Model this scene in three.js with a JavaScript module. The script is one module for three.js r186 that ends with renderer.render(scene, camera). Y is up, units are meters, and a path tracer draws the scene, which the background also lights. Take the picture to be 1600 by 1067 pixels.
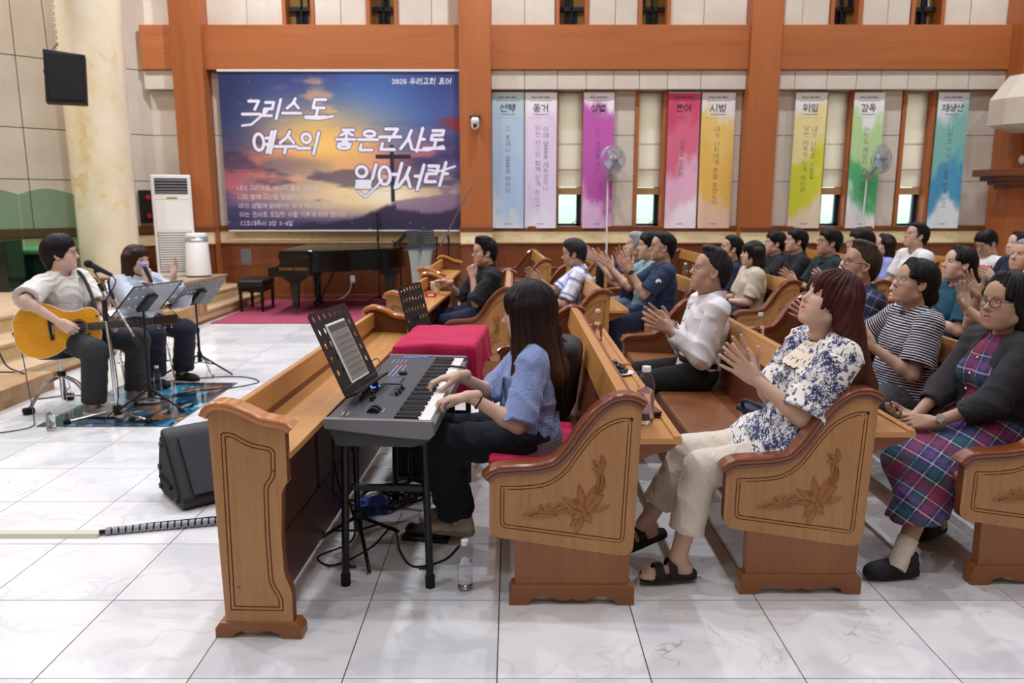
import * as THREE from 'three';
import { RoundedBoxGeometry } from 'three/addons/geometries/RoundedBoxGeometry.js';
import { mergeGeometries, toCreasedNormals } from 'three/addons/utils/BufferGeometryUtils.js';
import { RectAreaLightUniformsLib } from 'three/addons/lights/RectAreaLightUniformsLib.js';

// ---------------------------------------------------------------- camera, sky, lamps, exposure
const scene = new THREE.Scene();
const camera = new THREE.PerspectiveCamera(2 * Math.atan(533.5 / 1210) * 180 / Math.PI, 1600 / 1067, 0.05, 200);
camera.position.set(0, 1.56, 0);
camera.rotation.set(-Math.atan2(221, 1210), 0, 0);
camera.focus = 3.3; camera.userData.fStop = 2.8;
const renderer = new THREE.WebGLRenderer();
renderer.shadowMap.enabled = true;
renderer.toneMapping = THREE.LinearToneMapping;
renderer.toneMappingExposure = 1.0;
RectAreaLightUniformsLib.init();
scene.background = new THREE.Color(3.0, 3.35, 3.4);       // pale overcast daylight outside the windows
const CEIL = 6.6;
const LAMPS = [];                                          // recessed ceiling downlights: x, z, strength
for (let i = 0; i < 5; i++) for (let j = 0; j < 5; j++) {
  const x = -6.8 + i * 3.4, z = 2.6 - j * 3.3;
  LAMPS.push([x, z, (x < -1 ? 27 : x < 2 ? 22 : 17) * [0.38, 0.66, 1.0, 1.35, 1.6][j]]);
}
for (const [x, z, I] of LAMPS) {
  const l = new THREE.SpotLight(0xeff3ff, I, 0, 1.32, 0.75, 2);
  l.position.set(x, CEIL - 0.06, z); l.target.position.set(x, 0, z); l.shadow.radius = 4; l.castShadow = true;
  l.name = 'downlight_beam'; scene.add(l, l.target);
}

// ---------------------------------------------------------------- helpers
const V = (x, y, z) => new THREE.Vector3(x, y, z);
const R = (d) => d * Math.PI / 180;
const lerp = (a, b, t) => a + (b - a) * t, clamp = (x, a = 0, b = 1) => Math.min(b, Math.max(a, x));
const sstep = (a, b, x) => { const t = clamp((x - a) / (b - a)); return t * t * (3 - 2 * t); };
function rng(seed) { let s = seed >>> 0; return () => { s = (s + 0x6D2B79F5) >>> 0; let t = s; t = Math.imul(t ^ (t >>> 15), t | 1); t ^= t + Math.imul(t ^ (t >>> 7), t | 61); return ((t ^ (t >>> 14)) >>> 0) / 4294967296; }; }
const names = new Map();
function numbered(n) { const k = names.get(n) ?? 0; names.set(n, k + 1); return k ? n + '_' + String(k).padStart(3, '0') : n; }
function tag(o, label, category, group, kind) { if (label) o.userData.label = label; if (category) o.userData.category = category; if (group) o.userData.group = group; if (kind) o.userData.kind = kind; return o; }
function thing(name, label, category, p = [0, 0, 0], ry = 0, group) { const o = new THREE.Group(); o.name = numbered(name); o.position.set(...p); o.rotation.y = ry; scene.add(o); return tag(o, label, category, group); }
function part(parent, name, geo, mat, label) { const m = new THREE.Mesh(Array.isArray(geo) ? join(geo) : geo, mat); m.name = name; parent.add(m); if (label) m.userData.label = label; return m; }
function single(name, label, category, geo, mat, p = [0, 0, 0], ry = 0, group) { const m = new THREE.Mesh(Array.isArray(geo) ? join(geo) : geo, mat); m.name = numbered(name); m.position.set(...p); m.rotation.y = ry; scene.add(m); return tag(m, label, category, group); }
function struct(name, geo, mat) { const m = new THREE.Mesh(Array.isArray(geo) ? join(geo) : geo, mat); m.name = numbered(name); m.userData.kind = 'structure'; scene.add(m); return m; }
function clones(root, list) { for (const f of list) { const c = root.clone(); c.name = numbered(root.name.replace(/_\d{3}$/, '')); scene.add(c); f(c); } }
function prep(g) {
  if (!g.index) { const n = g.attributes.position.count, a = new Uint32Array(n); for (let i = 0; i < n; i++) a[i] = i; g.setIndex(new THREE.BufferAttribute(a, 1)); }
  for (const k of Object.keys(g.attributes)) if (!['position', 'normal', 'uv'].includes(k)) g.deleteAttribute(k);
  if (!g.attributes.uv) g.setAttribute('uv', new THREE.BufferAttribute(new Float32Array(g.attributes.position.count * 2), 2));
  if (!g.attributes.normal) g.computeVertexNormals();
  return g;
}
const join = (list) => list.length === 1 ? list[0] : mergeGeometries(list.map(prep), false);
const mv = (g, x = 0, y = 0, z = 0, rx = 0, ry = 0, rz = 0) => { g.applyMatrix4(new THREE.Matrix4().compose(V(x, y, z), new THREE.Quaternion().setFromEuler(new THREE.Euler(rx, ry, rz)), V(1, 1, 1))); return g; };
// box by size and centre; r rounds its edges
function bx(w, h, d, x = 0, y = 0, z = 0, r = 0) { const g = r ? new RoundedBoxGeometry(w, h, d, 2, Math.min(r, w / 2.01, h / 2.01, d / 2.01)) : new THREE.BoxGeometry(w, h, d); g.translate(x, y, z); return prep(g); }
const bb = (x0, x1, y0, y1, z0, z1, r = 0) => bx(x1 - x0, y1 - y0, z1 - z0, (x0 + x1) / 2, (y0 + y1) / 2, (z0 + z1) / 2, r);
function cyl(rt, rb, h, x = 0, y = 0, z = 0, seg = 20) { const g = new THREE.CylinderGeometry(rt, rb, h, seg); g.translate(x, y, z); return prep(g); }
function rod(a, b, r0, r1 = r0, seg = 10) { const A = V(...a), B = V(...b), d = B.clone().sub(A), g = new THREE.CylinderGeometry(r1, r0, d.length(), seg); g.applyQuaternion(new THREE.Quaternion().setFromUnitVectors(V(0, 1, 0), d.clone().normalize())); g.translate(...A.add(B).multiplyScalar(0.5).toArray()); return prep(g); }
function tube(pts, r, seg = 24, rad = 8, closed = false, tension = 0.5) { return prep(new THREE.TubeGeometry(new THREE.CatmullRomCurve3(pts.map((p) => V(...p)), closed, 'centripetal', tension), seg, r, rad, closed)); }
function lathe(pts, seg = 32) { return prep(new THREE.LatheGeometry(pts.map((p) => new THREE.Vector2(...p)), seg)); }
function ball(r, x = 0, y = 0, z = 0, sx = 1, sy = 1, sz = 1, seg = 16) { const g = new THREE.SphereGeometry(r, seg, Math.round(seg * 0.7)); g.scale(sx, sy, sz); g.translate(x, y, z); return prep(g); }
function shape(pts, holes = []) { const s = new THREE.Shape(pts.map((p) => new THREE.Vector2(...p))); for (const h of holes) s.holes.push(new THREE.Path(h.map((p) => new THREE.Vector2(...p)))); return s; }
function ext(pts, depth, bev = 0, holes = [], seg = 2) { const s = pts.isShape ? pts : shape(pts, holes); const g = new THREE.ExtrudeGeometry(s, { depth: Math.max(1e-4, depth - 2 * bev), bevelEnabled: bev > 0, bevelThickness: bev, bevelSize: bev, bevelOffset: -bev, bevelSegments: seg, curveSegments: 12 }); g.translate(0, 0, bev); return prep(g); }
function spline(pts, n = 40, closed = false) { return new THREE.CatmullRomCurve3(pts.map((p) => V(p[0], p[1], 0)), closed, 'centripetal').getSpacedPoints(n).map((p) => [p.x, p.y]).slice(0, closed ? n : n + 1); }
function offsetPath(pts, d, closed = true) { const n = pts.length; return pts.map((p, i) => { const a = pts[closed ? (i + n - 1) % n : Math.max(0, i - 1)], b = pts[closed ? (i + 1) % n : Math.min(n - 1, i + 1)]; let tx = b[0] - a[0], ty = b[1] - a[1]; const l = Math.hypot(tx, ty) || 1; return [p[0] - ty / l * d, p[1] + tx / l * d]; }); }
// uv in metres from position, the grain (v) along one axis
function grain(g, axis = 'y', s = 1, o = 0) {
  prep(g); const P = g.attributes.position, N = g.attributes.normal, U = g.attributes.uv, A = { x: 0, y: 1, z: 2 }[axis], O = [0, 1, 2].filter((k) => k !== A);
  for (let i = 0; i < P.count; i++) {
    const p = [P.getX(i), P.getY(i), P.getZ(i)], n = [N.getX(i), N.getY(i), N.getZ(i)].map(Math.abs);
    if (n[A] > 0.8) U.setXY(i, (p[O[0]] + o) * s, p[O[1]] * s * 0.3); else U.setXY(i, (p[n[O[0]] < n[O[1]] ? O[0] : O[1]] + o) * s, (p[A] + o * 3) * s);
  }
  return g;
}
function hash(x, y) { let h = Math.imul(x | 0, 374761393) + Math.imul(y | 0, 668265263) | 0; h = Math.imul(h ^ (h >>> 13), 1274126177); return ((h ^ (h >>> 16)) >>> 0) / 4294967296; }
function vn(x, y) { const ix = Math.floor(x), iy = Math.floor(y), fx = x - ix, fy = y - iy, u = fx * fx * (3 - 2 * fx), v = fy * fy * (3 - 2 * fy); return lerp(lerp(hash(ix, iy), hash(ix + 1, iy), u), lerp(hash(ix, iy + 1), hash(ix + 1, iy + 1), u), v); }
function fbm(x, y, o = 4) { let s = 0, a = 0.5, t = 0; for (let i = 0; i < o; i++) { s += a * vn(x + i * 17.3, y + i * 9.1); t += a; a *= 0.5; x *= 2.03; y *= 2.03; } return s / t; }
function n3(x, y, z) { return (vn(x + z * 0.73, y + 31.7 * Math.floor(0)) + vn(y + 11.3, z + x * 0.61) + vn(z + 23.9, x + y * 0.67)) / 3; }
const hex = (h) => [parseInt(h.slice(1, 3), 16), parseInt(h.slice(3, 5), 16), parseInt(h.slice(5, 7), 16)];
const mixc = (a, b, t) => [lerp(a[0], b[0], t), lerp(a[1], b[1], t), lerp(a[2], b[2], t)];
function dtex(w, h, fn, srgb = true, wrap = THREE.MirroredRepeatWrapping) {
  const d = new Uint8Array(w * h * 4);
  for (let y = 0; y < h; y++) for (let x = 0; x < w; x++) { const c = fn(x / w, y / h, x, y), o = (y * w + x) * 4; d[o] = clamp(c[0], 0, 255); d[o + 1] = clamp(c[1], 0, 255); d[o + 2] = clamp(c[2], 0, 255); d[o + 3] = 255; }
  const t = new THREE.DataTexture(d, w, h); t.wrapS = t.wrapT = wrap; t.magFilter = THREE.LinearFilter; t.minFilter = THREE.LinearMipmapLinearFilter; if (srgb) t.colorSpace = THREE.SRGBColorSpace; t.needsUpdate = true; return t;
}
function canvasTex(w, h, draw) { const c = document.createElement('canvas'); c.width = w; c.height = h; draw(c.getContext('2d'), w, h); const t = new THREE.CanvasTexture(c); t.colorSpace = THREE.SRGBColorSpace; return t; }
const rep = (t, x, y) => { const c = t.clone(); c.repeat.set(x, y); c.needsUpdate = true; return c; };
const std = (color, roughness = 0.6, o = {}) => new THREE.MeshStandardMaterial({ color, roughness, ...o });
const phy = (color, roughness = 0.5, o = {}) => new THREE.MeshPhysicalMaterial({ color, roughness, ...o });
// ---------------------------------------------------------------- materials
function woodTex(a, b, seed, fine = 60, w = 512, h = 512) { // grain runs along v, one texture repeat is 1 m
  const A = hex(a), B = hex(b);
  return dtex(w, h, (u, v) => {
    const warp = fbm(u * 3 + seed, v * 1.2, 3) * 0.35, f = fbm((u + warp * 0.25) * fine, v * 2.5 + seed * 3, 3), c = fbm((u + warp) * 7 + seed, v * 1.1, 3), p = hash(Math.floor(u * 420), Math.floor(v * 36 + hash(Math.floor(u * 420), 7) * 9)) > 0.93 ? 0.25 : 0;
    return mixc(A, B, clamp(c * 0.75 + f * 0.55 - 0.15 + p));
  });
}
const pewTex = woodTex('#bd8a52', '#9a6a38', 1, 70), ledgeTex = woodTex('#d29a55', '#b57c3c', 2, 50), wallTex = woodTex('#bd6f38', '#a05a2a', 3, 90), darkTex = woodTex('#8a4c22', '#6c3815', 4, 90), stageTex = woodTex('#cdb594', '#ae8f68', 5, 50);
const M = {};
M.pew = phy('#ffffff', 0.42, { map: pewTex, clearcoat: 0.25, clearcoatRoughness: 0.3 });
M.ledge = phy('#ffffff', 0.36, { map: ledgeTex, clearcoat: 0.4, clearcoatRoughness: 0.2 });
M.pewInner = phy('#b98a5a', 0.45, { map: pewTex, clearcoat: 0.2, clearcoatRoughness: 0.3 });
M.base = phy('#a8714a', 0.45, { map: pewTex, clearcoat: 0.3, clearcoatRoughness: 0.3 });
M.base.color.set('#d0b498');
M.groove = std('#6a3c16', 0.6);
M.cap = phy('#ffffff', 0.3, { map: woodTex('#8a4414', '#652c0a', 6, 70), clearcoat: 0.75, clearcoatRoughness: 0.06 });
M.capDesk = phy('#ffffff', 0.3, { map: woodTex('#cb8336', '#aa6424', 7, 70), clearcoat: 1, clearcoatRoughness: 0.06 });
M.wallWood = phy('#ffffff', 0.5, { map: rep(wallTex, 1, 0.5), clearcoat: 0.15, clearcoatRoughness: 0.4 });
M.dark = phy('#ffffff', 0.45, { map: darkTex, clearcoat: 0.2, clearcoatRoughness: 0.4 });
M.deskDark = phy('#a07858', 0.45, { map: darkTex, clearcoat: 0.2, clearcoatRoughness: 0.4 });
M.tread = std('#ffffff', 0.5, { map: rep(stageTex, 1, 0.6) });
M.riser = std('#ffffff', 0.5, { map: dtex(512, 512, (u, v) => { const r = Math.abs(Math.sin((fbm(u * 4, v * 7, 4) * 9 + v * 2) * 3.1)); return mixc(hex('#dcc69a'), hex('#c4a878'), r * 0.5 + fbm(u * 60, v * 60, 2) * 0.4); }) });
M.oakBox = std('#ffffff', 0.5, { map: dtex(512, 512, (u, v) => { const j = Math.floor(v * 9), c = hash(j, Math.floor(u * 4 + hash(j, 3) * 4)); return mixc(hex('#bf9c70'), hex('#9f784c'), clamp(c * 0.7 + fbm(u * 5, v * 70, 3) * 0.5 - 0.1)); }) });
M.stone = std('#ffffff', 0.85, { map: dtex(512, 512, (u, v) => { const n = fbm(u * 90, v * 90, 3), c = fbm(u * 3.2, v * 3.2, 4); return mixc(hex('#e2d9c9'), hex('#cdc3b1'), clamp(n * 0.6 + c * 0.7 - 0.2)); }), bumpMap: dtex(256, 256, (u, v) => { const n = fbm(u * 60, v * 60, 3) * 255; return [n, n, n]; }, false), bumpScale: 0.0015 });
M.stoneJoint = std('#8d8270', 0.95);
M.cream = std('#ffffff', 0.7, { map: dtex(512, 256, (u, v) => { const n = Math.abs(fbm(u * 14, v * 9, 4) - 0.5) * 2; return mixc(hex('#fbecbc'), hex('#efdaa0'), n * 1.6); }) });
M.plaster = std('#b79a78', 0.9);
M.ceiling = std('#b9a88f', 0.9);
M.colMarble = phy('#ffffff', 0.35, { map: dtex(1024, 1024, (u, v) => { const w = fbm(u * 5, v * 5, 4), a = Math.abs(fbm(u * 7 + w * 2.5, v * 9 + w * 2, 5) - 0.5) * 2, b = Math.pow(1 - a, 6), m = sstep(0.42, 0.7, fbm(u * 3 + 8, v * 3 + 4, 3)); let c = mixc(hex('#f1e8d2'), hex('#e6d8b4'), fbm(u * 9, v * 9, 4)); c = mixc(c, hex('#dcbb70'), clamp(b * m * 0.8)); return mixc(c, hex('#f6f0e0'), sstep(0.55, 0.75, fbm(u * 6 + 20, v * 6, 4)) * 0.6); }), clearcoat: 0.3, clearcoatRoughness: 0.2 });
// white marble floor tile with sparse rust veins: 2 x 2 tiles of 0.5 m in one picture
M.tile = phy('#ffffff', 0.16, { map: dtex(1400, 1400, (u, v) => {
  const x = u * 4, y = v * 4, w = fbm(x * 1.6, y * 1.6, 4) * 1.1; let c = mixc(hex('#e9e9e8'), hex('#d3d5d8'), sstep(0.42, 0.72, fbm(x * 1.3 + w, y * 2.6 + w * 2, 4)) * 0.8);
  const r = Math.abs(fbm(x * 2.3 + w * 1.4 + 5, y * 2.1 - w + 9, 5) - 0.5), m = sstep(0.56, 0.66, fbm(x * 2.1 + 40, y * 2.1 + 3, 2)), m2 = sstep(0.5, 0.7, vn(x * 9, y * 9));
  c = mixc(c, hex('#b5998a'), sstep(0.009, 0.0, r) * m * (0.3 + 0.45 * m2));
  const r2 = Math.abs(fbm(x * 1.1 + w + 70, y * 1.5 + w, 4) - 0.5); return mixc(c, hex('#c3c8d0'), sstep(0.03, 0, r2) * 0.35);
}, true, THREE.RepeatWrapping), clearcoat: 0.25, clearcoatRoughness: 0.08 });
M.grout = std('#4d4742', 0.9);
M.carpet = std('#ffffff', 0.98, { map: dtex(512, 512, (u, v) => mixc(hex('#a8455e'), hex('#8f364e'), fbm(u * 120, v * 120, 2) * 0.8 + fbm(u * 5, v * 5, 3) * 0.4)), bumpMap: dtex(256, 256, (u, v) => { const n = hash(u * 256, v * 256) * 255; return [n, n, n]; }, false), bumpScale: 0.003 });
M.leather = phy('#ffffff', 0.38, { map: dtex(512, 512, (u, v) => mixc(hex('#8c5a36'), hex('#6d4124'), clamp(fbm(u * 4, v * 4, 4) * 1.2 - 0.1 + (fbm(u * 140, v * 140, 2) - 0.5) * 0.3))), bumpMap: dtex(256, 256, (u, v) => { const n = fbm(u * 50, v * 50, 3) * 255; return [n, n, n]; }, false), bumpScale: 0.0012 });
M.leatherBack = phy('#ffffff', 0.36, { map: dtex(256, 256, (u, v) => mixc(hex('#70402a'), hex('#59301f'), clamp(fbm(u * 4, v * 4, 4)))) });
M.black = std('#141416', 0.5); M.blackMatte = std('#18181a', 0.8); M.blackMetal = phy('#17181a', 0.38, { metalness: 0.3 });
M.rubber = std('#0c0c0d', 0.85); M.chrome = std('#d8dadd', 0.12, { metalness: 1 }); M.steel = std('#8e9196', 0.3, { metalness: 0.9 });
M.white = std('#eceae5', 0.5); M.whitePlastic = phy('#f1f0ec', 0.35, { clearcoat: 0.3 }); M.grey = std('#8a8b8c', 0.6); M.silver = std('#b9bcc0', 0.3, { metalness: 0.7 });
M.pianoBlack = phy('#050506', 0.22, { clearcoat: 0.35, clearcoatRoughness: 0.05, specularIntensity: 0.5 }); M.gold = std('#b58a3c', 0.35, { metalness: 0.8 });
M.water = phy('#ffffff', 0.02, { transmission: 1, thickness: 0.05, ior: 1.33 });
M.pet = phy('#fbfdff', 0.09, { transmission: 1, thickness: 0, ior: 1.45 });
M.glass = phy('#ffffff', 0.02, { transmission: 1, thickness: 0, ior: 1.45 });
M.greenGlass = phy('#c9e2d9', 0.04, { transmission: 1, thickness: 0, ior: 1.5 });
M.frostGlass = phy('#e6efea', 0.45, { transmission: 0.75, thickness: 0 });
M.red = std('#c01c1c', 0.45); M.magenta = std('#c3124a', 0.85);
M.lampGlow = new THREE.MeshStandardMaterial({ color: '#ffffff', emissive: '#fff1de', emissiveIntensity: 22 });

// ---------------------------------------------------------------- Korean lettering from strokes
const JAMO = {
  g: [[[0, .1], [.9, .1], [.72, 1]]], n: [[[.1, 0], [.1, .9], [1, .9]]], d: [[[.95, .1], [.1, .1], [.1, .9], [1, .9]]], r: [[[.05, .06], [.9, .06], [.9, .48], [.1, .48], [.1, .92], [1, .92]]], m: [[[.1, .1], [.9, .1], [.9, .9], [.1, .9], [.1, .1]]],
  b: [[[.1, 0], [.1, .95], [.9, .95], [.9, 0]], [[.1, .48], [.9, .48]]], s: [[[.52, 0], [.4, .5], [0, 1]], [[.45, .38], [1, 1]]], o: ['o'], j: [[[.05, .1], [.95, .1]], [[.52, .1], [.4, .55], [0, 1]], [[.45, .5], [1, 1]]],
  c: [[[.35, -.08], [.65, -.08]], [[.05, .2], [.95, .2]], [[.52, .2], [.4, .6], [0, 1]], [[.45, .58], [1, 1]]], k: [[[0, .1], [.9, .1], [.72, 1]], [[.05, .52], [.82, .5]]], t: [[[.95, .08], [.1, .08], [.1, .92], [1, .92]], [[.1, .5], [.9, .5]]],
  p: [[[.03, .1], [.97, .1]], [[.03, .9], [.97, .9]], [[.32, .1], [.32, .9]], [[.68, .1], [.68, .9]]], h: [[[.35, -.05], [.65, -.05]], [[.05, .2], [.95, .2]], 'u'],
};
const LEAD = 'g gg n d dd r m b bb s ss o j jj c k t p h'.split(' '), TAIL = ' g gg gs n nj nh d r rg rm rb rs rt rp rh m b bs s ss o j c k t p h'.split(' ');
const VERT = { 0: [0, 1], 1: [0, 2], 2: [0, 3], 3: [0, 4], 4: [1, 1], 5: [1, 2], 6: [1, 3], 7: [1, 4], 20: [2, 0] };   // vowel number -> stem side, kind
const HORI = { 8: 1, 12: 2, 13: -1, 17: -2, 18: 0 }, MIXV = { 9: [1, 0], 10: [1, 1], 11: [1, 20], 14: [-1, 4], 15: [-1, 5], 16: [-1, 20], 19: [0, 20] };
function strokes(ch) {
  const c = ch.charCodeAt(0) - 0xAC00, out = []; if (c < 0 || c > 11171) return null;
  const L = Math.floor(c / 588), W = Math.floor(c / 28) % 21, T = c % 28, H = T ? 0.6 : 1;
  const put = (key, x, y, w, h) => { const ks = [...key]; ks.forEach((k, i) => { for (const s of JAMO[k]) { const X = x + w / ks.length * i, ww = w / ks.length * (ks.length > 1 ? 0.9 : 1); if (s === 'o' || s === 'u') out.push({ e: [X + ww / 2, s === 'o' ? y + h / 2 : y + h * 0.66, ww * 0.44, h * (s === 'o' ? 0.46 : 0.32)] }); else out.push(s.map((p) => [X + p[0] * ww, y + p[1] * h])); } }); };
  const vert = (v, x, y, w, h) => { // stems
    const S = (a, b, cc, d) => out.push([[x + a * w, y + b * h], [x + cc * w, y + d * h]]);
    if (v === 20) S(.6, 0, .6, 1);
    else if (v === 0 || v === 2) { S(.45, 0, .45, 1); (v ? [.35, .62] : [.48]).forEach((t) => S(.45, t, 1.05, t)); }
    else if (v === 4 || v === 6) { S(.7, 0, .7, 1); (v === 6 ? [.32, .6] : [.45]).forEach((t) => S(.0, t, .7, t)); }
    else if (v === 1 || v === 3) { S(.3, .03, .3, .97); S(.85, 0, .85, 1); (v === 3 ? [.35, .62] : [.48]).forEach((t) => S(.3, t, .85, t)); }
    else { S(.45, .03, .45, .97); S(.9, 0, .9, 1); (v === 7 ? [.32, .6] : [.45]).forEach((t) => S(-.1, t, .45, t)); }
  };
  const hori = (k, x, y, w, h) => { out.push([[x, y + h * (k > 0 ? .8 : k < 0 ? .25 : .5)], [x + w, y + h * (k > 0 ? .8 : k < 0 ? .25 : .5)]]); const up = k > 0; for (const t of Math.abs(k) === 2 ? [.32, .68] : k ? [.5] : []) out.push([[x + t * w, y + h * (up ? 0 : .25)], [x + t * w, y + h * (up ? .8 : 1)]]); };
  if (VERT[W]) { put(LEAD[L], .04, .1 * H, .5, .78 * H); vert(W, .62, 0, .34, H * .98); }
  else if (HORI[W] !== undefined) { put(LEAD[L], .2, .02, .6, .48 * H); hori(HORI[W], .02, .56 * H, .96, .38 * H); }
  else { const [k, v] = MIXV[W]; put(LEAD[L], .08, .04, .46, .44 * H); hori(k, .02, .54 * H, .58, .36 * H); vert(v, .66, 0, .3, H * .98); }
  if (T) put(TAIL[T], .16, .68, .68, .3);
  return out;
}
// draws one line of text; vertical = one glyph under another; returns the pen
function hangul(ctx, text, x, y, size, { weight = 0.1, vertical = false, gap = 0.08, slant = 0, color = '#000', jitter = 0 } = {}) {
  ctx.strokeStyle = ctx.fillStyle = color; ctx.lineCap = ctx.lineJoin = 'round'; const rnd = rng(text.length * 77 + size);
  for (const ch of text) {
    if (ch === ' ') { if (vertical) y += size * 0.5; else x += size * 0.42; continue; }
    const s = strokes(ch), jx = (rnd() - .5) * jitter * size, jy = (rnd() - .5) * jitter * size, k = 1 + (rnd() - .5) * jitter * 1.5;
    if (!s) { ctx.font = `bold ${size * 1.05}px serif`; if (vertical) { ctx.save(); ctx.fillText(ch, x, y + size * .8); ctx.restore(); y += size; } else { ctx.fillText(ch, x, y + size * 0.9); x += ctx.measureText(ch).width + size * gap * 0.4; } continue; }
    ctx.lineWidth = size * weight;
    for (const st of s) { ctx.beginPath(); if (st.e) ctx.ellipse(x + jx + (st.e[0] - slant * (st.e[1] - .5)) * size * k, y + jy + st.e[1] * size * k, st.e[2] * size * k, st.e[3] * size * k, 0, 0, 7); else st.forEach((p, i) => ctx[i ? 'lineTo' : 'moveTo'](x + jx + (p[0] - slant * (p[1] - .5)) * size * k, y + jy + p[1] * size * k)); ctx.stroke(); }
    if (vertical) y += size * (1 + gap); else x += size * (1 + gap);
  }
  return vertical ? y : x;
}
// ---------------------------------------------------------------- the room
const ZW = -12.26, TS = 0.51;
{
  const slab = struct('floor', bb(-9.3, 9.8, -0.3, -0.0035, -12.6, 5.3), M.grout);
  const rnd = rng(5), kinds = []; // 16 variants of tile: windows of the marble picture
  for (let i = 0; i < 16; i++) { const g = bx(TS - 0.0045, 0.012, TS - 0.0045, 0, -0.006, 0); const P = g.attributes.position, U = g.attributes.uv, ou = (i % 4) * 0.25, ov = Math.floor(i / 4) * 0.25, f = i % 2 ? -1 : 1; for (let k = 0; k < P.count; k++) U.setXY(k, ou + f * P.getX(k) * 0.48 + 0.125, ov + P.getZ(k) * 0.48 + 0.125); kinds.push(g); }
  const all = [];
  const x0 = -0.05 - TS / 2, z0 = -2.835 - TS / 2;
  for (let i = -18; i < 19; i++) for (let k = -15; k < 20; k++) { const x = x0 + i * TS, z = z0 - k * TS + TS; if (x < -8.9 || x > 9.4 || z < -12.2 || z > 5) continue; all.push([x, z]); }
  const seen = ([x, z]) => { const p = V(x, 0, z).sub(camera.position), c = Math.cos(camera.rotation.x), s = Math.sin(-camera.rotation.x), D = -p.y * s - p.z * c, Y = p.y * c - p.z * s; return D > 0.3 && Math.abs(p.x) * 1210 / D < 900 && -1210 * Y / D < 640 && !(x < -4.2) && !(z < -9.9 && x < -0.9); };
  const vis = all.filter(seen).sort((a, b) => Math.hypot(a[0], a[1]) - Math.hypot(b[0], b[1])), near = vis.slice(0, 290), nearSet = new Set(near.map(String));
  near.forEach(([x, z], i) => { const m = new THREE.Mesh(kinds[Math.floor(rnd() * 16)], M.tile); m.name = 'floor_tile'; m.position.set(x, (rnd() - 0.5) * 0.0006, z); slab.add(m); });
  const rest = all.filter((t) => !nearSet.has(String(t))), inst = new THREE.InstancedMesh(kinds[3], M.tile, rest.length), m4 = new THREE.Matrix4();
  rest.forEach(([x, z], i) => inst.setMatrixAt(i, m4.makeTranslation(x, 0, z))); inst.name = 'far_floor_tiles'; inst.userData.kind = 'stuff'; slab.add(inst);
}
struct('ceiling', bb(-9.3, 9.8, CEIL, CEIL + 0.3, -12.6, 5.3), M.ceiling);
struct('wall_left', bb(-9.3, -9, 0, CEIL, -9.0, 5.3), M.plaster);
struct('wall_right', bb(9.5, 9.8, 0, CEIL, -12.26, 5.3), M.plaster);
struct('wall_front', bb(-9, 9.5, 0, CEIL, 5, 5.3), M.plaster);
const WIN = [[0.70, 1.09], [1.93, 2.31], [4.79, 5.16], [5.99, 6.39]], TOPWIN = [[-3.37, -2.99], [-2.12, -1.75], ...WIN];
const ROWS = [1.16, 1.84, 2.53, 3.19];
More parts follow.
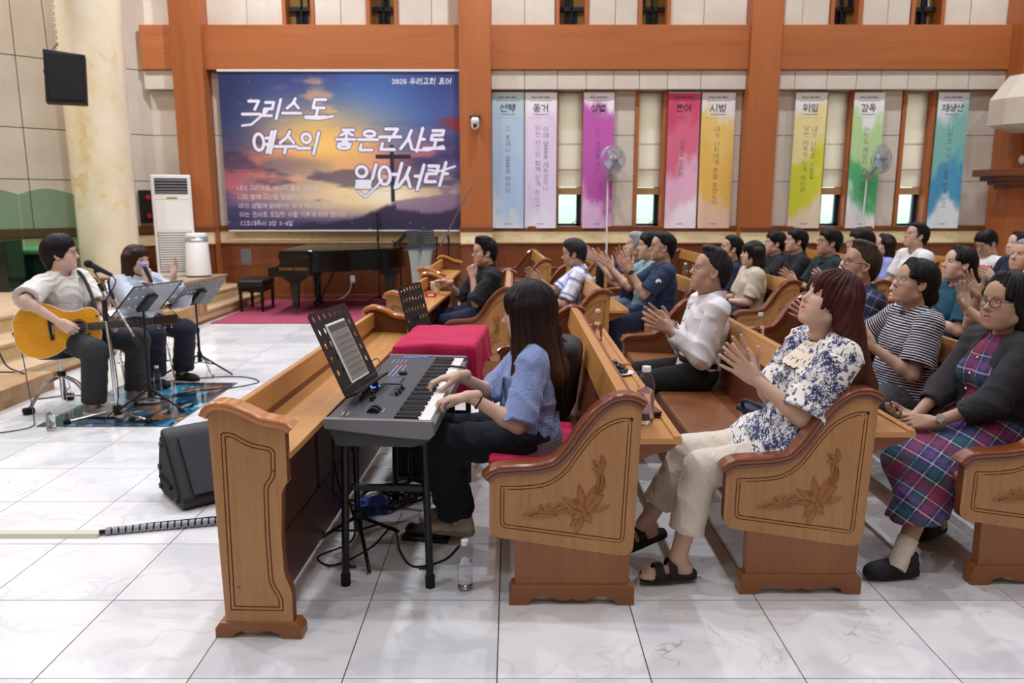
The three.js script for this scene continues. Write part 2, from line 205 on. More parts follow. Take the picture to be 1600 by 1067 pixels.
{
  const g = [], cuts = [-9.3, ...TOPWIN.flat(), 9.8];
  for (let i = 0; i < cuts.length - 1; i++) {
    const a = cuts[i], b = cuts[i + 1];
    if (i % 2 === 0) g.push(bb(a, b, 0, CEIL, ZW - 0.3, ZW));
    else { const low = WIN.some((w) => w[0] === a); g.push(bb(a, b, 0, low ? 1.15 : 4.12, ZW - 0.3, ZW)); if (low) g.push(bb(a, b, 3.17, 4.12, ZW - 0.3, ZW)); g.push(bb(a, b, 6.1, CEIL, ZW - 0.3, ZW)); }
  }
  const wall = struct('wall_back', g, M.stoneJoint);
  const panel = (x0, x1, y0, y1, z = ZW, t = 0.035, o = 0) => { const m = part(wall, 'stone_panel', bb(x0 + 0.004, x1 - 0.004, y0 + 0.004, y1 - 0.004, z - 0.01, z + t, 0.004), M.stone); m.geometry = grain(m.geometry, 'y', 1, x0 * 3.1 + y0 * 1.7); };
  const cols = [[-0.31, 0.19], [0.19, 0.64], [1.14, 1.54], [1.54, 1.88], [2.36, 2.86], [2.86, 3.5], [3.95, 4.33], [4.33, 4.73], [5.22, 5.6], [5.6, 5.93], [6.45, 6.83], [6.83, 7.6]];
  for (const [a, b] of cols) { for (let r = 0; r < 3; r++) panel(a, b, ROWS[r], ROWS[r + 1]); panel(a, b, 4.1, 5.35); panel(a, b, 5.35, CEIL); }
  for (const [a, b] of [[-4.55, -3.95], [-3.95, -3.42], [-2.94, -2.55], [-2.55, -2.17], [-1.7, -1.2], [-1.2, -0.78]]) { panel(a, b, 4.1, 5.35); panel(a, b, 5.35, CEIL); panel(a, b, 1.16, 2.53); panel(a, b, 2.53, 3.45); }
  for (const [a, b] of [[-3.42, -2.94], [-2.17, -1.7]]) { panel(a, b, 1.16, 2.53); panel(a, b, 2.53, 3.45); }
  for (let r = 0; r < 3; r++) panel(-5.5, -5.0, ROWS[r], ROWS[r + 1]); panel(-5.5, -5.0, 4.1, 5.35); panel(-5.5, -5.0, 5.35, CEIL);
  // projecting stone cornice over the lower windows
  for (const edges of [[-5.5, -5.0], [-0.31, 0.19, 0.68, 1.11, 1.52, 1.905, 2.325, 2.825, 3.5], [3.95, 4.23, 4.71, 5.15, 5.52, 5.92, 6.35, 6.83, 7.4]])
    for (let i = 0; i < edges.length - 1; i++) panel(edges[i], edges[i + 1], 3.19, 3.47, ZW, 0.17, 1);
  const trims = [];
  // pillars, beams, window sill rail, wainscot
  for (const [a, b] of [[-5.0, -4.55], [-0.78, -0.31], [3.5, 3.95]]) struct('pillar', grain(bb(a, b, 0, CEIL, ZW, -11.92, 0.006), 'y', 1, a), M.wallWood);
  for (const [a, b] of [[-5.5, -5.0], [-4.55, -0.78], [-0.31, 3.5], [3.95, 7.5]]) struct('beam', grain(bb(a, b, 3.47, 4.1, ZW, -12.05, 0.004), 'x', 1, a), M.wallWood);
  for (const [a, b, p] of [[-5.5, -5.0, 0], [-5.0, -4.55, 0.31], [-4.55, -0.78, 0], [-0.78, -0.31, 0.31], [-0.31, 3.5, 0], [3.5, 3.95, 0.31], [3.95, 9.5, 0]]) {
    const z = ZW + p;
    struct('trim', grain(bb(a - (p ? 0.02 : 0), b + (p ? 0.02 : 0), 1.085, 1.16, z, z + 0.085, 0.008), 'x'), M.dark);
    struct('trim_cream_band', grain(bb(a - (p ? 0.005 : 0), b + (p ? 0.005 : 0), 0.905, 1.085, z, z + 0.066), 'x', 1, a), M.cream);
    struct('trim', grain(bb(a - (p ? 0.015 : 0), b + (p ? 0.015 : 0), 0.875, 0.905, z, z + 0.085, 0.006), 'x'), M.dark);
    struct('wainscot', grain(bb(a, b, 0, 0.875, z, z + 0.06), 'y', 1, a), M.dark);
    struct('baseboard_back', grain(bb(a - (p ? 0.01 : 0), b + (p ? 0.01 : 0), 0, 0.09, z, z + 0.075, 0.006), 'x'), M.dark);
  }
}
// windows: wooden jambs, dark blue sash, panes
const sashMat = phy('#1d3550', 0.4, { metalness: 0.4 }), amber = phy('#8a6a30', 0.3, { transmission: 0.16, thickness: 0 }), smoke = phy('#20242a', 0.2, { transmission: 0.25, thickness: 0 });
TOPWIN.concat(WIN.map((w) => [...w, 1])).forEach(([a, b, low], i) => {
  const o = new THREE.Group(); o.name = 'window_' + (i + 1); o.userData.kind = 'structure'; scene.add(o);
  const y0 = low ? 1.15 : 4.1, y1 = low ? 3.19 : 6.1, f = 0.05;
  part(o, 'window_frame', [bb(a - f, a + 0.006, y0, y1, ZW - 0.25, ZW + 0.06), bb(b - 0.006, b + f, y0, y1, ZW - 0.25, ZW + 0.06)].map((g) => grain(g, 'y')), M.wallWood);
  if (low) {
    part(o, 'sash', [bb(a, a + 0.035, y0, y1, ZW - 0.2, ZW - 0.14), bb(b - 0.075, b, y0, y1, ZW - 0.2, ZW - 0.14), bb(a, b, y0, y0 + 0.045, ZW - 0.2, ZW - 0.14), bb(a, b, 1.98, 2.02, ZW - 0.2, ZW - 0.14), bb(a, b, y1 - 0.05, y1, ZW - 0.2, ZW - 0.14)], sashMat);
    part(o, 'pane', bb(a + 0.035, b - 0.075, y0 + 0.045, 1.98, ZW - 0.172, ZW - 0.168), M.glass); part(o, 'pane', bb(a + 0.035, b - 0.075, 2.02, y1 - 0.05, ZW - 0.172, ZW - 0.168), M.glass);
    part(o, 'latch', rod([b - 0.15, y0 + 0.04, ZW - 0.12], [b - 0.06, y0 + 0.09, ZW - 0.13], 0.006), M.black);
  } else {
    const n = 4, w = (b - a) / n;
    part(o, 'sash', [bb(a, b, y0, y0 + 0.04, ZW - 0.2, ZW - 0.1), bb(a, b, 4.36, 4.42, ZW - 0.2, ZW - 0.12), bb(a, b, 5.2, 5.25, ZW - 0.2, ZW - 0.12), bb((a + b) / 2 - 0.012, (a + b) / 2 + 0.012, y0, y1, ZW - 0.2, ZW - 0.12)], M.blackMatte);
    for (let k = 0; k < n; k++) { part(o, 'pane', bb(a + k * w - 0.003, a + (k + 1) * w + 0.003, 4.42, y1, ZW - 0.18 + (k % 2) * 0.02, ZW - 0.175 + (k % 2) * 0.02), (k + i) % 4 === 3 ? smoke : amber); part(o, 'pane', bb(a + k * w, a + (k + 1) * w, y0 + 0.04, 4.36, ZW - 0.18, ZW - 0.175), k % 3 ? smoke : amber); }
  }
});
const blindMat = phy('#f4ecdf', 0.95, { transmission: 0.6, thickness: 0 }), hemMat = std('#b7915f', 0.9);
WIN.forEach(([a, b], i) => {
  const t = thing('window_blind', ['pale fabric window blind between the lilac and pink-purple hanging banners', 'pale fabric window blind just left of the pink-red hanging banner', 'pale fabric window blind between the yellow and green hanging banners', 'pale fabric window blind just left of the blue-green hanging banner'][i], 'blind', [(a + b) / 2, 0, ZW - 0.09]);
  const w = b - a - 0.02;
  for (const [y0, y1] of [[2.42, 3.17], [2.03, 2.405], [1.76, 2.02]]) part(t, 'blind_panel', bx(w, y1 - y0, 0.006, 0, (y0 + y1) / 2, 0.002 * (y0 - 2)), blindMat);
  part(t, 'blind_hem', bx(w, 0.1, 0.012, 0, 1.70, 0.004, 0.005), hemMat); for (const y of [2.412, 2.025]) part(t, 'blind_batten', bx(w, 0.012, 0.014, 0, y, 0), hemMat); part(t, 'hem_bar', rod([-w / 2, 1.652, 0.005], [w / 2, 1.652, 0.005], 0.01), hemMat);
});
// outdoors seen through the open lower halves: lawn and wooded hills far off
struct('ground', bb(-60, 60, -0.6, -0.5, -120, -12.7), std('#8f9c88', 0.95));
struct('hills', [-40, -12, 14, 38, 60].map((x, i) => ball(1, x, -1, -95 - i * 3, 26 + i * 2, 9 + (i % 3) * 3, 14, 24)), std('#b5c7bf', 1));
// left: slanting apse wall with stone panels and a wooden dado
{
  const A = [-5.5, 0, ZW], th = R(47.8);
  const w = struct('wall_apse', bb(-5.2, 0.05, 0, CEIL, -0.3, 0), M.stoneJoint); w.position.set(...A); w.rotation.y = th;
  const edges = [-5.2, -3.6, -1.78, -0.36, 0], rows = [1.16, 1.84, 2.53, 3.47, 4.75, CEIL];
  for (let i = 0; i < 4; i++) for (let r = 0; r < 5; r++) { const m = part(w, 'stone_panel', bb(edges[i] + 0.006, edges[i + 1] - 0.006, rows[r] + 0.006, rows[r + 1] - 0.006, -0.01, 0.035, 0.005), M.stone); grain(m.geometry, 'y', 1, i * 3.3 + r * 1.9); }
  part(w, 'dado_rail', grain(bb(-5.2, 0, 1.05, 1.16, 0, 0.07, 0.006), 'x'), M.dark); part(w, 'dado', grain(bb(-5.2, 0, 0.45, 1.05, 0, 0.03), 'y'), M.dark);
  for (const [a, b] of [[-4.7, -3.7], [-3.55, -2.55], [-2.4, -1.2], [-1.05, -0.1]]) part(w, 'dado_panel', grain(bb(a, b, 0.86, 1.03, 0.03, 0.045, 0.004), 'x'), M.cream);
}
// round marble column
{
  const c = struct('column', lathe([[0.40, 0], [0.40, 0.0], [0.385, 0.5], [0.395, 2], [0.41, 4.2], [0.42, CEIL - 0.45]], 48), M.colMarble); c.position.set(-5.66, 0.45, -10.95);
  { const U = c.geometry.attributes.uv, P = c.geometry.attributes.position; for (let i = 0; i < U.count; i++) U.setXY(i, U.getX(i) * 1.7 + 0.43, P.getY(i) * 0.5); }
  part(c, 'column_base', lathe([[0.40, 0], [0.435, 0], [0.435, 0.05], [0.425, 0.07], [0.40, 0.075]], 48), M.dark);
}
// stage of three risers along the left, running to the back wall
{
  const slab = (pts, y0, y1) => { const g = new THREE.ExtrudeGeometry(shape(pts.map(([x, z]) => [x, -z])), { depth: y1 - y0, bevelEnabled: false }); g.rotateX(-Math.PI / 2); g.translate(0, y0, 0); return grain(prep(g), 'z'); };
  const E = [[[-4.12, -6.6], [-3.87, -11.9], 0.15], [[-4.5, -6.6], [-4.05, -11.9], 0.30], [[-5.02, -6.6], [-4.36, -11.82], 0.45]];
  E.forEach(([a, b, h], i) => {
    const ex = (z) => a[0] + (b[0] - a[0]) * (z - a[1]) / (b[1] - a[1]), zf = i ? 4 : -6.2;
    const s = struct('stage_step', slab([[-9, b[1]], [b[0], b[1]], [ex(i ? -3 : -6.35), i ? -3 : -6.35], [ex(i ? -3 : -6.35), zf], [-9, zf]], h - 0.025, h), M.tread);
    s.geometry.translate(0, 0, 0);
    part(s, 'riser', slab([[-9, b[1] + 0.012], [b[0] - 0.012, b[1] + 0.012], [ex(-6) - 0.012, -6], [ex(-6) - 0.012, zf], [-9, zf]], 0.0, h - 0.025), M.riser);
    part(s, 'step_nosing', slab([[b[0] + 0.012, b[1]], [ex(-6.3) + 0.012, -6.3], [ex(-6.3) - 0.02, -6.3], [b[0] - 0.02, b[1]]], h - 0.022, h + 0.004), M.tread);
    if (!i) part(s, 'step_skirting', slab([[b[0] + 0.004, b[1]], [ex(-6.4) + 0.004, -6.4], [ex(-6.4) - 0.02, -6.4], [b[0] - 0.02, b[1]]], 0, 0.03), M.dark);
  });
}
single('step_box', 'low parquet-faced wooden step box in front of the stage at the left edge', 'step box', [grain(bb(-4.4, -3.84, 0, 0.15, -6.33, -3.6, 0.004), 'z')], M.oakBox);
single('step_box', 'small brown wooden step block with a white socket against the stage risers', 'step box', [grain(bb(-4.15, -3.93, 0.15, 0.27, -9.9, -9.0, 0.004), 'z')], M.oakBox);
single('carpet', 'crimson carpet strip under the grand piano along the back wall', 'carpet', grain(bb(-3.86, -1.0, 0.0005, 0.012, -12.17, -9.8), 'z'), M.carpet);
// right: brown pier with a niche, ledge and a stone balcony front
{
  const arch = [[7.42, 2.0]]; for (let i = 0; i <= 16; i++) { const a = Math.PI - Math.PI * i / 16; arch.push([7.87 + Math.cos(a) * 0.45, 2.45 + Math.sin(a) * 0.45]); } arch.push([8.32, 2.0]);
  const p = struct('pier', grain(ext([[7.12, 0], [9.5, 0], [9.5, CEIL], [7.12, CEIL]], 0.5, 0, [arch]), 'y'), M.wallWood); p.position.set(0.25, 0, -12.2);
  part(p, 'niche_back', grain(bb(7.3, 8.5, 1.95, 3, -0.02, 0.06), 'y'), M.dark);
  part(p, 'niche_frame', [grain(bb(7.26, 9.4, 3.0, 3.06, 0.49, 0.53), 'x'), grain(bb(7.26, 7.32, 1.98, 3.0, 0.49, 0.53), 'y')], M.wallWood);
  part(p, 'ledge', [grain(bb(6.66, 9.2, 1.90, 2.0, 0.3, 1.0, 0.01), 'x'), grain(bb(6.78, 9.2, 1.84, 1.90, 0.3, 0.92, 0.008), 'x'), grain(bb(6.90, 9.2, 1.78, 1.84, 0.3, 0.84, 0.008), 'x'), grain(bb(7.0, 9.4, 1.72, 1.78, 0.3, 0.72, 0.008), 'x')], M.dark);
  const ring = (pts, y) => pts.map(([x, z]) => V(Math.min(9.4, x + 0.24), y, z));
  const r = [ring([[7.1, -11.7], [7.2, -11.4], [7.4, -11.2], [9.4, -11.2]], 2.52), ring([[6.7, -11.7], [6.75, -11.4], [7.05, -11.0], [9.4, -11.0]], 2.62), ring([[6.7, -11.7], [6.75, -11.4], [7.05, -11.0], [9.4, -11.0]], 2.98), ring([[6.95, -11.7], [7.0, -11.5], [7.2, -11.3], [9.4, -11.3]], 3.32)];
  const q = (a, b, c, d) => { const g = new THREE.BufferGeometry(); g.setAttribute('position', new THREE.BufferAttribute(new Float32Array([a, b, c, a, c, d].flatMap((v) => v.toArray())), 3)); g.computeVertexNormals(); return grain(prep(g), 'y'); };
  const bal = struct('balcony_front', [ [0, 1, 2, 3].map((i) => r[0][i]), [0, 1, 2, 3].map((i) => r[3][i]) ].map((f, t) => t ? q(f[0], f[1], f[2], f[3]) : q(f[3], f[2], f[1], f[0])), M.stone);
  for (let k = 0; k < 3; k++) for (let i = 0; i < 3; i++) part(bal, 'stone_panel', q(r[k][i], r[k][i + 1], r[k + 1][i + 1], r[k + 1][i]), M.stone);
}
for (const [x, z, I] of LAMPS) {
  if (x === LAMPS[0][0] && z === LAMPS[0][1]) { const t = thing('ceiling_downlight', 'round recessed downlight in the hall ceiling', 'ceiling light', [x, CEIL, z], 0, 'recessed ceiling downlights'); part(t, 'trim_ring', lathe([[0.09, 0], [0.12, 0], [0.12, -0.012], [0.09, -0.012], [0.09, 0]], 24), M.white); part(t, 'lens', lathe([[0, -0.006], [0.09, -0.006], [0.09, 0], [0, 0]], 24), M.lampGlow); var lampProto = t; }
  else clones(lampProto, [(c) => c.position.set(x, CEIL, z)]);
}
// ---------------------------------------------------------------- pews
const ccw = (p) => { let a = 0; p.forEach((q, i) => { const r = p[(i + 1) % p.length]; a += q[0] * r[1] - r[0] * q[1]; }); return a < 0 ? p.slice().reverse() : p; };
function flipZ(g, at = 0) { g = g.clone(); const P = g.attributes.position, N = g.attributes.normal, I = g.index; for (let i = 0; i < P.count; i++) { P.setZ(i, 2 * at - P.getZ(i)); N.setZ(i, -N.getZ(i)); } for (let i = 0; i < I.count; i += 3) { const a = I.getX(i + 1); I.setX(i + 1, I.getX(i + 2)); I.setX(i + 2, a); } return g; }
const round = (pts, r, n = 5) => { const out = []; pts.forEach((p, i) => { const a = pts[(i + pts.length - 1) % pts.length], b = pts[(i + 1) % pts.length], q = p[2] ?? r; const la = Math.hypot(a[0] - p[0], a[1] - p[1]), lb = Math.hypot(b[0] - p[0], b[1] - p[1]), ra = Math.min(q, la * .49), rb = Math.min(q, lb * .49); if (q < 1e-4) { out.push([p[0], p[1]]); return; } const A = [p[0] + (a[0] - p[0]) / la * ra, p[1] + (a[1] - p[1]) / la * ra], B = [p[0] + (b[0] - p[0]) / lb * rb, p[1] + (b[1] - p[1]) / lb * rb]; for (let k = 0; k <= n; k++) { const t = k / n; out.push([(1 - t) * (1 - t) * A[0] + 2 * t * (1 - t) * p[0] + t * t * B[0], (1 - t) * (1 - t) * A[1] + 2 * t * (1 - t) * p[1] + t * t * B[1]]); } }); return out; };
// cover strip: band between two offsets of an open path, extruded across z0..z1
function band(path, d0, d1, z0, z1, bev) { const a = offsetPath(path, d0, false), b = offsetPath(path, d1, false); const g = ext(ccw([...a, ...b.reverse()]), z1 - z0, bev, [], 3); g.translate(0, 0, z0); return g; }
const miter = (P, d) => P.map((p, i) => { const a = P[(i + P.length - 1) % P.length], b = P[(i + 1) % P.length], u = [p[0] - a[0], p[1] - a[1]], v = [b[0] - p[0], b[1] - p[1]], lu = Math.hypot(...u), lv = Math.hypot(...v), n1 = [-u[1] / lu, u[0] / lu], n2 = [-v[1] / lv, v[0] / lv], k = d / Math.max(0.35, 1 + n1[0] * n2[0] + n1[1] * n2[1]); return [p[0] + (n1[0] + n2[0]) * k, p[1] + (n1[1] + n2[1]) * k, ...p.slice(2)]; });
function layered(outline, inset, grooves, t, offsetPath) { // routed grooves: nested face pieces over a darker plate
  const face = []; let hole = offsetPath(inset, 0.0);
  face.push(ext(outline, t, 0.0015, [hole.slice().reverse()]));
  let d = 0; for (const [g, w] of grooves) { const o = offsetPath(inset, d + g); if (w) { const i = offsetPath(inset, d + g + w); face.push(ext(o, t, 0, [i.slice().reverse()])); d += g + w; } else face.push(ext(o, t, 0.0015)); }
  return face.map((g) => { g.translate(0, 0, -t); return g; });
}
const capPath = spline([[-0.088, 0.505], [-0.06, 0.53], [0, 0.538], [0.10, 0.545], [0.17, 0.565], [0.225, 0.62], [0.285, 0.71], [0.34, 0.775], [0.40, 0.812], [0.45, 0.812], [0.49, 0.79]], 44);
const pewOutline = ccw([...capPath, ...round([[0.487, 0.775, 0], [0.468, 0.205, 0.05], [0.40, 0.207, 0], [-0.088, 0.285, 0.045], [-0.086, 0.50, 0]], 0.04).slice(0)]);
const pewInset = ccw(round([...spline([[-0.045, 0.49], [0.05, 0.492], [0.13, 0.505], [0.19, 0.545], [0.25, 0.63], [0.31, 0.705], [0.37, 0.745], [0.41, 0.758]], 24).map((p) => [...p, 0]), [0.452, 0.758, 0.004], [0.432, 0.255, 0.03], [-0.047, 0.322, 0.03]].map((p, i) => i === 0 ? [p[0], p[1], 0.01] : p), 0.03));
function leaf(x, y, ang, len, w, h = 0.006, curl = 0) { // one carved leaf lying on the panel face, ridged along its vein
  const n = 8, pos = [], idx = []; for (let i = 0; i <= n; i++) { const t = i / n, wd = w * Math.pow(Math.sin(Math.PI * Math.min(1, t * 0.92 + 0.06)), 0.8) * (1 - t * 0.25), a = ang + curl * t, s = t * len; const cx = x + Math.cos(ang + curl * t * 0.5) * s, cy = y + Math.sin(ang + curl * t * 0.5) * s; for (let k = -2; k <= 2; k++) { const e = k / 2, z = (1 - e * e) * h * (0.55 + 0.45 * Math.sin(t * 3)) + Math.abs(e) * h * 0.5 * (Math.abs(k) === 1 ? 1 : 0); pos.push(cx - Math.sin(a) * wd * e, cy + Math.cos(a) * wd * e, Math.abs(k) === 2 ? -0.001 : z + 0.0005); } }
  for (let i = 0; i < n; i++) for (let k = 0; k < 4; k++) { const a = i * 5 + k, b = a + 5; idx.push(a, b, a + 1, a + 1, b, b + 1); }
  const g = new THREE.BufferGeometry(); g.setAttribute('position', new THREE.BufferAttribute(new Float32Array(pos), 3)); g.setIndex(idx); g.computeVertexNormals(); return prep(g);
}
const carveGeo = (() => {
  const L = [], tub = (p, r) => L.push(tube(p.map((q) => [...q, 0.001]), r, 20, 6));
  const cx = 0.275, cy = 0.385; // flower with four petals and a button
  for (let k = 0; k < 4; k++) L.push(leaf(cx, cy, k * Math.PI / 2 + 0.55, 0.052, 0.021, 0.009)); L.push(ball(0.011, cx, cy, 0.006, 1, 1, 0.7, 12)); for (let k = 0; k < 7; k++) L.push(ball(0.0035, cx + Math.cos(k * 0.9) * 0.0125, cy + Math.sin(k * 0.9) * 0.0125, 0.008, 1, 1, 0.7, 6));
  for (const [a, l, w] of [[1.75, 0.095, 0.02], [1.2, 0.098, 0.021], [0.75, 0.085, 0.018], [2.5, 0.085, 0.018], [3.1, 0.075, 0.016], [-1.9, 0.075, 0.02], [-2.3, 0.06, 0.016], [0.25, 0.085, 0.017]]) L.push(leaf(cx + Math.cos(a) * 0.018, cy + Math.sin(a) * 0.018, a, l, w, 0.006));
  for (const [a, r] of [[0, 0.009], [1, 0.007]]) tub([0, 1, 2, 3, 4, 5, 6, 7, 8].map((i) => [cx - 0.035 + a * 0.017 + Math.cos(i) * r * (1 - i * .06), cy + 0.045 + a * 0.006 + Math.sin(i) * r * (1 - i * .06)]), 0.0024);
  for (let k = 0; k < 5; k++) L.push(leaf(0.115 + k * 0.012, 0.367 + 0.004 * k, 2.2 - k * 0.42, 0.05 + 0.006 * k, 0.011, 0.006, -1.2)); // curled bud at the left
  for (let k = 0; k < 3; k++) L.push(leaf(0.175, 0.37 + k * 0.012, 3.0 + k * 0.12, 0.11 - 0.02 * k, 0.011, 0.006, 0.35 - k * 0.5)); L.push(leaf(0.11, 0.395, 3.35, 0.075, 0.013, 0.006, 0.3));
  tub(Array.from({ length: 12 }, (_, i) => [0.185 + Math.cos(i * 0.75 + 1) * (0.022 - i * 0.0015), 0.398 + Math.sin(i * 0.75 + 1) * (0.022 - i * 0.0015)]), 0.0035);
  for (let k = 0; k < 3; k++) L.push(leaf(0.312 + k * 0.008, 0.455, 1.0 - 0.16 * k, 0.14 - 0.03 * k, 0.008, 0.006, 1.3)); // stem to the upper spray
  for (const [a, l] of [[2.9, 0.045], [2.2, 0.05], [1.5, 0.06], [3.6, 0.03]]) L.push(leaf(0.347, 0.555, a, l, 0.013, 0.007, 0.5));
  tub(Array.from({ length: 10 }, (_, i) => [0.328 + Math.cos(i * 0.8) * (0.013 - i * 0.001), 0.568 + Math.sin(i * 0.8) * (0.013 - i * 0.001)]), 0.0025);
  return L;
})();
M.carve = phy('#e3d2bf', 0.5, { map: pewTex, clearcoat: 0.15, clearcoatRoughness: 0.3 });
const PG = { // shared end geometries: outer face at z = 0 looking to +z
  face: grain(join(layered(pewOutline, pewInset, [[0.0042, 0.008], [0.0042, 0]], 0.004, offsetPath)), 'y'), plate: (() => { const g = ext(offsetPath(pewOutline, 0.001), 0.044, 0); g.translate(0, 0, -0.047); return grain(g, 'y'); })(),
  cap: grain(join([band(capPath, -0.006, 0.014, -0.056, 0.010, 0.005), band(offsetPath(capPath, 0.012, false), 0, 0.026, -0.064, 0.018, 0.012)]), 'x', 1), carve: grain(join(carveGeo), 'x'),
  post: grain(join([ext([[0.012, 0.08], [0.455, 0.08], [0.46, 0.27], [0.008, 0.30]], 0.05, 0.004)]).translate(0, 0, -0.052), 'y'),
  foot: grain(ext([[-0.012, 0], [0.062, 0], [0.075, 0.022], [0.11, 0.036], [0.15, 0.033], [0.19, 0.018], [0.215, 0.02], [0.235, 0.027], [0.255, 0.02], [0.28, 0.018], [0.32, 0.033], [0.36, 0.036], [0.395, 0.022], [0.408, 0], [0.478, 0], [0.478, 0.06], [0.466, 0.085], [0, 0.085], [-0.012, 0.06]], 0.066, 0.004).translate(0, 0, -0.060), 'x'),
  screw: cyl(0.006, 0.006, 0.003, 0, 0, 0, 10).rotateX(Math.PI / 2).translate(0.449, 0.752, 0),
};
const PGf = Object.fromEntries(Object.entries(PG).map(([k, g]) => [k, flipZ(g)]));
function pewEnd(t, G, z) {
  const put = (p, n, g, m, l) => { const o = part(p, n, g, m, l); if (p === t) o.position.z = z; return o; };
  put(t, 'end_panel_core', G.plate, M.groove); const e = put(t, 'end_panel', G.face, M.pew); part(e, 'carving', G.carve, M.carve, 'carved flower and leaf relief'); part(e, 'screw', G.screw, M.blackMetal);
  put(t, 'arm_cap', G.cap, M.cap, 'glossy dark cap rail'); put(t, 'end_post', G.post, M.base); put(t, 'end_foot', G.foot, M.base);
}
function pew(label, x, z, L, dx = 0, ledge = true) {
  const t = thing('pew', label, 'pew', [x, 0, z], -Math.asin(dx / L));
  pewEnd(t, PG, 0); pewEnd(t, PGf, -L);
  const a = -0.05, b = -L + 0.05, n = b - a, zc = (a + b) / 2, W = (n) => Math.abs(n);
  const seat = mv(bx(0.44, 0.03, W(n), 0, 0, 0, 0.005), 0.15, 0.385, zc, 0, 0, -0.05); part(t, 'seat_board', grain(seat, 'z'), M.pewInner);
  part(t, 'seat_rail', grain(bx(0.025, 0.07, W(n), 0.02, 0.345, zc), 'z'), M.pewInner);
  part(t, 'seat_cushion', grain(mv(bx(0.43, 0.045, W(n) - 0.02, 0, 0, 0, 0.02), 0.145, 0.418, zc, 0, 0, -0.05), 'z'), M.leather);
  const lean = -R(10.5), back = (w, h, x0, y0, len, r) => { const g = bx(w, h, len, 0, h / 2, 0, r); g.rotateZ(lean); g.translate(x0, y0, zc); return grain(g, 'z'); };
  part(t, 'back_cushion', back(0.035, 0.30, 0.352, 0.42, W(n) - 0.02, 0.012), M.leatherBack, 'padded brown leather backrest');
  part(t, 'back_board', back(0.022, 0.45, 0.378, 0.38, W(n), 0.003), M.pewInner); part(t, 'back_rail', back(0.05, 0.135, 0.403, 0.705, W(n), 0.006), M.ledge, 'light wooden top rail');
  if (ledge) {
    part(t, 'book_ledge', [grain(bx(0.175, 0.024, L - 0.01, 0.555, 0.665, -L / 2 + 0.004, 0.004), 'z')], M.ledge, 'book ledge behind the backrest'); part(t, 'ledge_lip', grain(bx(0.03, 0.012, L - 0.012, 0.625, 0.680, -L / 2 + 0.004, 0.004), 'z'), M.ledge);
    const br = ext([[0.472, 0.654], [0.635, 0.654], [0.60, 0.625], [0.53, 0.605], [0.47, 0.575]], 0.03, 0.003); for (const zz of [-0.045, -L + 0.012]) part(t, 'ledge_bracket', grain(br.clone().translate(0, 0, zz), 'x'), M.pewInner);
    for (let k = 1; k < L / 1.05 - 0.3; k++) part(t, 'ledge_divider', grain(bx(0.165, 0.02, 0.05, 0.56, 0.685, -k * 1.32 + 0.02, 0.006), 'x'), M.capDesk);
  }
  return t;
}
// front kneeler desk
const deskCap = spline([[-0.012, 0.822], [0.0, 0.845], [0.03, 0.857], [0.07, 0.852], [0.12, 0.833], [0.17, 0.808], [0.215, 0.797], [0.25, 0.792], [0.274, 0.775]], 34);
const deskOutline = ccw([...deskCap.slice(1, -2), ...round([[0.262, 0.60, 0.01], [0.236, 0.56, 0.02], [0.226, 0.38, 0], [0.228, 0.25, 0.02], [0.252, 0.18, 0.015], [0.252, 0.055, 0], [0.005, 0.055, 0]], 0.01)]);
const deskInset = ccw([[0.033, 0.772, 0.012], [0.075, 0.772, 0.02], [0.135, 0.735, 0.03], [0.205, 0.722, 0.01], [0.222, 0.705, 0.006], [0.218, 0.61, 0.02], [0.19, 0.575, 0.02], [0.186, 0.386, 0], [0.188, 0.22, 0.02], [0.22, 0.155, 0.012], [0.22, 0.105, 0.003], [0.026, 0.105, 0.003]]);
const DG = {
  face: grain(join(layered(deskOutline, deskInset, [[0.005, 0.008], [0.005, 0]], 0.004, (p, d) => round(miter(p, d), 0.01))), 'y'), plate: grain(ext(offsetPath(deskOutline, 0.001), 0.04, 0).translate(0, 0, -0.043), 'y'),
  cap: grain(band(deskCap, -0.004, 0.026, -0.066, 0.02, 0.012), 'x'), foot: grain(ext([[-0.034, 0], [0.03, 0], [0.04, 0.016], [0.075, 0.03], [0.10, 0.026], [0.118, 0.018], [0.135, 0.026], [0.16, 0.03], [0.20, 0.016], [0.212, 0], [0.284, 0], [0.284, 0.035], [0.266, 0.06], [-0.016, 0.06], [-0.034, 0.035]], 0.07, 0.005).translate(0, 0, -0.062), 'x'),
  screws: [[0.05, 0.755], [0.21, 0.635], [0.06, 0.195]].map(([x, y]) => cyl(0.005, 0.005, 0.003, 0, 0, 0, 10).rotateX(Math.PI / 2).translate(x, y, 0)),
};
const DGf = { face: flipZ(DG.face), plate: flipZ(DG.plate), cap: flipZ(DG.cap), foot: flipZ(DG.foot), screws: [] };
M.brass = std('#6a6358', 0.4, { metalness: 0.6 });
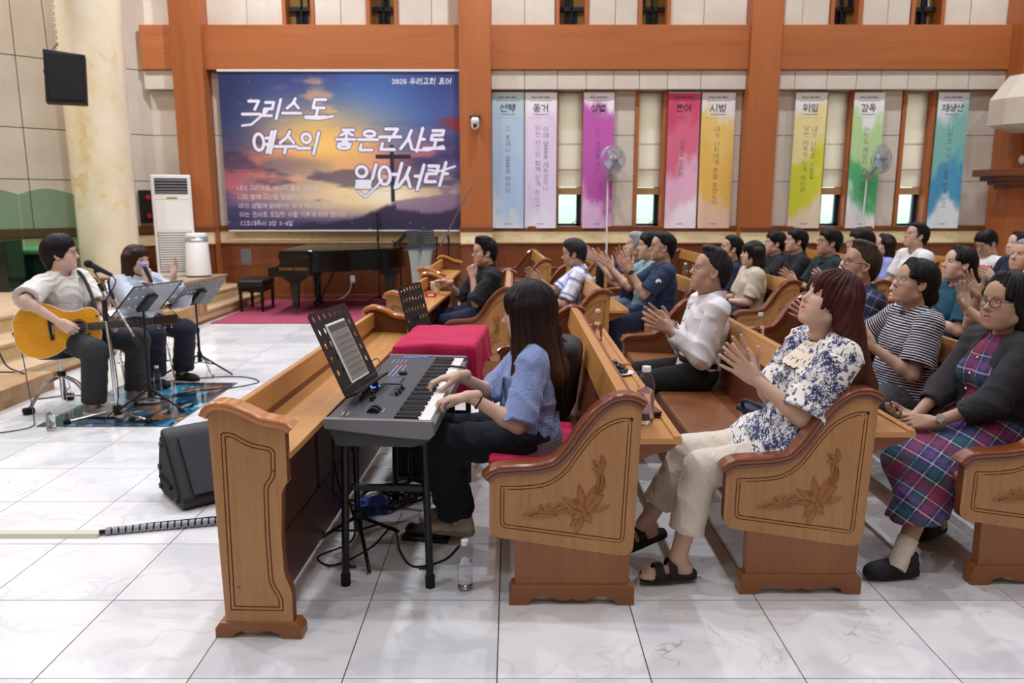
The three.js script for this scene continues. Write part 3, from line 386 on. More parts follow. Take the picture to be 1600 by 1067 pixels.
function desk(label, x, z, L, dx) {
  const t = thing('pew_desk', label, 'desk', [x, 0, z], -Math.asin(dx / L));
  for (const [G, zz] of [[DG, 0], [DGf, -L]]) { for (const [n, g, m] of [['end_panel_core', G.plate, M.groove], ['end_panel', G.face, M.pew], ['end_cap', G.cap, M.capDesk], ['end_foot', G.foot, M.base]]) part(t, n, g, m).position.z = zz; G.screws.forEach((s) => { part(t, 'screw', s, M.brass); }); }
  const n = L - 0.09, zc = -L / 2;
  part(t, 'front_board', grain(bx(0.025, 0.70, n, 0.035, 0.465, zc, 0.003), 'z'), M.pewInner); part(t, 'top_rail', grain(bx(0.03, 0.10, n + 0.02, 0.036, 0.785, zc, 0.006), 'z'), M.ledge);
  part(t, 'desk_ledge', grain(mv(bx(0.225, 0.026, n + 0.04, 0, 0, 0, 0.004), 0.155, 0.688, zc, 0, 0, -0.05), 'z'), M.ledge, 'sloping desk board'); part(t, 'toe_board', grain(bx(0.022, 0.24, n, 0.16, 0.20, zc, 0.003), 'z'), M.deskDark);
  const k = Math.max(2, Math.round(L / 0.62)); for (let i = 0; i < k; i++) part(t, 'front_panel', grain(bx(0.014, 0.30, n / k - 0.06, 0.165, 0.475, -0.045 - n / k * (i + 0.5), 0.004), 'z', 1, i), M.deskDark);
  part(t, 'panel_frame', grain(bx(0.012, 0.36, n, 0.155, 0.49, zc), 'z'), M.deskDark);
  return t;
}
const desk1 = desk('long front kneeler desk standing beside the stage keyboard, its carved end nearest the camera', -1.04, -2.573, 2.5, 0.09);
desk('front kneeler desk with a paper cup on it, behind the red-covered stand', -0.95, -5.85, 1.62, 0.1);
desk('farthest front kneeler desk, below the lectern and music stands by the back wall', -0.96, -8.05, 1.7, 0.05);
const pew1 = pew('pew on which the keyboard player sits, nearest carved end at the picture centre', 0, -2.80, 2.5);
pew('pew on which the woman in the toile blouse and the white-shirted man sit', 0.924, -2.885, 2.85);
pew('pew on which the women in the plaid dress and striped tee sit', 1.90, -2.96, 3.1);
pew('pew of the ponytailed woman in teal, behind the striped tee', 2.85, -3.05, 3.15);
pew('pew of the grey-haired man at the right edge, behind the teal row', 3.80, -3.12, 3.2, 0, false);
const MID = [[-0.46, -6.40, 1.7], [0.31, -6.22, 2.5], [1.25, -6.72, 2.1], [2.13, -6.98, 2.1], [2.95, -7.0, 2.4], [3.84, -7.35, 2.0], [4.80, -7.3, 2.0]];
const MIDL = ['pew of the man in the black tee, past the red-covered stand', 'pew of the man in the white and blue plaid shirt, beyond the first aisle', 'pew of the man in the navy tee clapping beside his two neighbours', 'pew of the woman in the beige tee beside the aisle', 'pew of the two men in black polo shirts resting their arms forward', 'pew of the man in the plain white tee under the green and blue banners', 'pew of the man in the white, red and navy sweatshirt'];
MID.forEach(([x, z, L], i) => pew(MIDL[i], x, z, L, i ? -0.1 : 0));
const FAR = [[-0.35, -9.5], [0.0, -9.55], [0.72, -9.7], [1.45, -9.75], [2.2, -9.7], [3.1, -9.8], [4.1, -9.8], [5.2, -9.8]];
const FARL = ['empty far pew by the back wall right behind the farthest desk', 'empty far pew by the back wall left of the plaid shirted man', 'empty far pew by the back wall just right of the plaid shirted man', 'empty far pew by the back wall behind the three clapping men', 'empty far pew by the back wall behind the balding white-shirted man', 'empty far pew by the back wall behind the black polo shirts', 'empty far pew by the back wall below the green banner', 'empty far pew by the back wall below the blue-green banner at the right'];
FAR.forEach(([x, z], i) => { if (i) pew(FARL[i], x, z, 1.9, -0.1, false); });
// ---------------------------------------------------------------- banners
function cloth(w, h, amp, seed, nx = 14, ny = 28) { const g = new THREE.BoxGeometry(w, h, 0.004, nx, ny, 1), P = g.attributes.position; for (let i = 0; i < P.count; i++) { const x = P.getX(i), y = P.getY(i), k = (0.5 - y / h); P.setZ(i, P.getZ(i) + amp * k * (Math.sin(x / w * 7 + seed + y * 1.3) * 0.6 + Math.sin(x / w * 3 + seed * 2 - y * 2.1) * 0.6)); } g.computeVertexNormals(); return prep(g); }
const sky = (x, y, W, H) => { // painted dusk sky of the big banner
  const u = x / W, v = y / H, w = fbm(u * 3.2, v * 5, 5), w2 = fbm(u * 7 + 5, v * 12 + w * 2, 5);
  let c = mixc(hex('#36427a'), hex('#4a62a0'), sstep(0, 0.35, v)); c = mixc(c, hex('#5b4374'), sstep(0.3, 0.6, v) * 0.8);
  c = mixc(c, hex('#4f80c4'), sstep(0.35, 0, Math.hypot(u - 0.63, (v - 0.2) * 0.8)) * 0.75);
  c = mixc(c, hex('#d46a72'), sstep(0.5, 0.68, w + (0.5 - Math.abs(v - 0.62)) * 0.25) * sstep(0.3, 0.55, v) * 0.9);
  c = mixc(c, hex('#eeb088'), sstep(0.55, 0.75, w2) * sstep(0.35, 0.05, Math.hypot(u - 0.47, (v - 0.22) * 0.7)) * 0.7);
  c = mixc(c, hex('#ffcf74'), clamp(Math.pow(sstep(0.5, 0, Math.hypot((u - 0.42) * 0.85, (v - 0.45) * 1.1)), 1.4) * (0.4 + w * 0.9)));
  c = mixc(c, hex('#ffe2aa'), clamp(1.1 * Math.pow(sstep(0.52, 0, Math.hypot((u - 0.6) * 0.7, (v - 0.77) * 1.9)), 1.1)));
  c = mixc(c, hex('#fff4d8'), sstep(0.13, 0, Math.hypot((u - 0.68) * 0.8, (v - 0.77) * 1.2)));
  c = mixc(c, hex('#2a2c52'), sstep(0.56, 0.7, fbm(u * 4 + 9, v * 9 + 2, 5)) * sstep(0.25, 0.5, v) * 0.55);
  c = mixc(c, hex('#8d2f3a'), sstep(0.82, 1, u) * sstep(0.18, 0.3, v) * sstep(0.5, 0.35, v) * sstep(0.4, 0.6, w2));
  c = mixc(c, hex('#20264a'), sstep(0.25, 0.0, u) * sstep(0.9, 0.2, v) * 0.7);
  const ridge = 0.98 - 0.15 * sstep(0.3, 0.72, u) + 0.05 * (fbm(u * 9, 3, 4) - 0.5) * 2 - (u > 0.72 ? -0.03 : 0), ridge0 = 0.80 - 0.04 * fbm(u * 12, 8, 3) + 0.12 * (0.9 - u);
  if (u > 0.7) c = mixc(c, hex('#7a5f86'), sstep(ridge0 - 0.01, ridge0 + 0.01, v) * 0.7);
  c = mixc(c, hex('#3a2c45'), sstep(ridge - 0.012, ridge + 0.02, v)); c = mixc(c, hex('#262743'), sstep(0.88, 1, v) * 0.8);
  return c;
};
const bigTex = canvasTex(2048, 1340, (c, W, H) => {
  const id = c.createImageData(W / 4, H / 4), w4 = W / 4, h4 = H / 4; for (let y = 0; y < h4; y++) for (let x = 0; x < w4; x++) { const k = sky(x, y, w4, h4), o = (y * w4 + x) * 4; id.data[o] = k[0]; id.data[o + 1] = k[1]; id.data[o + 2] = k[2]; id.data[o + 3] = 255; }
  const t = document.createElement('canvas'); t.width = w4; t.height = h4; t.getContext('2d').putImageData(id, 0, 0); c.imageSmoothingEnabled = true; c.drawImage(t, 0, 0, W, H);
  const rnd = rng(9); for (let i = 0; i < 110; i++) { const x = rnd() * W, y = rnd() * H; if (x > W * 0.35 && y < H * 0.7 && x < W * 0.95) continue; c.fillStyle = `rgba(225,200,215,${0.15 + rnd() * 0.5})`; c.beginPath(); c.arc(x, y, 2 + rnd() * 6, 0, 7); c.fill(); }
  c.fillStyle = '#2b2130'; c.fillRect(1432, 610, 34, 480); c.fillRect(1310, 690, 300, 36);
  c.fillStyle = '#eae6f2'; hangul(c, '2026 우리교회 표어', 1465, 60, 52, { weight: 0.12, color: '#efeaf4', slant: 0.15 });
  for (const [wt, col] of [[0.22, '#3b3f74'], [0.145, '#f6f4ff']]) { // brush-lettered slogan
    hangul(c, '그리스', 200, 230, 165, { weight: wt, slant: 0.3, color: col, jitter: 0.09, gap: 0.02 }); hangul(c, '도', 740, 222, 175, { weight: wt, slant: 0.3, color: col, jitter: 0.05 });
    hangul(c, '예수의', 260, 500, 185, { weight: wt, slant: 0.3, color: col, jitter: 0.09, gap: 0.06 }); hangul(c, '좋은', 970, 480, 175, { weight: wt, slant: 0.3, color: col, jitter: 0.09 }); hangul(c, '군사로', 1340, 475, 185, { weight: wt, slant: 0.3, color: col, jitter: 0.09 });
    hangul(c, '일어서라', 1120, 770, 195, { weight: wt, slant: 0.3, color: col, jitter: 0.12, gap: 0.03 });
    c.lineWidth = 165 * wt * 0.8; c.strokeStyle = col; for (const p of [[[180, 450], [260, 440], [400, 330]], [[720, 385], [830, 395], [960, 372]], [[1640, 650], [1760, 655], [1890, 620]], [[1150, 1000], [1210, 1050], [1310, 960], [1360, 900]], [[1760, 820], [1860, 830], [1990, 790]]]) { c.beginPath(); p.forEach((q, i) => c[i ? 'lineTo' : 'moveTo'](...q)); c.stroke(); }
  }
  ['네가 그리스도 예수의 좋은 군사로', '나와 함께 고난을 받을찌니 군사로 다니는 자는', '자기 생활에 얽매이는 자가 하나도 없나니', '이는 군사로 모집한 자를 기쁘게 하려 함이라', '디모데후서 2장 3~4절'].forEach((s, i) => hangul(c, s, 100 + i * 3, 950 + i * 76, 44, { weight: 0.1, color: '#ddd3da', gap: 0.03 }));
});
const banner = thing('banner', 'large sunset banner with white brushed lettering and a cross on the back wall', 'banner', [-2.575, 2.275, -12.07]);
part(banner, 'banner_sheet', cloth(3.62, 2.36, 0.012, 2, 30, 20), std('#ffffff', 0.75, { map: bigTex })); part(banner, 'banner_batten', bx(3.64, 0.03, 0.02, 0, 1.18, 0.012, 0.004), M.white); part(banner, 'banner_batten', bx(3.6, 0.02, 0.015, 0.01, -1.18, 0.02, 0.004), M.white);
const VB = [ // x0, x1, tints top to bottom, title, verse columns right to left, colour words
  [-0.30, 0.18, '#c3dbe2,#bcd6ea,#b4d0ea,#e6eef2', '선택', ['그 중에서 열둘을 택하여'], 'light blue', 0], [0.20, 0.68, '#f4f2f4,#ead9ee,#e2d8f0,#efe9f4', '동거', ['이에 열둘을 세우셨으니', '이는 자기와 함께 있게 하시고'], 'pale lilac', 1],
  [1.085, 1.545, '#f6f2f4,#c65fb4,#c05cb0,#e3bfe0', '성별', ['나의 멍에를 메라'], 'purple and pink', 2], [2.365, 2.845, '#d6486c,#e0708c,#efb9d2,#fbeef2', '분여', ['성령을 받으라'], 'pink-red', 3], [2.875, 3.375, '#f4f0ee,#f3cf74,#f0c462,#f2d0b4', '시범', ['내가 너희에게 본을 보였노라'], 'yellow-orange', 4],
  [4.285, 4.765, '#f4f2f0,#f2e6a0,#d8dd3c,#eedcc0', '위임', ['내가 너희로 사람을', '낚는 어부가 되게 하리라'], 'lemon yellow', 5], [5.17, 5.63, '#f6f6f2,#bfe2a0,#58b878,#f4f4f0', '감독', ['아직도 깨닫지 못하느냐'], 'green', 6], [6.44, 6.91, '#e9eeec,#8ccabf,#4f9fc6,#e6efee', '재생산', ['너희로 가서 과실을 맺게 하고'], 'blue-green', 7],
];
VB.forEach(([x0, x1, tints, title, verse, word, k]) => {
  const tex = canvasTex(256, 1088, (c, W, H) => {
    const T = tints.split(',').map(hex), id = c.createImageData(128, 544);
    for (let y = 0; y < 544; y++) for (let x = 0; x < 128; x++) { const u = x / 128, v = y / 544, n = (fbm(u * 2.2 + k * 7, v * 5 + k, 4) - 0.5) * 0.55 + (u - 0.5) * (k % 2 ? 0.16 : -0.16); let t = clamp(v + n * 0.8) * 3; const i = Math.min(2, Math.floor(t)), f = sstep(0.25, 0.75, t - i), q = mixc(T[i], T[i + 1], f), o = (y * 128 + x) * 4; id.data[o] = q[0]; id.data[o + 1] = q[1]; id.data[o + 2] = q[2]; id.data[o + 3] = 255; }
    const t = document.createElement('canvas'); t.width = 128; t.height = 544; t.getContext('2d').putImageData(id, 0, 0); c.drawImage(t, 0, 0, W, H);
    hangul(c, '하나님 나라의 제자도', 50, 28, 15, { weight: 0.14, color: '#3a3840', gap: 0 }); c.fillStyle = '#3f3c44'; c.fillRect(34, 60, 188, 4); c.fillStyle = '#8c8890'; c.fillRect(34, 196, 188, 2); c.fillRect(70, 166, 116, 8);
    const s = title.length === 3 ? 58 : 62; hangul(c, title, 128 - title.length * s * 0.53, 88, s, { weight: 0.13, color: '#2f2d33', gap: 0.04 });
    verse.forEach((t2, i) => hangul(c, t2, verse.length > 1 ? 148 - i * 66 : 104, 236 + (verse[0].length < 9 ? 130 : 30) + (i ? -10 : 0), 42, { weight: 0.07, vertical: true, color: '#4d4a52', gap: 0.14 })); c.fillStyle = '#77747c'; c.fillRect(100, 1050, 56, 6);
  });
  const t = thing('hanging_banner', `narrow ${word} hanging banner with vertical Korean lettering`, 'banner', [(x0 + x1) / 2, 2.14, ZW + 0.10]);
  part(t, 'banner_sheet', cloth(x1 - x0, 2.02, 0.02, k * 1.7), std('#ffffff', 0.8, { map: tex })); part(t, 'banner_rod', rod([-(x1 - x0) / 2, 1.01, 0.004], [(x1 - x0) / 2, 1.01, 0.004], 0.006), M.white);
});
// ---------------------------------------------------------------- wall-mounted things
{
  const f = thing('wall_fan', 'grey caged wall fan beside the purple and pink banner', 'fan', [1.51, 2.15, -11.78]);
  part(f, 'wall_bracket', [bx(0.1, 0.16, 0.04, -0.03, -0.22, -0.30, 0.01), rod([-0.03, -0.22, -0.3], [0, -0.08, -0.1], 0.022)], M.silver); part(f, 'motor', mv(lathe([[0, -0.1], [0.06, -0.09], [0.075, -0.02], [0.07, 0.03], [0, 0.05]], 20), 0, 0, -0.06, Math.PI / 2), M.silver);
  const cage = new THREE.Group(); const head = []; for (const [r, z] of [[0.2, 0.01], [0.2, -0.04], [0.15, 0.05], [0.1, 0.065], [0.15, -0.075]]) head.push(mv(prep(new THREE.TorusGeometry(r, r === 0.2 ? 0.006 : 0.0022, 6, 40)), 0, 0, z)); for (let i = 0; i < 40; i++) { const a = i / 40 * Math.PI * 2, C = Math.cos(a), S = Math.sin(a); head.push(tube([[C * 0.2, S * 0.2, 0.01], [C * 0.14, S * 0.14, 0.055], [C * 0.04, S * 0.04, 0.07]], 0.0015, 6, 4), tube([[C * 0.2, S * 0.2, -0.04], [C * 0.14, S * 0.14, -0.08], [C * 0.05, S * 0.05, -0.09]], 0.0015, 6, 4)); }
  const tilt = [-0.1, 0.5, 0.25], cg = part(f, 'cage', head, M.silver); const hub = part(f, 'hub', lathe([[0, 0.035], [0.03, 0.03], [0.045, 0], [0.045, -0.03]], 18).rotateX(Math.PI / 2).translate(0, 0, 0.04), M.grey);
  const bl = (a) => { const g = ext(round([[0.03, -0.03], [0.17, -0.07], [0.185, 0.0], [0.17, 0.06], [0.03, 0.03]], 0.03), 0.004); mv(g, 0, 0, 0, 0.35); g.rotateZ(a); return g; }; const blades = []; for (let i = 0; i < 4; i++) blades.push(part(f, 'blade', bl(i * Math.PI / 2 + 0.4), phy('#c9d6e2', 0.3, { transmission: 0.4, thickness: 0 })));
  for (const o of [cg, hub, ...blades]) o.rotation.set(...tilt);
  clones(f, [(c) => { c.position.set(5.49, 2.16, -11.78); tag(c, 'grey caged wall fan beside the green banner'); }]);
  single('cable_conduit', 'thin white conduit running down the wall below the purple banner', 'conduit', rod([1.475, 0.62, ZW + 0.12], [1.47, 2.0, ZW + 0.125], 0.014), M.white);
  single('cable_conduit', 'thin white conduit running down the wall below the green banner', 'conduit', rod([5.42, 0.8, ZW + 0.12], [5.45, 2.0, ZW + 0.125], 0.014), M.white);
  const cc = thing('security_camera', 'white dome security camera on the wooden pillar right of the large banner', 'camera', [-0.545, 2.67, -11.92]);
  part(cc, 'mount', bx(0.16, 0.04, 0.08, 0.0, 0.1, 0.04, 0.008), M.black); part(cc, 'housing', lathe([[0, 0.09], [0.05, 0.085], [0.062, 0.05], [0.062, -0.02], [0, -0.02]], 20).translate(0, 0, 0.1), M.whitePlastic); part(cc, 'dome', ball(0.058, 0, -0.03, 0.1, 1, 1.0, 1, 18), M.whitePlastic); part(cc, 'lens', [cyl(0.028, 0.03, 0.02).rotateX(Math.PI / 2).translate(0, -0.035, 0.155)], M.black);
  const sp = thing('hanging_speaker', 'black loudspeaker cabinet hung on chains in front of the marble column', 'speaker', [-4.44, 2.76, -8.05], 0.45);
  part(sp, 'cabinet', ext([[-0.19, -0.25], [0.17, -0.25], [0.19, 0.22], [-0.17, 0.25]].map((p) => p), 0.26, 0.012).translate(0, 0, -0.2), M.blackMatte); part(sp, 'grille', bx(0.31, 0.44, 0.012, 0, 0, 0.064, 0.01), M.black); part(sp, 'wall_socket', bx(0.01, 0.03, 0.05, -0.185, 0.05, -0.05), M.rubber);
  part(sp, 'hanging_bracket', rod([-0.12, 0.24, -0.1], [-0.05, 0.33, -0.1], 0.006), M.steel);
  for (const [dx, r] of [[-0.14, 0.005], [-0.05, 0.004]]) { const ch = []; for (let i = 0; i < 60; i++) { const g = new THREE.TorusGeometry(0.014, 0.0035, 5, 8); g.scale(0.65, 1.3, 1); mv(g, dx, 0.33 + i * 0.058 * 1.0, -0.1, 0, (i % 2) * Math.PI / 2); ch.push(prep(g)); } part(sp, 'chain', dx === -0.05 ? ch : [tube([[dx, 0.24, -0.1], [dx - 0.03, 2, -0.1], [dx, 3.7, -0.1]], r, 10, 6)], M.steel); }
  const ou = thing('wall_outlet', 'white wall socket with a plugged cord under the grand piano', 'socket', [-2.515, 0.33, ZW + 0.06]); part(ou, 'cover_plate', bx(0.075, 0.12, 0.012, 0, 0, 0.006, 0.004), M.white); part(ou, 'plug', [cyl(0.018, 0.02, 0.03).rotateX(Math.PI / 2).translate(0, -0.02, 0.025)], M.white); part(ou, 'cord', tube([[0, -0.03, 0.035], [-0.05, -0.18, 0.05], [-0.18, -0.3, 0.08], [-0.45, -0.315, 0.2]], 0.006, 24, 6), M.white);
  single('access_plate', 'brushed steel access plate in the wainscot between purifier and piano', 'panel', bx(0.17, 0.26, 0.008, -4.17, 0.68, ZW + 0.065, 0.002), M.steel);
  const fb = thing('fire_cabinet', 'dark fire alarm cabinet with red buttons beside the air conditioner', 'alarm', [-5.635, 1.46, -12.07], R(47.8)); part(fb, 'cabinet', bx(0.2, 0.5, 0.05, 0, 0, 0.05, 0.006), M.black); for (const y of [0.14, -0.14]) part(fb, 'alarm_button', [cyl(0.035, 0.035, 0.02).rotateX(Math.PI / 2).translate(0.02, y, 0.08)], M.red);
  const gl = thing('globe_lamp', 'white globe lamp standing in the arched niche at the right', 'lamp', [7.55, 2.0, -11.75]); part(gl, 'foot', lathe([[0, 0], [0.05, 0], [0.045, 0.02], [0.02, 0.035], [0.02, 0.05], [0, 0.05]], 20), M.white); part(gl, 'globe', ball(0.1, 0, 0.14, 0, 1, 1, 1, 24), M.whitePlastic);
}
// ---------------------------------------------------------------- on the stage
{
  const ac = thing('air_conditioner', 'tall white floor-standing air conditioner beside the marble column', 'air conditioner', [-5.02, 0.45, -11.62], R(24));
  part(ac, 'cabinet', bx(0.54, 1.47, 0.36, 0, 0.735, 0, 0.02), M.white); part(ac, 'air_outlet', bx(0.44, 0.22, 0.02, 0.0, 1.31, 0.178, 0.004), M.blackMatte); for (let i = 0; i < 5; i++) part(ac, 'louver', mv(bx(0.43, 0.012, 0.03, 0, 0, 0), 0, 1.225 + i * 0.042, 0.186, 0.5), M.grey);
  part(ac, 'upper_panel', bx(0.46, 0.44, 0.015, 0, 0.89, 0.18, 0.006), M.whitePlastic); part(ac, 'control_strip', bx(0.46, 0.05, 0.018, 0, 1.14, 0.18, 0.004), M.white); part(ac, 'display', bx(0.14, 0.025, 0.004, 0.0, 1.14, 0.19), std('#4a4f10', 0.3, { emissive: '#9aa820', emissiveIntensity: 0.5 }));
  part(ac, 'intake_backing', bx(0.46, 0.6, 0.012, 0, 0.36, 0.176), M.grey); for (let i = 0; i < 17; i++) part(ac, 'slat', mv(bx(0.44, 0.019, 0.012, 0, 0, 0, 0.003), 0, 0.09 + i * 0.035, 0.186, 0.35), M.whitePlastic);
  const pu = thing('air_purifier', 'white cylindrical air purifier with a silver band at the end of the stage', 'air purifier', [-4.62, 0.45, -11.42]); part(pu, 'body', lathe([[0, 0.02], [0.175, 0.02], [0.18, 0.03], [0.155, 0.51], [0, 0.51]], 36), M.whitePlastic); part(pu, 'band', lathe([[0.153, 0.51], [0.158, 0.515], [0.152, 0.585], [0, 0.585]], 36), M.silver); part(pu, 'top', lathe([[0.15, 0.585], [0.148, 0.62], [0.13, 0.635], [0.1, 0.62], [0, 0.62]], 36), M.white); part(pu, 'base', lathe([[0, 0], [0.172, 0], [0.172, 0.02], [0, 0.02]], 36), M.black);
  const arch = (w, h, d) => { const p = [[-w / 2, 0], [w / 2, 0], [w / 2, h - 0.06]]; for (let i = 1; i < 12; i++) { const t = i / 12; p.push([w / 2 - w * t, h - 0.06 + d * Math.sin(Math.PI * t)]); } p.push([-w / 2, h - 0.06]); return ext(p, 0.012, 0.001); };
  [[-5.84, 'rightmost'], [-6.54, 'second']].forEach(([x, w]) => single('glass_screen', { rightmost: 'green-tinted glass screen with arched top, right panel, behind the guitarist', second: 'green-tinted glass screen with arched top at the left picture edge' }[w], 'glass screen', arch(0.69, 1.24, 0.07).translate(0, 0, 0), M.greenGlass, [x, 0.45, -9.89]));
  const cush = phy('#93b57a', 0.8), skirt = std('#15221c', 0.9);
  [['-6.86', 'left round stool with green cushion and dark skirt behind the glass screens'], ['-6.22', 'right round stool with green cushion and dark skirt, behind the guitarist’s head'.replace('’', '')]].forEach(([x, l]) => { const t = thing('stool', l, 'stool', [+x, 0.45, -10.25]); part(t, 'skirt', lathe([[0, 0], [0.22, 0], [0.24, 0.42], [0, 0.42]], 28), skirt); part(t, 'cushion', lathe([[0, 0.42], [0.27, 0.42], [0.30, 0.46], [0.26, 0.5], [0.1, 0.515], [0, 0.515]], 28), cush); });
  const gp = thing('glass_pulpit', 'dark green glass pulpit box in front of the arched glass screens', 'pulpit', [-6.36, 0.45, -9.62]); for (const [x, z, w, d] of [[-0.2, 0, 0.012, 0.35], [0.2, 0, 0.012, 0.35], [0, 0.17, 0.4, 0.012]]) part(gp, 'glass_panel', bx(w, 0.62, d, x, 0.31, z), phy('#2f6a50', 0.05, { transmission: 0.9, thickness: 0 })); part(gp, 'glass_top', bx(0.46, 0.012, 0.4, 0, 0.63, 0), M.greenGlass);
}
// ---------------------------------------------------------------- grand piano and stool
const { FontLoader } = await import('three/addons/loaders/FontLoader.js'), { TextGeometry } = await import('three/addons/geometries/TextGeometry.js');
const font = await new FontLoader().loadAsync('fonts/droid/droid_serif_bold.typeface.json'), fontS = await new FontLoader().loadAsync('fonts/droid/droid_sans_bold.typeface.json');
const text = (s, size, f = font, d = 0.002) => { const g = new TextGeometry(s, { font: f, size, depth: d, curveSegments: 3 }); g.computeBoundingBox(); g.translate(-(g.boundingBox.max.x + g.boundingBox.min.x) / 2, 0, 0); return prep(g); };
{
  const p = thing('grand_piano', 'black grand piano with closed lid on the crimson carpet', 'piano', [-3.14, 0.012, -11.18]);
  const plan = round([[0.02, 0.72], [0.5, 0.72, 0.2], [0.85, 0.60, 0.3], [1.15, 0.28, 0.3], [1.45, 0.16, 0.3], [1.56, -0.15, 0.25], [1.54, -0.55, 0.2], [1.38, -0.72, 0.15], [0.02, -0.72]].map((q, i) => [q[0], q[1], q[2] ?? 0.001]), 0.1, 8);
  const slab = (pts, y0, y1, b = 0) => { const g = ext(pts.map(([x, z]) => [x, -z]).reverse(), y1 - y0, b); g.rotateX(-Math.PI / 2); g.translate(0, y0, 0); return g; };
  part(p, 'case', slab(plan, 0.585, 0.855, 0.004), M.pianoBlack); part(p, 'lid', slab(offsetPath(ccw(plan), -0.018), 0.857, 0.88, 0.006), M.pianoBlack);
  const cheek = round([[-0.155, 0.645, 0.015], [-0.155, 0.525, 0.01], [0.42, 0.525, 0.1], [0.42, 0.80, 0.01], [0.02, 0.855, 0.01], [-0.005, 0.84, 0.01], [0.015, 0.73, 0.08], [-0.02, 0.66, 0.06]], 0.01);
  for (const z of [0.675, -0.725]) part(p, 'cheek', ext(cheek, 0.05, 0.004).translate(0, 0, z), M.pianoBlack);
  part(p, 'key_bed', bx(0.55, 0.09, 1.36, 0.11, 0.57, 0, 0.004), M.pianoBlack); part(p, 'fallboard', mv(bx(0.02, 0.19, 1.34, 0, 0, 0, 0.006), 0.0, 0.72, 0, 0, 0, 0.25), M.pianoBlack); part(p, 'key_cover', bx(0.16, 0.025, 1.34, -0.06, 0.635, 0, 0.008), M.pianoBlack);
  part(p, 'lettering', text('YOUNG CHANG', 0.036).translate(0.19, 0.615, 0.7255), M.gold, 'gold lettering on the near cheek');
  const leg = (x, z) => { const o = part(p, 'leg', [mv(new RoundedBoxGeometry(0.28, 0.06, 0.16, 2, 0.01), x, 0.525, z), ext([[-0.16, 0.0], [-0.06, -0.08], [-0.035, -0.42], [0.035, -0.42], [0.06, -0.08], [0.16, 0]], 0.09, 0.006).translate(x, 0.51, z - 0.045)].map(prep), M.pianoBlack); part(o, 'caster', [cyl(0.028, 0.028, 0.02, 0, 0, 0, 16).rotateX(Math.PI / 2).translate(x, 0.03, z), bx(0.03, 0.05, 0.05, x, 0.07, z, 0.005)], M.brass); };
  leg(0.17, 0.60); leg(0.17, -0.60); leg(1.33, -0.28); part(p, 'leg_bracket', slab([[1.12, 0.0], [1.5, 0.0], [1.5, -0.5], [1.12, -0.5]], 0.545, 0.59, 0.005), M.pianoBlack);
  const ly = part(p, 'pedal_lyre', [bx(0.05, 0.44, 0.035, 0.33, 0.32, 0.06, 0.008), bx(0.05, 0.44, 0.035, 0.33, 0.32, -0.06, 0.008), bx(0.09, 0.07, 0.26, 0.33, 0.085, 0, 0.012)], M.pianoBlack); for (const z of [-0.06, 0, 0.06]) part(ly, 'pedal', mv(bx(0.14, 0.012, 0.025, 0, 0, 0, 0.004), 0.23, 0.06, z), M.gold); part(p, 'lyre_rod', rod([0.35, 0.1, 0.04], [0.58, 0.55, 0.04], 0.006), M.blackMetal); part(p, 'lyre_rod', rod([0.35, 0.1, -0.04], [0.58, 0.55, -0.04], 0.006), M.blackMetal);
  const s = thing('piano_stool', 'black leather piano stool with four turned legs on the carpet', 'stool', [-3.66, 0.012, -11.05]); part(s, 'cushion', bx(0.38, 0.13, 0.56, 0, 0.39, 0, 0.045), phy('#0d0d0e', 0.35)); part(s, 'apron', bx(0.35, 0.06, 0.52, 0, 0.31, 0, 0.008), M.pianoBlack); for (const [x, z] of [[-0.15, -0.24], [-0.15, 0.24], [0.15, -0.24], [0.15, 0.24]]) part(s, 'leg', [lathe([[0, 0], [0.018, 0], [0.02, 0.08], [0.026, 0.2], [0.022, 0.24], [0.03, 0.3], [0, 0.3]], 14).translate(x, 0, z)], M.pianoBlack);
}
// ---------------------------------------------------------------- stands
function perforated(w, h, rows, cols, rx, ry, margin) { const pts = round([[-w / 2, 0], [w / 2, 0], [w / 2, h], [-w / 2, h]], 0.02), holes = []; for (let r = 0; r < rows; r++) for (let c = 0; c < cols; c++) { const cx = -w / 2 + margin + (w - 2 * margin) * (cols > 1 ? c / (cols - 1) : 0.5), cy = h * 0.28 + (h * 0.65) * r / (rows - 1), q = []; for (let k = 0; k < 10; k++) q.push([cx + Math.cos(k / 10 * 6.2832) * rx, cy - Math.sin(k / 10 * 6.2832) * ry]); holes.push(q); } return ext(pts, 0.0025, 0, holes); }
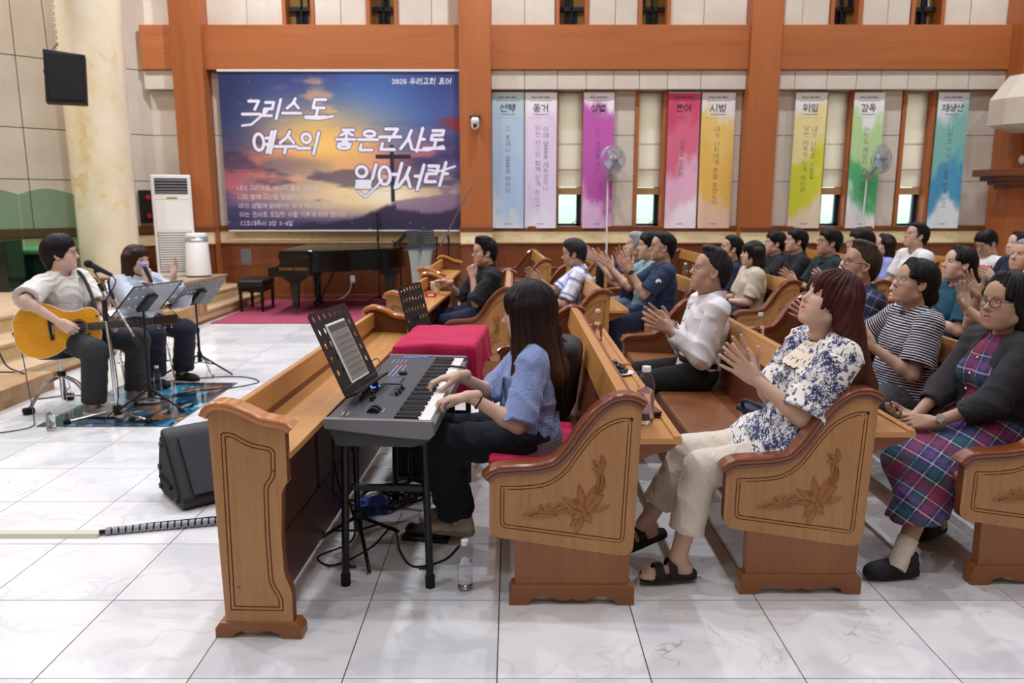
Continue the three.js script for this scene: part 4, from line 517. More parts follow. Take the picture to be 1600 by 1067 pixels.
// a music stand facing +z: desk of width w tilted back, pole and tripod
function musicStand(label, p, ry, { h = 0.95, w = 0.48, hh = 0.32, tilt = 0.6, mat = M.blackMetal, glass = false, legs = 0.28, rows = 5, cols = 8, rx = 0.009, ry: hy = 0.008 } = {}) {
  const t = thing('music_stand', label, 'music stand', p, ry), place = (o) => { o.position.set(0, h, 0.02); o.rotation.x = -tilt; return o; };
  place(part(t, 'desk_plate', perforated(w, hh, rows, cols, rx, hy, 0.04).translate(0, -0.06, 0), mat)); place(part(t, 'desk_lip', bx(w, 0.012, 0.055, 0, -0.06, 0.028, 0.003), mat)); place(part(t, 'desk_mount', bx(0.10, 0.17, 0.03, 0, 0.07, -0.018, 0.01), M.black));
  part(t, 'upper_pole', rod([0, h * 0.45, 0], [0, h, 0], 0.008), M.blackMetal); part(t, 'lower_pole', rod([0, 0.1, 0], [0, h * 0.6, 0], 0.0125), M.blackMetal); part(t, 'collar', cyl(0.018, 0.018, 0.04, 0, h * 0.6, 0), M.black); part(t, 'knob', rod([0, h * 0.6, 0], [0.04, h * 0.6, 0], 0.007), M.black);
  for (let k = 0; k < 3; k++) { const a = k * 2.0944 + 0.5, C = Math.cos(a) * legs, S = Math.sin(a) * legs; part(t, 'leg', rod([0, 0.17, 0], [C, 0.012, S], 0.0085), M.blackMetal); part(t, 'leg_brace', rod([0, 0.10, 0], [C * 0.5, 0.09, S * 0.5], 0.005), M.blackMetal); } part(t, 'hub', cyl(0.02, 0.02, 0.09, 0, 0.15, 0), M.black);
  return t;
}
const greyPlate = phy('#55585c', 0.45, { metalness: 0.4 });
musicStand('grey perforated music stand in front of the seated woman with microphone', [-2.86, 0, -6.95], R(-112), { h: 0.66, tilt: 0.75, mat: greyPlate, legs: 0.36, rows: 5, cols: 10 });
{ const t = musicStand('music stand with a clear acrylic desk in front of the guitarist', [-2.72, 0, -5.66], R(-108), { h: 0.78, tilt: 0.8, mat: phy('#aeb6b8', 0.15, { transmission: 0.55, thickness: 0 }), legs: 0.3, rows: 3, cols: 7 }); const o = part(t, 'desk_frame', [bx(0.008, 0.32, 0.008, -0.24, 0.1, 0), bx(0.008, 0.32, 0.008, 0.24, 0.1, 0), bx(0.48, 0.008, 0.008, 0, 0.26, 0)], M.black); o.position.set(0, 0.78, 0.02); o.rotation.x = -0.8; }
musicStand('black perforated music stand behind the lectern by the back wall', [-1.32, 0.012, -11.3], R(25), { h: 0.93, tilt: 0.35, w: 0.42, hh: 0.26, cols: 9 });
musicStand('thin black music stand seen edge-on beside the piano tail', [-1.72, 0.012, -11.98], R(-75), { h: 0.93, tilt: 0.8, w: 0.38, hh: 0.26, legs: 0.17 });
{
  const t = thing('microphone_stand', 'chrome boom microphone stand with black microphone in front of the guitarist', 'microphone stand', [-2.87, 0, -5.45]);
  part(t, 'lower_tube', rod([0, 0.05, 0], [-0.015, 0.72, 0], 0.013), M.chrome); part(t, 'upper_tube', rod([-0.015, 0.7, 0], [-0.025, 0.93, 0], 0.009), M.chrome); part(t, 'clutch', cyl(0.019, 0.019, 0.15, -0.02, 0.79, 0), M.black); part(t, 'boom', rod([-0.07, 1.07, 0.01], [0.17, 0.60, 0.0], 0.008), M.chrome); part(t, 'counterweight', rod([0.17, 0.60, 0], [0.20, 0.53, 0], 0.016), M.black); part(t, 'boom_joint', mv(cyl(0.022, 0.022, 0.06), -0.025, 0.955, 0, 0, 0, 0.45), M.black); part(t, 'hub', cyl(0.028, 0.03, 0.07, 0, 0.06, 0), M.black);
  for (const a of [2.6, 0.45, -1.65]) { part(t, 'leg', rod([0, 0.06, 0], [Math.cos(a) * 0.32, 0.018, Math.sin(a) * 0.32], 0.009), M.chrome); part(t, 'rubber_foot', rod([Math.cos(a) * 0.3, 0.02, Math.sin(a) * 0.3], [Math.cos(a) * 0.345, 0.018, Math.sin(a) * 0.345], 0.016), M.rubber); }
  const m = part(t, 'microphone', rod([0.055, 1.04, 0.01], [-0.075, 1.108, 0.01], 0.013, 0.021), M.blackMatte); part(m, 'grille', ball(0.028, -0.1, 1.12, 0.01, 1.1, 1, 1, 14), M.rubber); part(m, 'clip', cyl(0.02, 0.02, 0.04, -0.045, 1.08, 0.01), M.black); part(t, 'cable', tube([[0.055, 1.04, 0.01], [0.08, 1.0, 0.01], [0.05, 0.93, 0.02], [0.0, 0.85, 0.02], [0.02, 0.5, 0.02], [0.015, 0.1, 0.03], [-0.05, 0.01, 0.1]], 0.004, 50, 6), M.rubber);
}
function thinMicStand(label, x, z, h, boom) { const t = thing('microphone_stand', label, 'microphone stand', [x, 0.012, z]); part(t, 'pole', rod([0, 0.05, 0], [0, h, 0], 0.011), M.blackMetal); part(t, 'clutch', cyl(0.02, 0.02, 0.07, 0, h * 0.72, 0), M.black); if (boom) part(t, 'boom', rod([-0.12, h - 0.12, 0], boom, 0.009), M.steel); part(t, 'microphone', [ball(0.026, 0, h + 0.02, 0, 1, 1, 1, 12), rod([0, h, 0], [0.02, h - 0.12, 0.02], 0.018, 0.012)], M.blackMatte); for (let k = 0; k < 3; k++) part(t, 'leg', rod([0, 0.08, 0], [Math.cos(k * 2.1 + 0.6) * 0.18, 0.012, Math.sin(k * 2.1 + 0.6) * 0.18], 0.009), M.blackMetal); return t; }
thinMicStand('straight black microphone stand behind the piano tail', -2.06, -12.0, 1.32); thinMicStand('black boom microphone stand right of the lectern, arm crossing the banner', -0.93, -11.4, 1.0, [0.35, 1.75, 0]); thinMicStand('short black microphone stand between lectern and desk', -1.12, -11.55, 0.98);
{
  const t = thing('lectern', 'acrylic lectern with frosted side panels and a glass top', 'lectern', [-1.24, 0.012, -10.55]);
  const side = (s) => { const pts = []; for (let i = 0; i <= 12; i++) { const y = i / 12 * 0.86; pts.push([s * (0.10 + 0.045 * Math.pow(Math.abs(y - 0.3) / 0.55, 2)), y]); } const o = pts.map(([x, y]) => [x - s * 0.10 + (s > 0 ? -0.02 : 0.02), y]); return pts.concat(o.reverse().map(([x, y]) => [x + s * 0.005, y])); };
  for (const s of [-1, 1]) part(t, 'side_panel', ext(ccw(side(s)), 0.3, 0.002).translate(0, 0.02, -0.15), M.frostGlass); const tw = []; for (let k = 0; k < 9; k++) tw.push(ball(0.035, 0, 0.1 + k * 0.09, 0, 0.9, 1.5, 0.7, 10)); part(t, 'twisted_column', tw, M.glass); part(t, 'top', mv(bx(0.42, 0.014, 0.32, 0, 0, 0, 0.003), 0, 0.90, 0, 0.12), M.greenGlass); part(t, 'base', bx(0.4, 0.02, 0.34, 0, 0.01, 0, 0.004), M.glass);
}
// ---------------------------------------------------------------- stage keyboard
const KB = { c: [-0.475, 0, -3.47], ry: -Math.asin(0.06 / 1.26), y: 0.735, L: 1.27 };
{
  const body = std('#343539', 0.55), side = phy('#77777b', 0.4, { metalness: 0.4 }), L = KB.L;
  const t = thing('stage_keyboard', 'dark grey stage keyboard the woman in blue is playing', 'keyboard', [KB.c[0], 0, KB.c[2]], KB.ry);
  // lower tub and upper deck; local +x faces the player, +z is the near end
  part(t, 'lower_case', ext(round([[-0.205, 0.70, 0.004], [-0.17, 0.628, 0.01], [0.13, 0.628, 0.012], [0.195, 0.655, 0.01], [0.2, 0.70, 0.004]], 0.01), L - 0.03, 0.004).translate(0, 0, -L / 2 + 0.015), body);
  part(t, 'top_panel', ext([[-0.21, 0.697], [0.06, 0.697], [0.06, 0.726], [0.035, 0.732], [-0.205, 0.738]], L - 0.03, 0.002).translate(0, 0, -L / 2 + 0.015), body);
  for (const s of [1, -1]) part(t, 'end_cheek', ext(round([[-0.215, 0.742, 0.006], [-0.215, 0.70, 0.006], [0.08, 0.668, 0.08], [0.195, 0.66, 0.03], [0.212, 0.69, 0.012], [0.205, 0.735, 0.008], [0.04, 0.738, 0]], 0.01), 0.03, 0.006).translate(0, 0, s > 0 ? L / 2 - 0.03 : -L / 2), side, 'metallic grey end cheek');
  part(t, 'front_rail', bx(0.022, 0.045, L - 0.05, 0.196, 0.69, 0, 0.006), side); part(t, 'key_slip_felt', bx(0.15, 0.006, L - 0.06, 0.12, 0.703, 0), M.red);
  const w = (L - 0.065) / 52, z0 = L / 2 - 0.033, ivory = phy('#f4f3ee', 0.25, { clearcoat: 0.4 }), ebony = phy('#101012', 0.35, { clearcoat: 0.3 }), wk = bx(0.142, 0.022, w - 0.0012, 0, 0, 0, 0.0015), bk = ext([[-0.048, 0], [0.048, 0], [0.042, 0.012], [-0.048, 0.013]], 0.0115, 0.002).translate(0, 0, -0.0058);
  for (let i = 0; i < 52; i++) { const z = z0 - (i + 0.5) * w, m = part(t, 'white_key', wk, ivory); m.position.set(0.118, 0.717, z); if (i < 51 && [0, 2, 3, 5, 6].includes(i % 7)) { const b = part(t, 'black_key', bk, ebony); b.position.set(0.096, 0.728, z - w / 2); } }
  const top = (x) => 0.738 - (x + 0.205) * 0.025;
  part(t, 'touch_screen', bx(0.085, 0.004, 0.135, -0.075, top(-0.075) + 0.001, -0.02, 0.001), std('#2a2c30', 0.15)); part(t, 'screen_image', bx(0.072, 0.002, 0.115, -0.075, top(-0.075) + 0.0035, -0.02), std('#3d434c', 0.2, { emissive: '#56606e', emissiveIntensity: 0.25 }));
  const sk = part(t, 'super_knob', cyl(0.014, 0.016, 0.02, -0.135, 0.75, 0.095), M.black); part(sk, 'light_ring', lathe([[0.016, 0], [0.023, 0], [0.022, 0.005], [0.017, 0.005]], 24).translate(-0.135, top(-0.135) - 0.001, 0.095), std('#2a6ad0', 0.3, { emissive: '#2f7dff', emissiveIntensity: 2.2 }));
  const kn = cyl(0.0075, 0.009, 0.016, 0, 0, 0, 14); for (let i = 0; i < 4; i++) for (let j = 0; j < 2; j++) { const o = part(t, 'control_knob', kn, M.black); o.position.set(-0.15 + j * 0.04, 0.744, 0.155 + i * 0.03); }
  for (let i = 0; i < 2; i++) for (let j = 0; j < 2; j++) { const o = part(t, 'control_knob', kn, M.black); o.position.set(-0.14 + j * 0.045, 0.745, 0.30 + i * 0.035); }
  const sl = bx(0.012, 0.012, 0.007, 0, 0, 0, 0.002), bt = bx(0.008, 0.004, 0.013, 0, 0, 0, 0.001), btG = std('#8d9095', 0.4), btB = std('#3f7fd6', 0.4, { emissive: '#2c7cf0', emissiveIntensity: 0.9 }), slot = bx(0.055, 0.001, 0.003);
  for (let i = 0; i < 8; i++) { const z = 0.07 + i * 0.021, k = part(t, 'slider_slot', slot, M.rubber); k.position.set(-0.02, top(-0.02) + 0.001, z + 0.02); const o = part(t, 'slider', sl, M.black); o.position.set(-0.015 + (i % 3) * 0.006, 0.741, z + 0.02); }
  for (let i = 0; i < 14; i++) for (let j = 0; j < 3; j++) { const o = part(t, 'panel_button', bt, (i * 3 + j) % 5 === 1 ? btB : btG); o.position.set(-0.12 + j * 0.022, top(-0.1) + 0.001, -0.12 - i * 0.018); }
  for (let i = 0; i < 5; i++) for (let j = 0; j < 4; j++) { const o = part(t, 'panel_button', bt, btG); o.position.set(-0.16 + j * 0.022, top(-0.1) + 0.002, -0.25 - i * 0.02 - 0.16); }
  part(t, 'data_dial', cyl(0.02, 0.022, 0.012, -0.06, 0.742, -0.17, 24), M.black); part(t, 'printed_panel', bx(0.06, 0.001, 0.17, -0.105, top(-0.105) + 0.0008, -0.335), std('#5a2030', 0.5));
  for (const z of [0.475, 0.51]) part(t, 'pitch_wheel', [cyl(0.026, 0.026, 0.018, 0, 0, 0, 20).rotateX(Math.PI / 2).translate(-0.05, 0.728, z)], M.rubber); for (let j = 0; j < 6; j++) { const o = part(t, 'panel_button', bt, btG); o.position.set(-0.015 - (j % 2) * 0.03, top(0), 0.5 - Math.floor(j / 2) * 0.02); }
  const lay = (g) => { g.rotateX(-Math.PI / 2); g.rotateY(Math.PI / 2); return g; };
  part(t, 'lettering', text('MODX', 0.034, fontS, 0.001).rotateX(-Math.PI / 2).rotateY(Math.PI).translate(-0.075, top(-0.07) + 0.0006, -0.6), std('#3b9ae6', 0.4, { emissive: '#1f6fb0', emissiveIntensity: 0.3 }), 'blue model lettering'); part(t, 'badge', bx(0.03, 0.001, 0.05, -0.15, top(-0.15) + 0.001, 0.55), M.silver); part(t, 'badge_lettering', lay(text('YAMAHA', 0.009, fontS, 0.0006)).translate(-0.147, top(-0.15) + 0.0016, 0.55), M.black);
  single('pen', 'dark pen lying on the far end of the white keys', 'pen', rod([-0.33, 0.737, -3.83], [-0.245, 0.736, -3.79], 0.006), M.blackMetal);
  const s = thing('keyboard_stand', 'black four-legged keyboard stand under the grey keyboard', 'stand', [KB.c[0], 0, KB.c[2]], KB.ry);
  for (const [x, z] of [[-0.17, 0.5], [0.15, 0.5], [-0.14, -0.36], [0.15, -0.36]]) { part(s, 'leg', rod([x + Math.sign(x) * 0.015, 0.02, z + Math.sign(z) * 0.02], [x, 0.62, z], 0.0155), M.blackMetal); part(s, 'rubber_foot', rod([x + Math.sign(x) * 0.015, 0, z + Math.sign(z) * 0.02], [x + Math.sign(x) * 0.0145, 0.05, z + Math.sign(z) * 0.019], 0.02), M.rubber); part(s, 'adjusting_knob', rod([x + Math.sign(x) * 0.01, 0.08, z + Math.sign(z) * 0.018], [x - Math.sign(x) * 0.03, 0.08, z + Math.sign(z) * 0.018], 0.007), M.black); }
  for (const z of [0.48, -0.35]) part(s, 'cross_bar', bx(0.31, 0.028, 0.02, -0.005, 0.41, z, 0.006), M.blackMetal); for (const x of [-0.165, 0.15]) part(s, 'support_rail', bx(0.03, 0.025, 0.95, x, 0.614, 0.06, 0.006), M.blackMetal);
}
// perforated black plate stands at the desk
function plateStand(label, p, ry, w, hh, tilt, h) { return musicStand(label, p, ry, { h, w, hh, tilt, mat: phy('#26272a', 0.35, { metalness: 0.5 }), rows: 5, cols: 7, rx: 0.0105, ry: 0.014, legs: 0.24 }); }
plateStand('black perforated music stand holding a tablet behind the grey keyboard', [-0.69, 0, -3.27], R(80), 0.40, 0.37, 0.42, 0.82);
{
  const t = thing('tablet', 'white tablet showing sheet music on the black stand', 'tablet', [-0.655, 0.80, -3.27]); t.rotation.order = 'YXZ'; t.rotation.set(-0.42, R(80), 0);
  part(t, 'tablet_body', bx(0.20, 0.27, 0.008, 0, 0.135, 0, 0.004), M.whitePlastic);
  const tex = canvasTex(256, 352, (c, W, H) => { c.fillStyle = '#8b8986'; c.fillRect(0, 0, W, H); c.fillStyle = '#57545a'; c.fillRect(0, 0, W, 40); c.fillStyle = '#77777b'; c.fillRect(60, 56, 130, 7); const r = rng(3); for (let k = 0; k < 7; k++) { const y = 82 + k * 37; c.strokeStyle = '#4a4848'; c.lineWidth = 1; for (let l = 0; l < 5; l++) { c.beginPath(); c.moveTo(16, y + l * 3.4); c.lineTo(W - 16, y + l * 3.4); c.stroke(); } c.fillStyle = '#262628'; for (let n = 0; n < 22; n++) { const x = 24 + n * 10 + r() * 4, yy = y + r() * 14; c.beginPath(); c.ellipse(x, yy, 2.4, 1.8, 0, 0, 7); c.fill(); c.fillRect(x + 1.6, yy - 9, 1, 9); } for (let n = 0; n < 14; n++) c.fillRect(22 + n * 15, y + 20, 8, 3); } });
  part(t, 'screen', bx(0.185, 0.25, 0.001, 0, 0.135, 0.0046), std('#ffffff', 0.25, { map: tex }));
}
plateStand('black perforated music stand rising behind the red cloth', [-0.60, 0, -4.93], R(72), 0.34, 0.40, 0.25, 0.70);
{ // wire page holders on the first stand
  const w = thing('page_holder', 'thin black wire page holders on the tablet stand', 'page holder', [-0.64, 0.79, -3.25]); for (const s of [1, -1]) part(w, 'wire', tube([[0, 0, s * 0.04], [0.05, 0.03, s * 0.14], [0.03, 0.06, s * 0.2], [-0.02, 0.03, s * 0.27]], 0.0025, 16, 5), M.black);
}
// crimson cloth over a second keyboard
{
  const n = 60, m = 26, pos = [], idx = [], W = 0.225, L = 0.34, rnd = rng(4); const per = (s) => { const P = 2 * (2 * W + 2 * L) ; let d = s * P; const q = [[W, L, -W, L], [-W, L, -W, -L], [-W, -L, W, -L], [W, -L, W, L]]; for (const [a, b, c, e] of q) { const l = Math.hypot(c - a, e - b); if (d <= l) return [a + (c - a) * d / l, b + (e - b) * d / l]; d -= l; } return [W, L]; };
  for (let i = 0; i < n; i++) { const [px, pz] = per(i / n), hem = 0.10 + 0.14 * fbm(i * 0.35, 2, 3) + (px > 0 && pz > 0 ? 0.1 : 0) + (px > W * 0.9 && pz > L * 0.6 ? 0.08 : 0); for (let k = 0; k <= m; k++) { const t = k / m; if (t <= 0.5) { const r = t / 0.5; pos.push(px * r, 0.79 + 0.022 * (fbm(px * r * 9 + 5, pz * r * 9, 3) - 0.5) + (r > 0.9 ? -(r - 0.9) * 0.09 : 0), pz * r); } else { const d = (t - 0.5) / 0.5, f = Math.sin(i * 1.15 + fbm(i * 0.2, 7, 2) * 6) * 0.022 * d, o = Math.hypot(px / W, pz / L); pos.push(px * (1 + 0.05 * Math.sqrt(d)) + px / W / o * f, 0.781 - hem * d, pz * (1 + 0.035 * Math.sqrt(d)) + pz / L / o * f); } } }
  for (let i = 0; i < n; i++) for (let k = 0; k < m; k++) { const a = i * (m + 1) + k, b = ((i + 1) % n) * (m + 1) + k; idx.push(a, b, a + 1, b, b + 1, a + 1); }
  const g = new THREE.BufferGeometry(); g.setAttribute('position', new THREE.BufferAttribute(new Float32Array(pos), 3)); g.setIndex(idx); g.computeVertexNormals();
  single('dust_cover', 'crimson cloth draped over the second keyboard behind the grey one', 'cloth', prep(g), std('#ffffff', 0.9, { map: dtex(256, 256, (u, v) => mixc(hex('#b8144a'), hex('#a00e3d'), fbm(u * 60, v * 60, 2))) }), [-0.40, 0, -4.48], R(-4));
  const k = thing('covered_keyboard', 'second keyboard hidden under the crimson cloth, on black tube legs', 'keyboard', [-0.40, 0, -4.48], R(-4)); part(k, 'keyboard_case', bx(0.40, 0.09, 0.62, 0, 0.725, 0, 0.01), M.black); for (const [x, z] of [[-0.15, 0.3], [0.18, 0.3], [-0.15, -0.3], [0.18, -0.3]]) part(k, 'stand_leg', rod([x, 0, z * 1.08], [x, 0.69, z], 0.015), M.blackMetal); for (const z of [0.3, -0.3]) part(k, 'cross_bar', rod([-0.15, 0.4, z * 1.03], [0.18, 0.4, z * 1.03], 0.012), M.blackMetal);
}
// cables under the keyboard
{
  const coil = (cx, cz, r, n, seed) => { const q = rng(seed), p = []; for (let i = 0; i < n * 10; i++) { const a = i * 0.628; p.push([cx + Math.cos(a) * r * (0.75 + 0.4 * q()), 0.008 + 0.05 * q(), cz + Math.sin(a) * r * (0.75 + 0.4 * q())]); } return p; };
  single('cable_coil', 'tangle of black audio cables on the floor under the keyboard', 'cables', [tube(coil(-0.66, -3.85, 0.15, 6, 1), 0.005, 260, 6), tube(coil(-0.56, -3.95, 0.12, 5, 2), 0.005, 220, 6)], M.rubber);
  single('cable_coil', 'thin yellowish cable loop lying beside the black cable tangle', 'cables', tube([[-0.5, 0.006, -3.95], [-0.38, 0.006, -3.9], [-0.4, 0.006, -3.72], [-0.55, 0.006, -3.75]], 0.004, 40, 6), std('#8a7c3a', 0.6));
  single('pedal_cable', 'black cable curving over the tiles from the stand to the foot pedal', 'cable', tube([[-0.78, 0.3, -3.4], [-0.72, 0.05, -3.3], [-0.86, 0.006, -3.2], [-0.78, 0.006, -3.12], [-0.64, 0.006, -3.3], [-0.56, 0.05, -3.42], [-0.5, 0.006, -3.25], [-0.42, 0.006, -3.11], [-0.3, 0.006, -3.17], [-0.24, 0.012, -3.3]], 0.0045, 90, 6), M.rubber);
  for (const [l, p] of [['black cable hanging behind the front desk nearest the stand', [[-0.8, 0.62, -3.35], [-0.82, 0.4, -3.4], [-0.79, 0.15, -3.5], [-0.7, 0.02, -3.7]]], ['second black cable hanging beside the tablet stand pole', [[-0.74, 0.66, -3.1], [-0.8, 0.35, -3.3], [-0.83, 0.2, -3.45], [-0.72, 0.03, -3.75]]]]) single('hanging_cable', l, 'cable', tube(p, 0.0045, 40, 6), M.rubber);
  const b = thing('stage_box', 'small blue audio box among the cables under the keyboard', 'audio box', [-0.72, 0, -3.72], 0.4); part(b, 'case', bx(0.16, 0.06, 0.12, 0, 0.03, 0, 0.006), std('#1d3f9a', 0.4)); for (let i = 0; i < 3; i++) part(b, 'jack', [cyl(0.012, 0.012, 0.02).rotateX(Math.PI / 2).translate(-0.05 + i * 0.05, 0.03, 0.065)], M.black);
  const pd = thing('sustain_pedal', 'black sustain pedal under the keyboard player shoe', 'pedal', [-0.40, 0, -3.40], R(-100)); part(pd, 'pedal_base', bx(0.085, 0.022, 0.22, 0, 0.011, 0, 0.006), M.black); part(pd, 'pedal_plate', mv(bx(0.075, 0.012, 0.19, 0, 0, 0, 0.005), 0, 0.042, 0.0, -0.16), M.blackMatte); part(pd, 'pivot', bx(0.07, 0.03, 0.03, 0, 0.03, -0.08, 0.004), M.rubber);
  const am = thing('speaker_box', 'black speaker cabinet standing beneath the covered keyboard', 'speaker', [-0.52, 0, -4.35]); part(am, 'cabinet', bx(0.3, 0.42, 0.26, 0, 0.21, 0, 0.015), M.blackMatte); part(am, 'grille', bx(0.26, 0.36, 0.01, 0, 0.21, 0.133, 0.004), M.black); part(am, 'handle', bx(0.1, 0.02, 0.03, 0, 0.425, 0, 0.006), M.rubber);
}
// floor monitor lying on its side beside the desk
{
  const t = thing('floor_monitor', 'black wedge floor monitor leaning on the tiles left of the desk', 'speaker', [-1.92, 0, -4.0], -Math.atan2(0.24, 0.28) + Math.PI / 2 - Math.PI / 2);
  t.rotation.y = -Math.atan2(0.28, 0.24); const hexa = [[0.03, 0.0], [0.37, 0.0], [0.40, 0.05], [0.17, 0.36], [0.10, 0.385], [0.02, 0.15]], D = 0.52;
  part(t, 'cabinet', ext(round(hexa, 0.03), D, 0.02).translate(0, 0, -D), phy('#1b1c1f', 0.55)); part(t, 'end_plate', ext(round(hexa.map(([x, y]) => [x * 0.82 + 0.035, y * 0.82 + 0.03]), 0.02), 0.012, 0.004).translate(0, 0, -0.004), M.blackMatte);
  const dir = [0.23, -0.31]; part(t, 'grille', mv(bx(0.33, 0.012, 0.40, 0, 0, 0, 0.004), 0.296, 0.212, -0.26, 0, 0, Math.atan2(-0.31, 0.23)), std('#2b2d32', 0.7)); part(t, 'handle', rod([0.10, 0.12, 0.012], [0.27, 0.1, 0.012], 0.012), M.rubber);
  for (const [x, y] of [[0.08, 0.06], [0.33, 0.05], [0.14, 0.3], [0.09, 0.17]]) part(t, 'screw_cap', [cyl(0.016, 0.018, 0.012, 0, 0, 0, 12).rotateX(Math.PI / 2).translate(x, y, 0.012)], M.black);
}
single('cable_cover', 'cream floor cable cover strip running in from the left', 'cable cover', ext([[-0.036, 0], [0.036, 0], [0.022, 0.018], [-0.022, 0.018]], 1.4, 0.001).rotateY(Math.PI / 2), std('#c9c5b0', 0.6), [-3.345, 0, -3.436]);
{ const t = thing('wrapped_cables', 'bundle of black cables in a grey spiral wrap beside the desk', 'cables', [0, 0, 0]); part(t, 'cable', tube([[-1.95, 0.016, -3.44], [-1.75, 0.018, -3.487], [-1.43, 0.018, -3.56], [-1.0, 0.014, -3.7]], 0.011, 40, 8), M.rubber); part(t, 'cable', tube([[-1.94, 0.012, -3.46], [-1.8, 0.01, -3.53], [-1.45, 0.01, -3.63], [-1.0, 0.012, -3.78]], 0.008, 40, 8), M.rubber); for (let i = 0; i < 17; i++) { const s = i / 17, x = lerp(-1.91, -1.4, s), z = lerp(-3.448, -3.57, s); part(t, 'wrap_ring', mv(cyl(0.0185, 0.0185, 0.022, 0, 0, 0, 14), x, 0.0186, z, 0, 0.23, Math.PI / 2), std('#9a9ca2', 0.5)); } }
// printed mat of a sea scene under the musicians
{
  const tex = canvasTex(512, 512, (c, W, H) => { const id = c.createImageData(W, H); for (let y = 0; y < H; y++) for (let x = 0; x < W; x++) { const u = x / W, v = y / H, n = fbm(u * 5, v * 5, 5), k = fbm(u * 11 + 4, v * 9, 4); let q = mixc(hex('#1c4a63'), hex('#3f8db0'), sstep(0.45, 0.62, n)); q = mixc(q, hex('#0e2530'), sstep(0.5, 0.65, k)); q = mixc(q, hex('#8a5a38'), sstep(0.62, 0.7, fbm(u * 6 + 20, v * 6 + 7, 3)) * sstep(0.3, 0.7, u) * 0.9); q = mixc(q, hex('#c4d3cf'), sstep(0.66, 0.72, fbm(u * 9 + 2, v * 7 + 30, 4)) * 0.7); q = mixc(q, hex('#2b3a30'), sstep(0.3, 0, u) * sstep(0.4, 0.9, v) * 0.8); const o = (y * W + x) * 4; id.data[o] = q[0]; id.data[o + 1] = q[1]; id.data[o + 2] = q[2]; id.data[o + 3] = 255; } c.putImageData(id, 0, 0); });
  const g = new THREE.PlaneGeometry(0.95, 1.31, 1, 1); g.rotateX(-Math.PI / 2); const b = bx(0.95, 0.006, 1.31, 0, -0.0031, 0); single('floor_mat', 'glossy printed floor mat of a blue sea scene under the musicians', 'mat', [prep(g), b], phy('#ffffff', 0.14, { map: tex, clearcoat: 0.6 }), [-2.85, 0.0068, -5.87]);
}
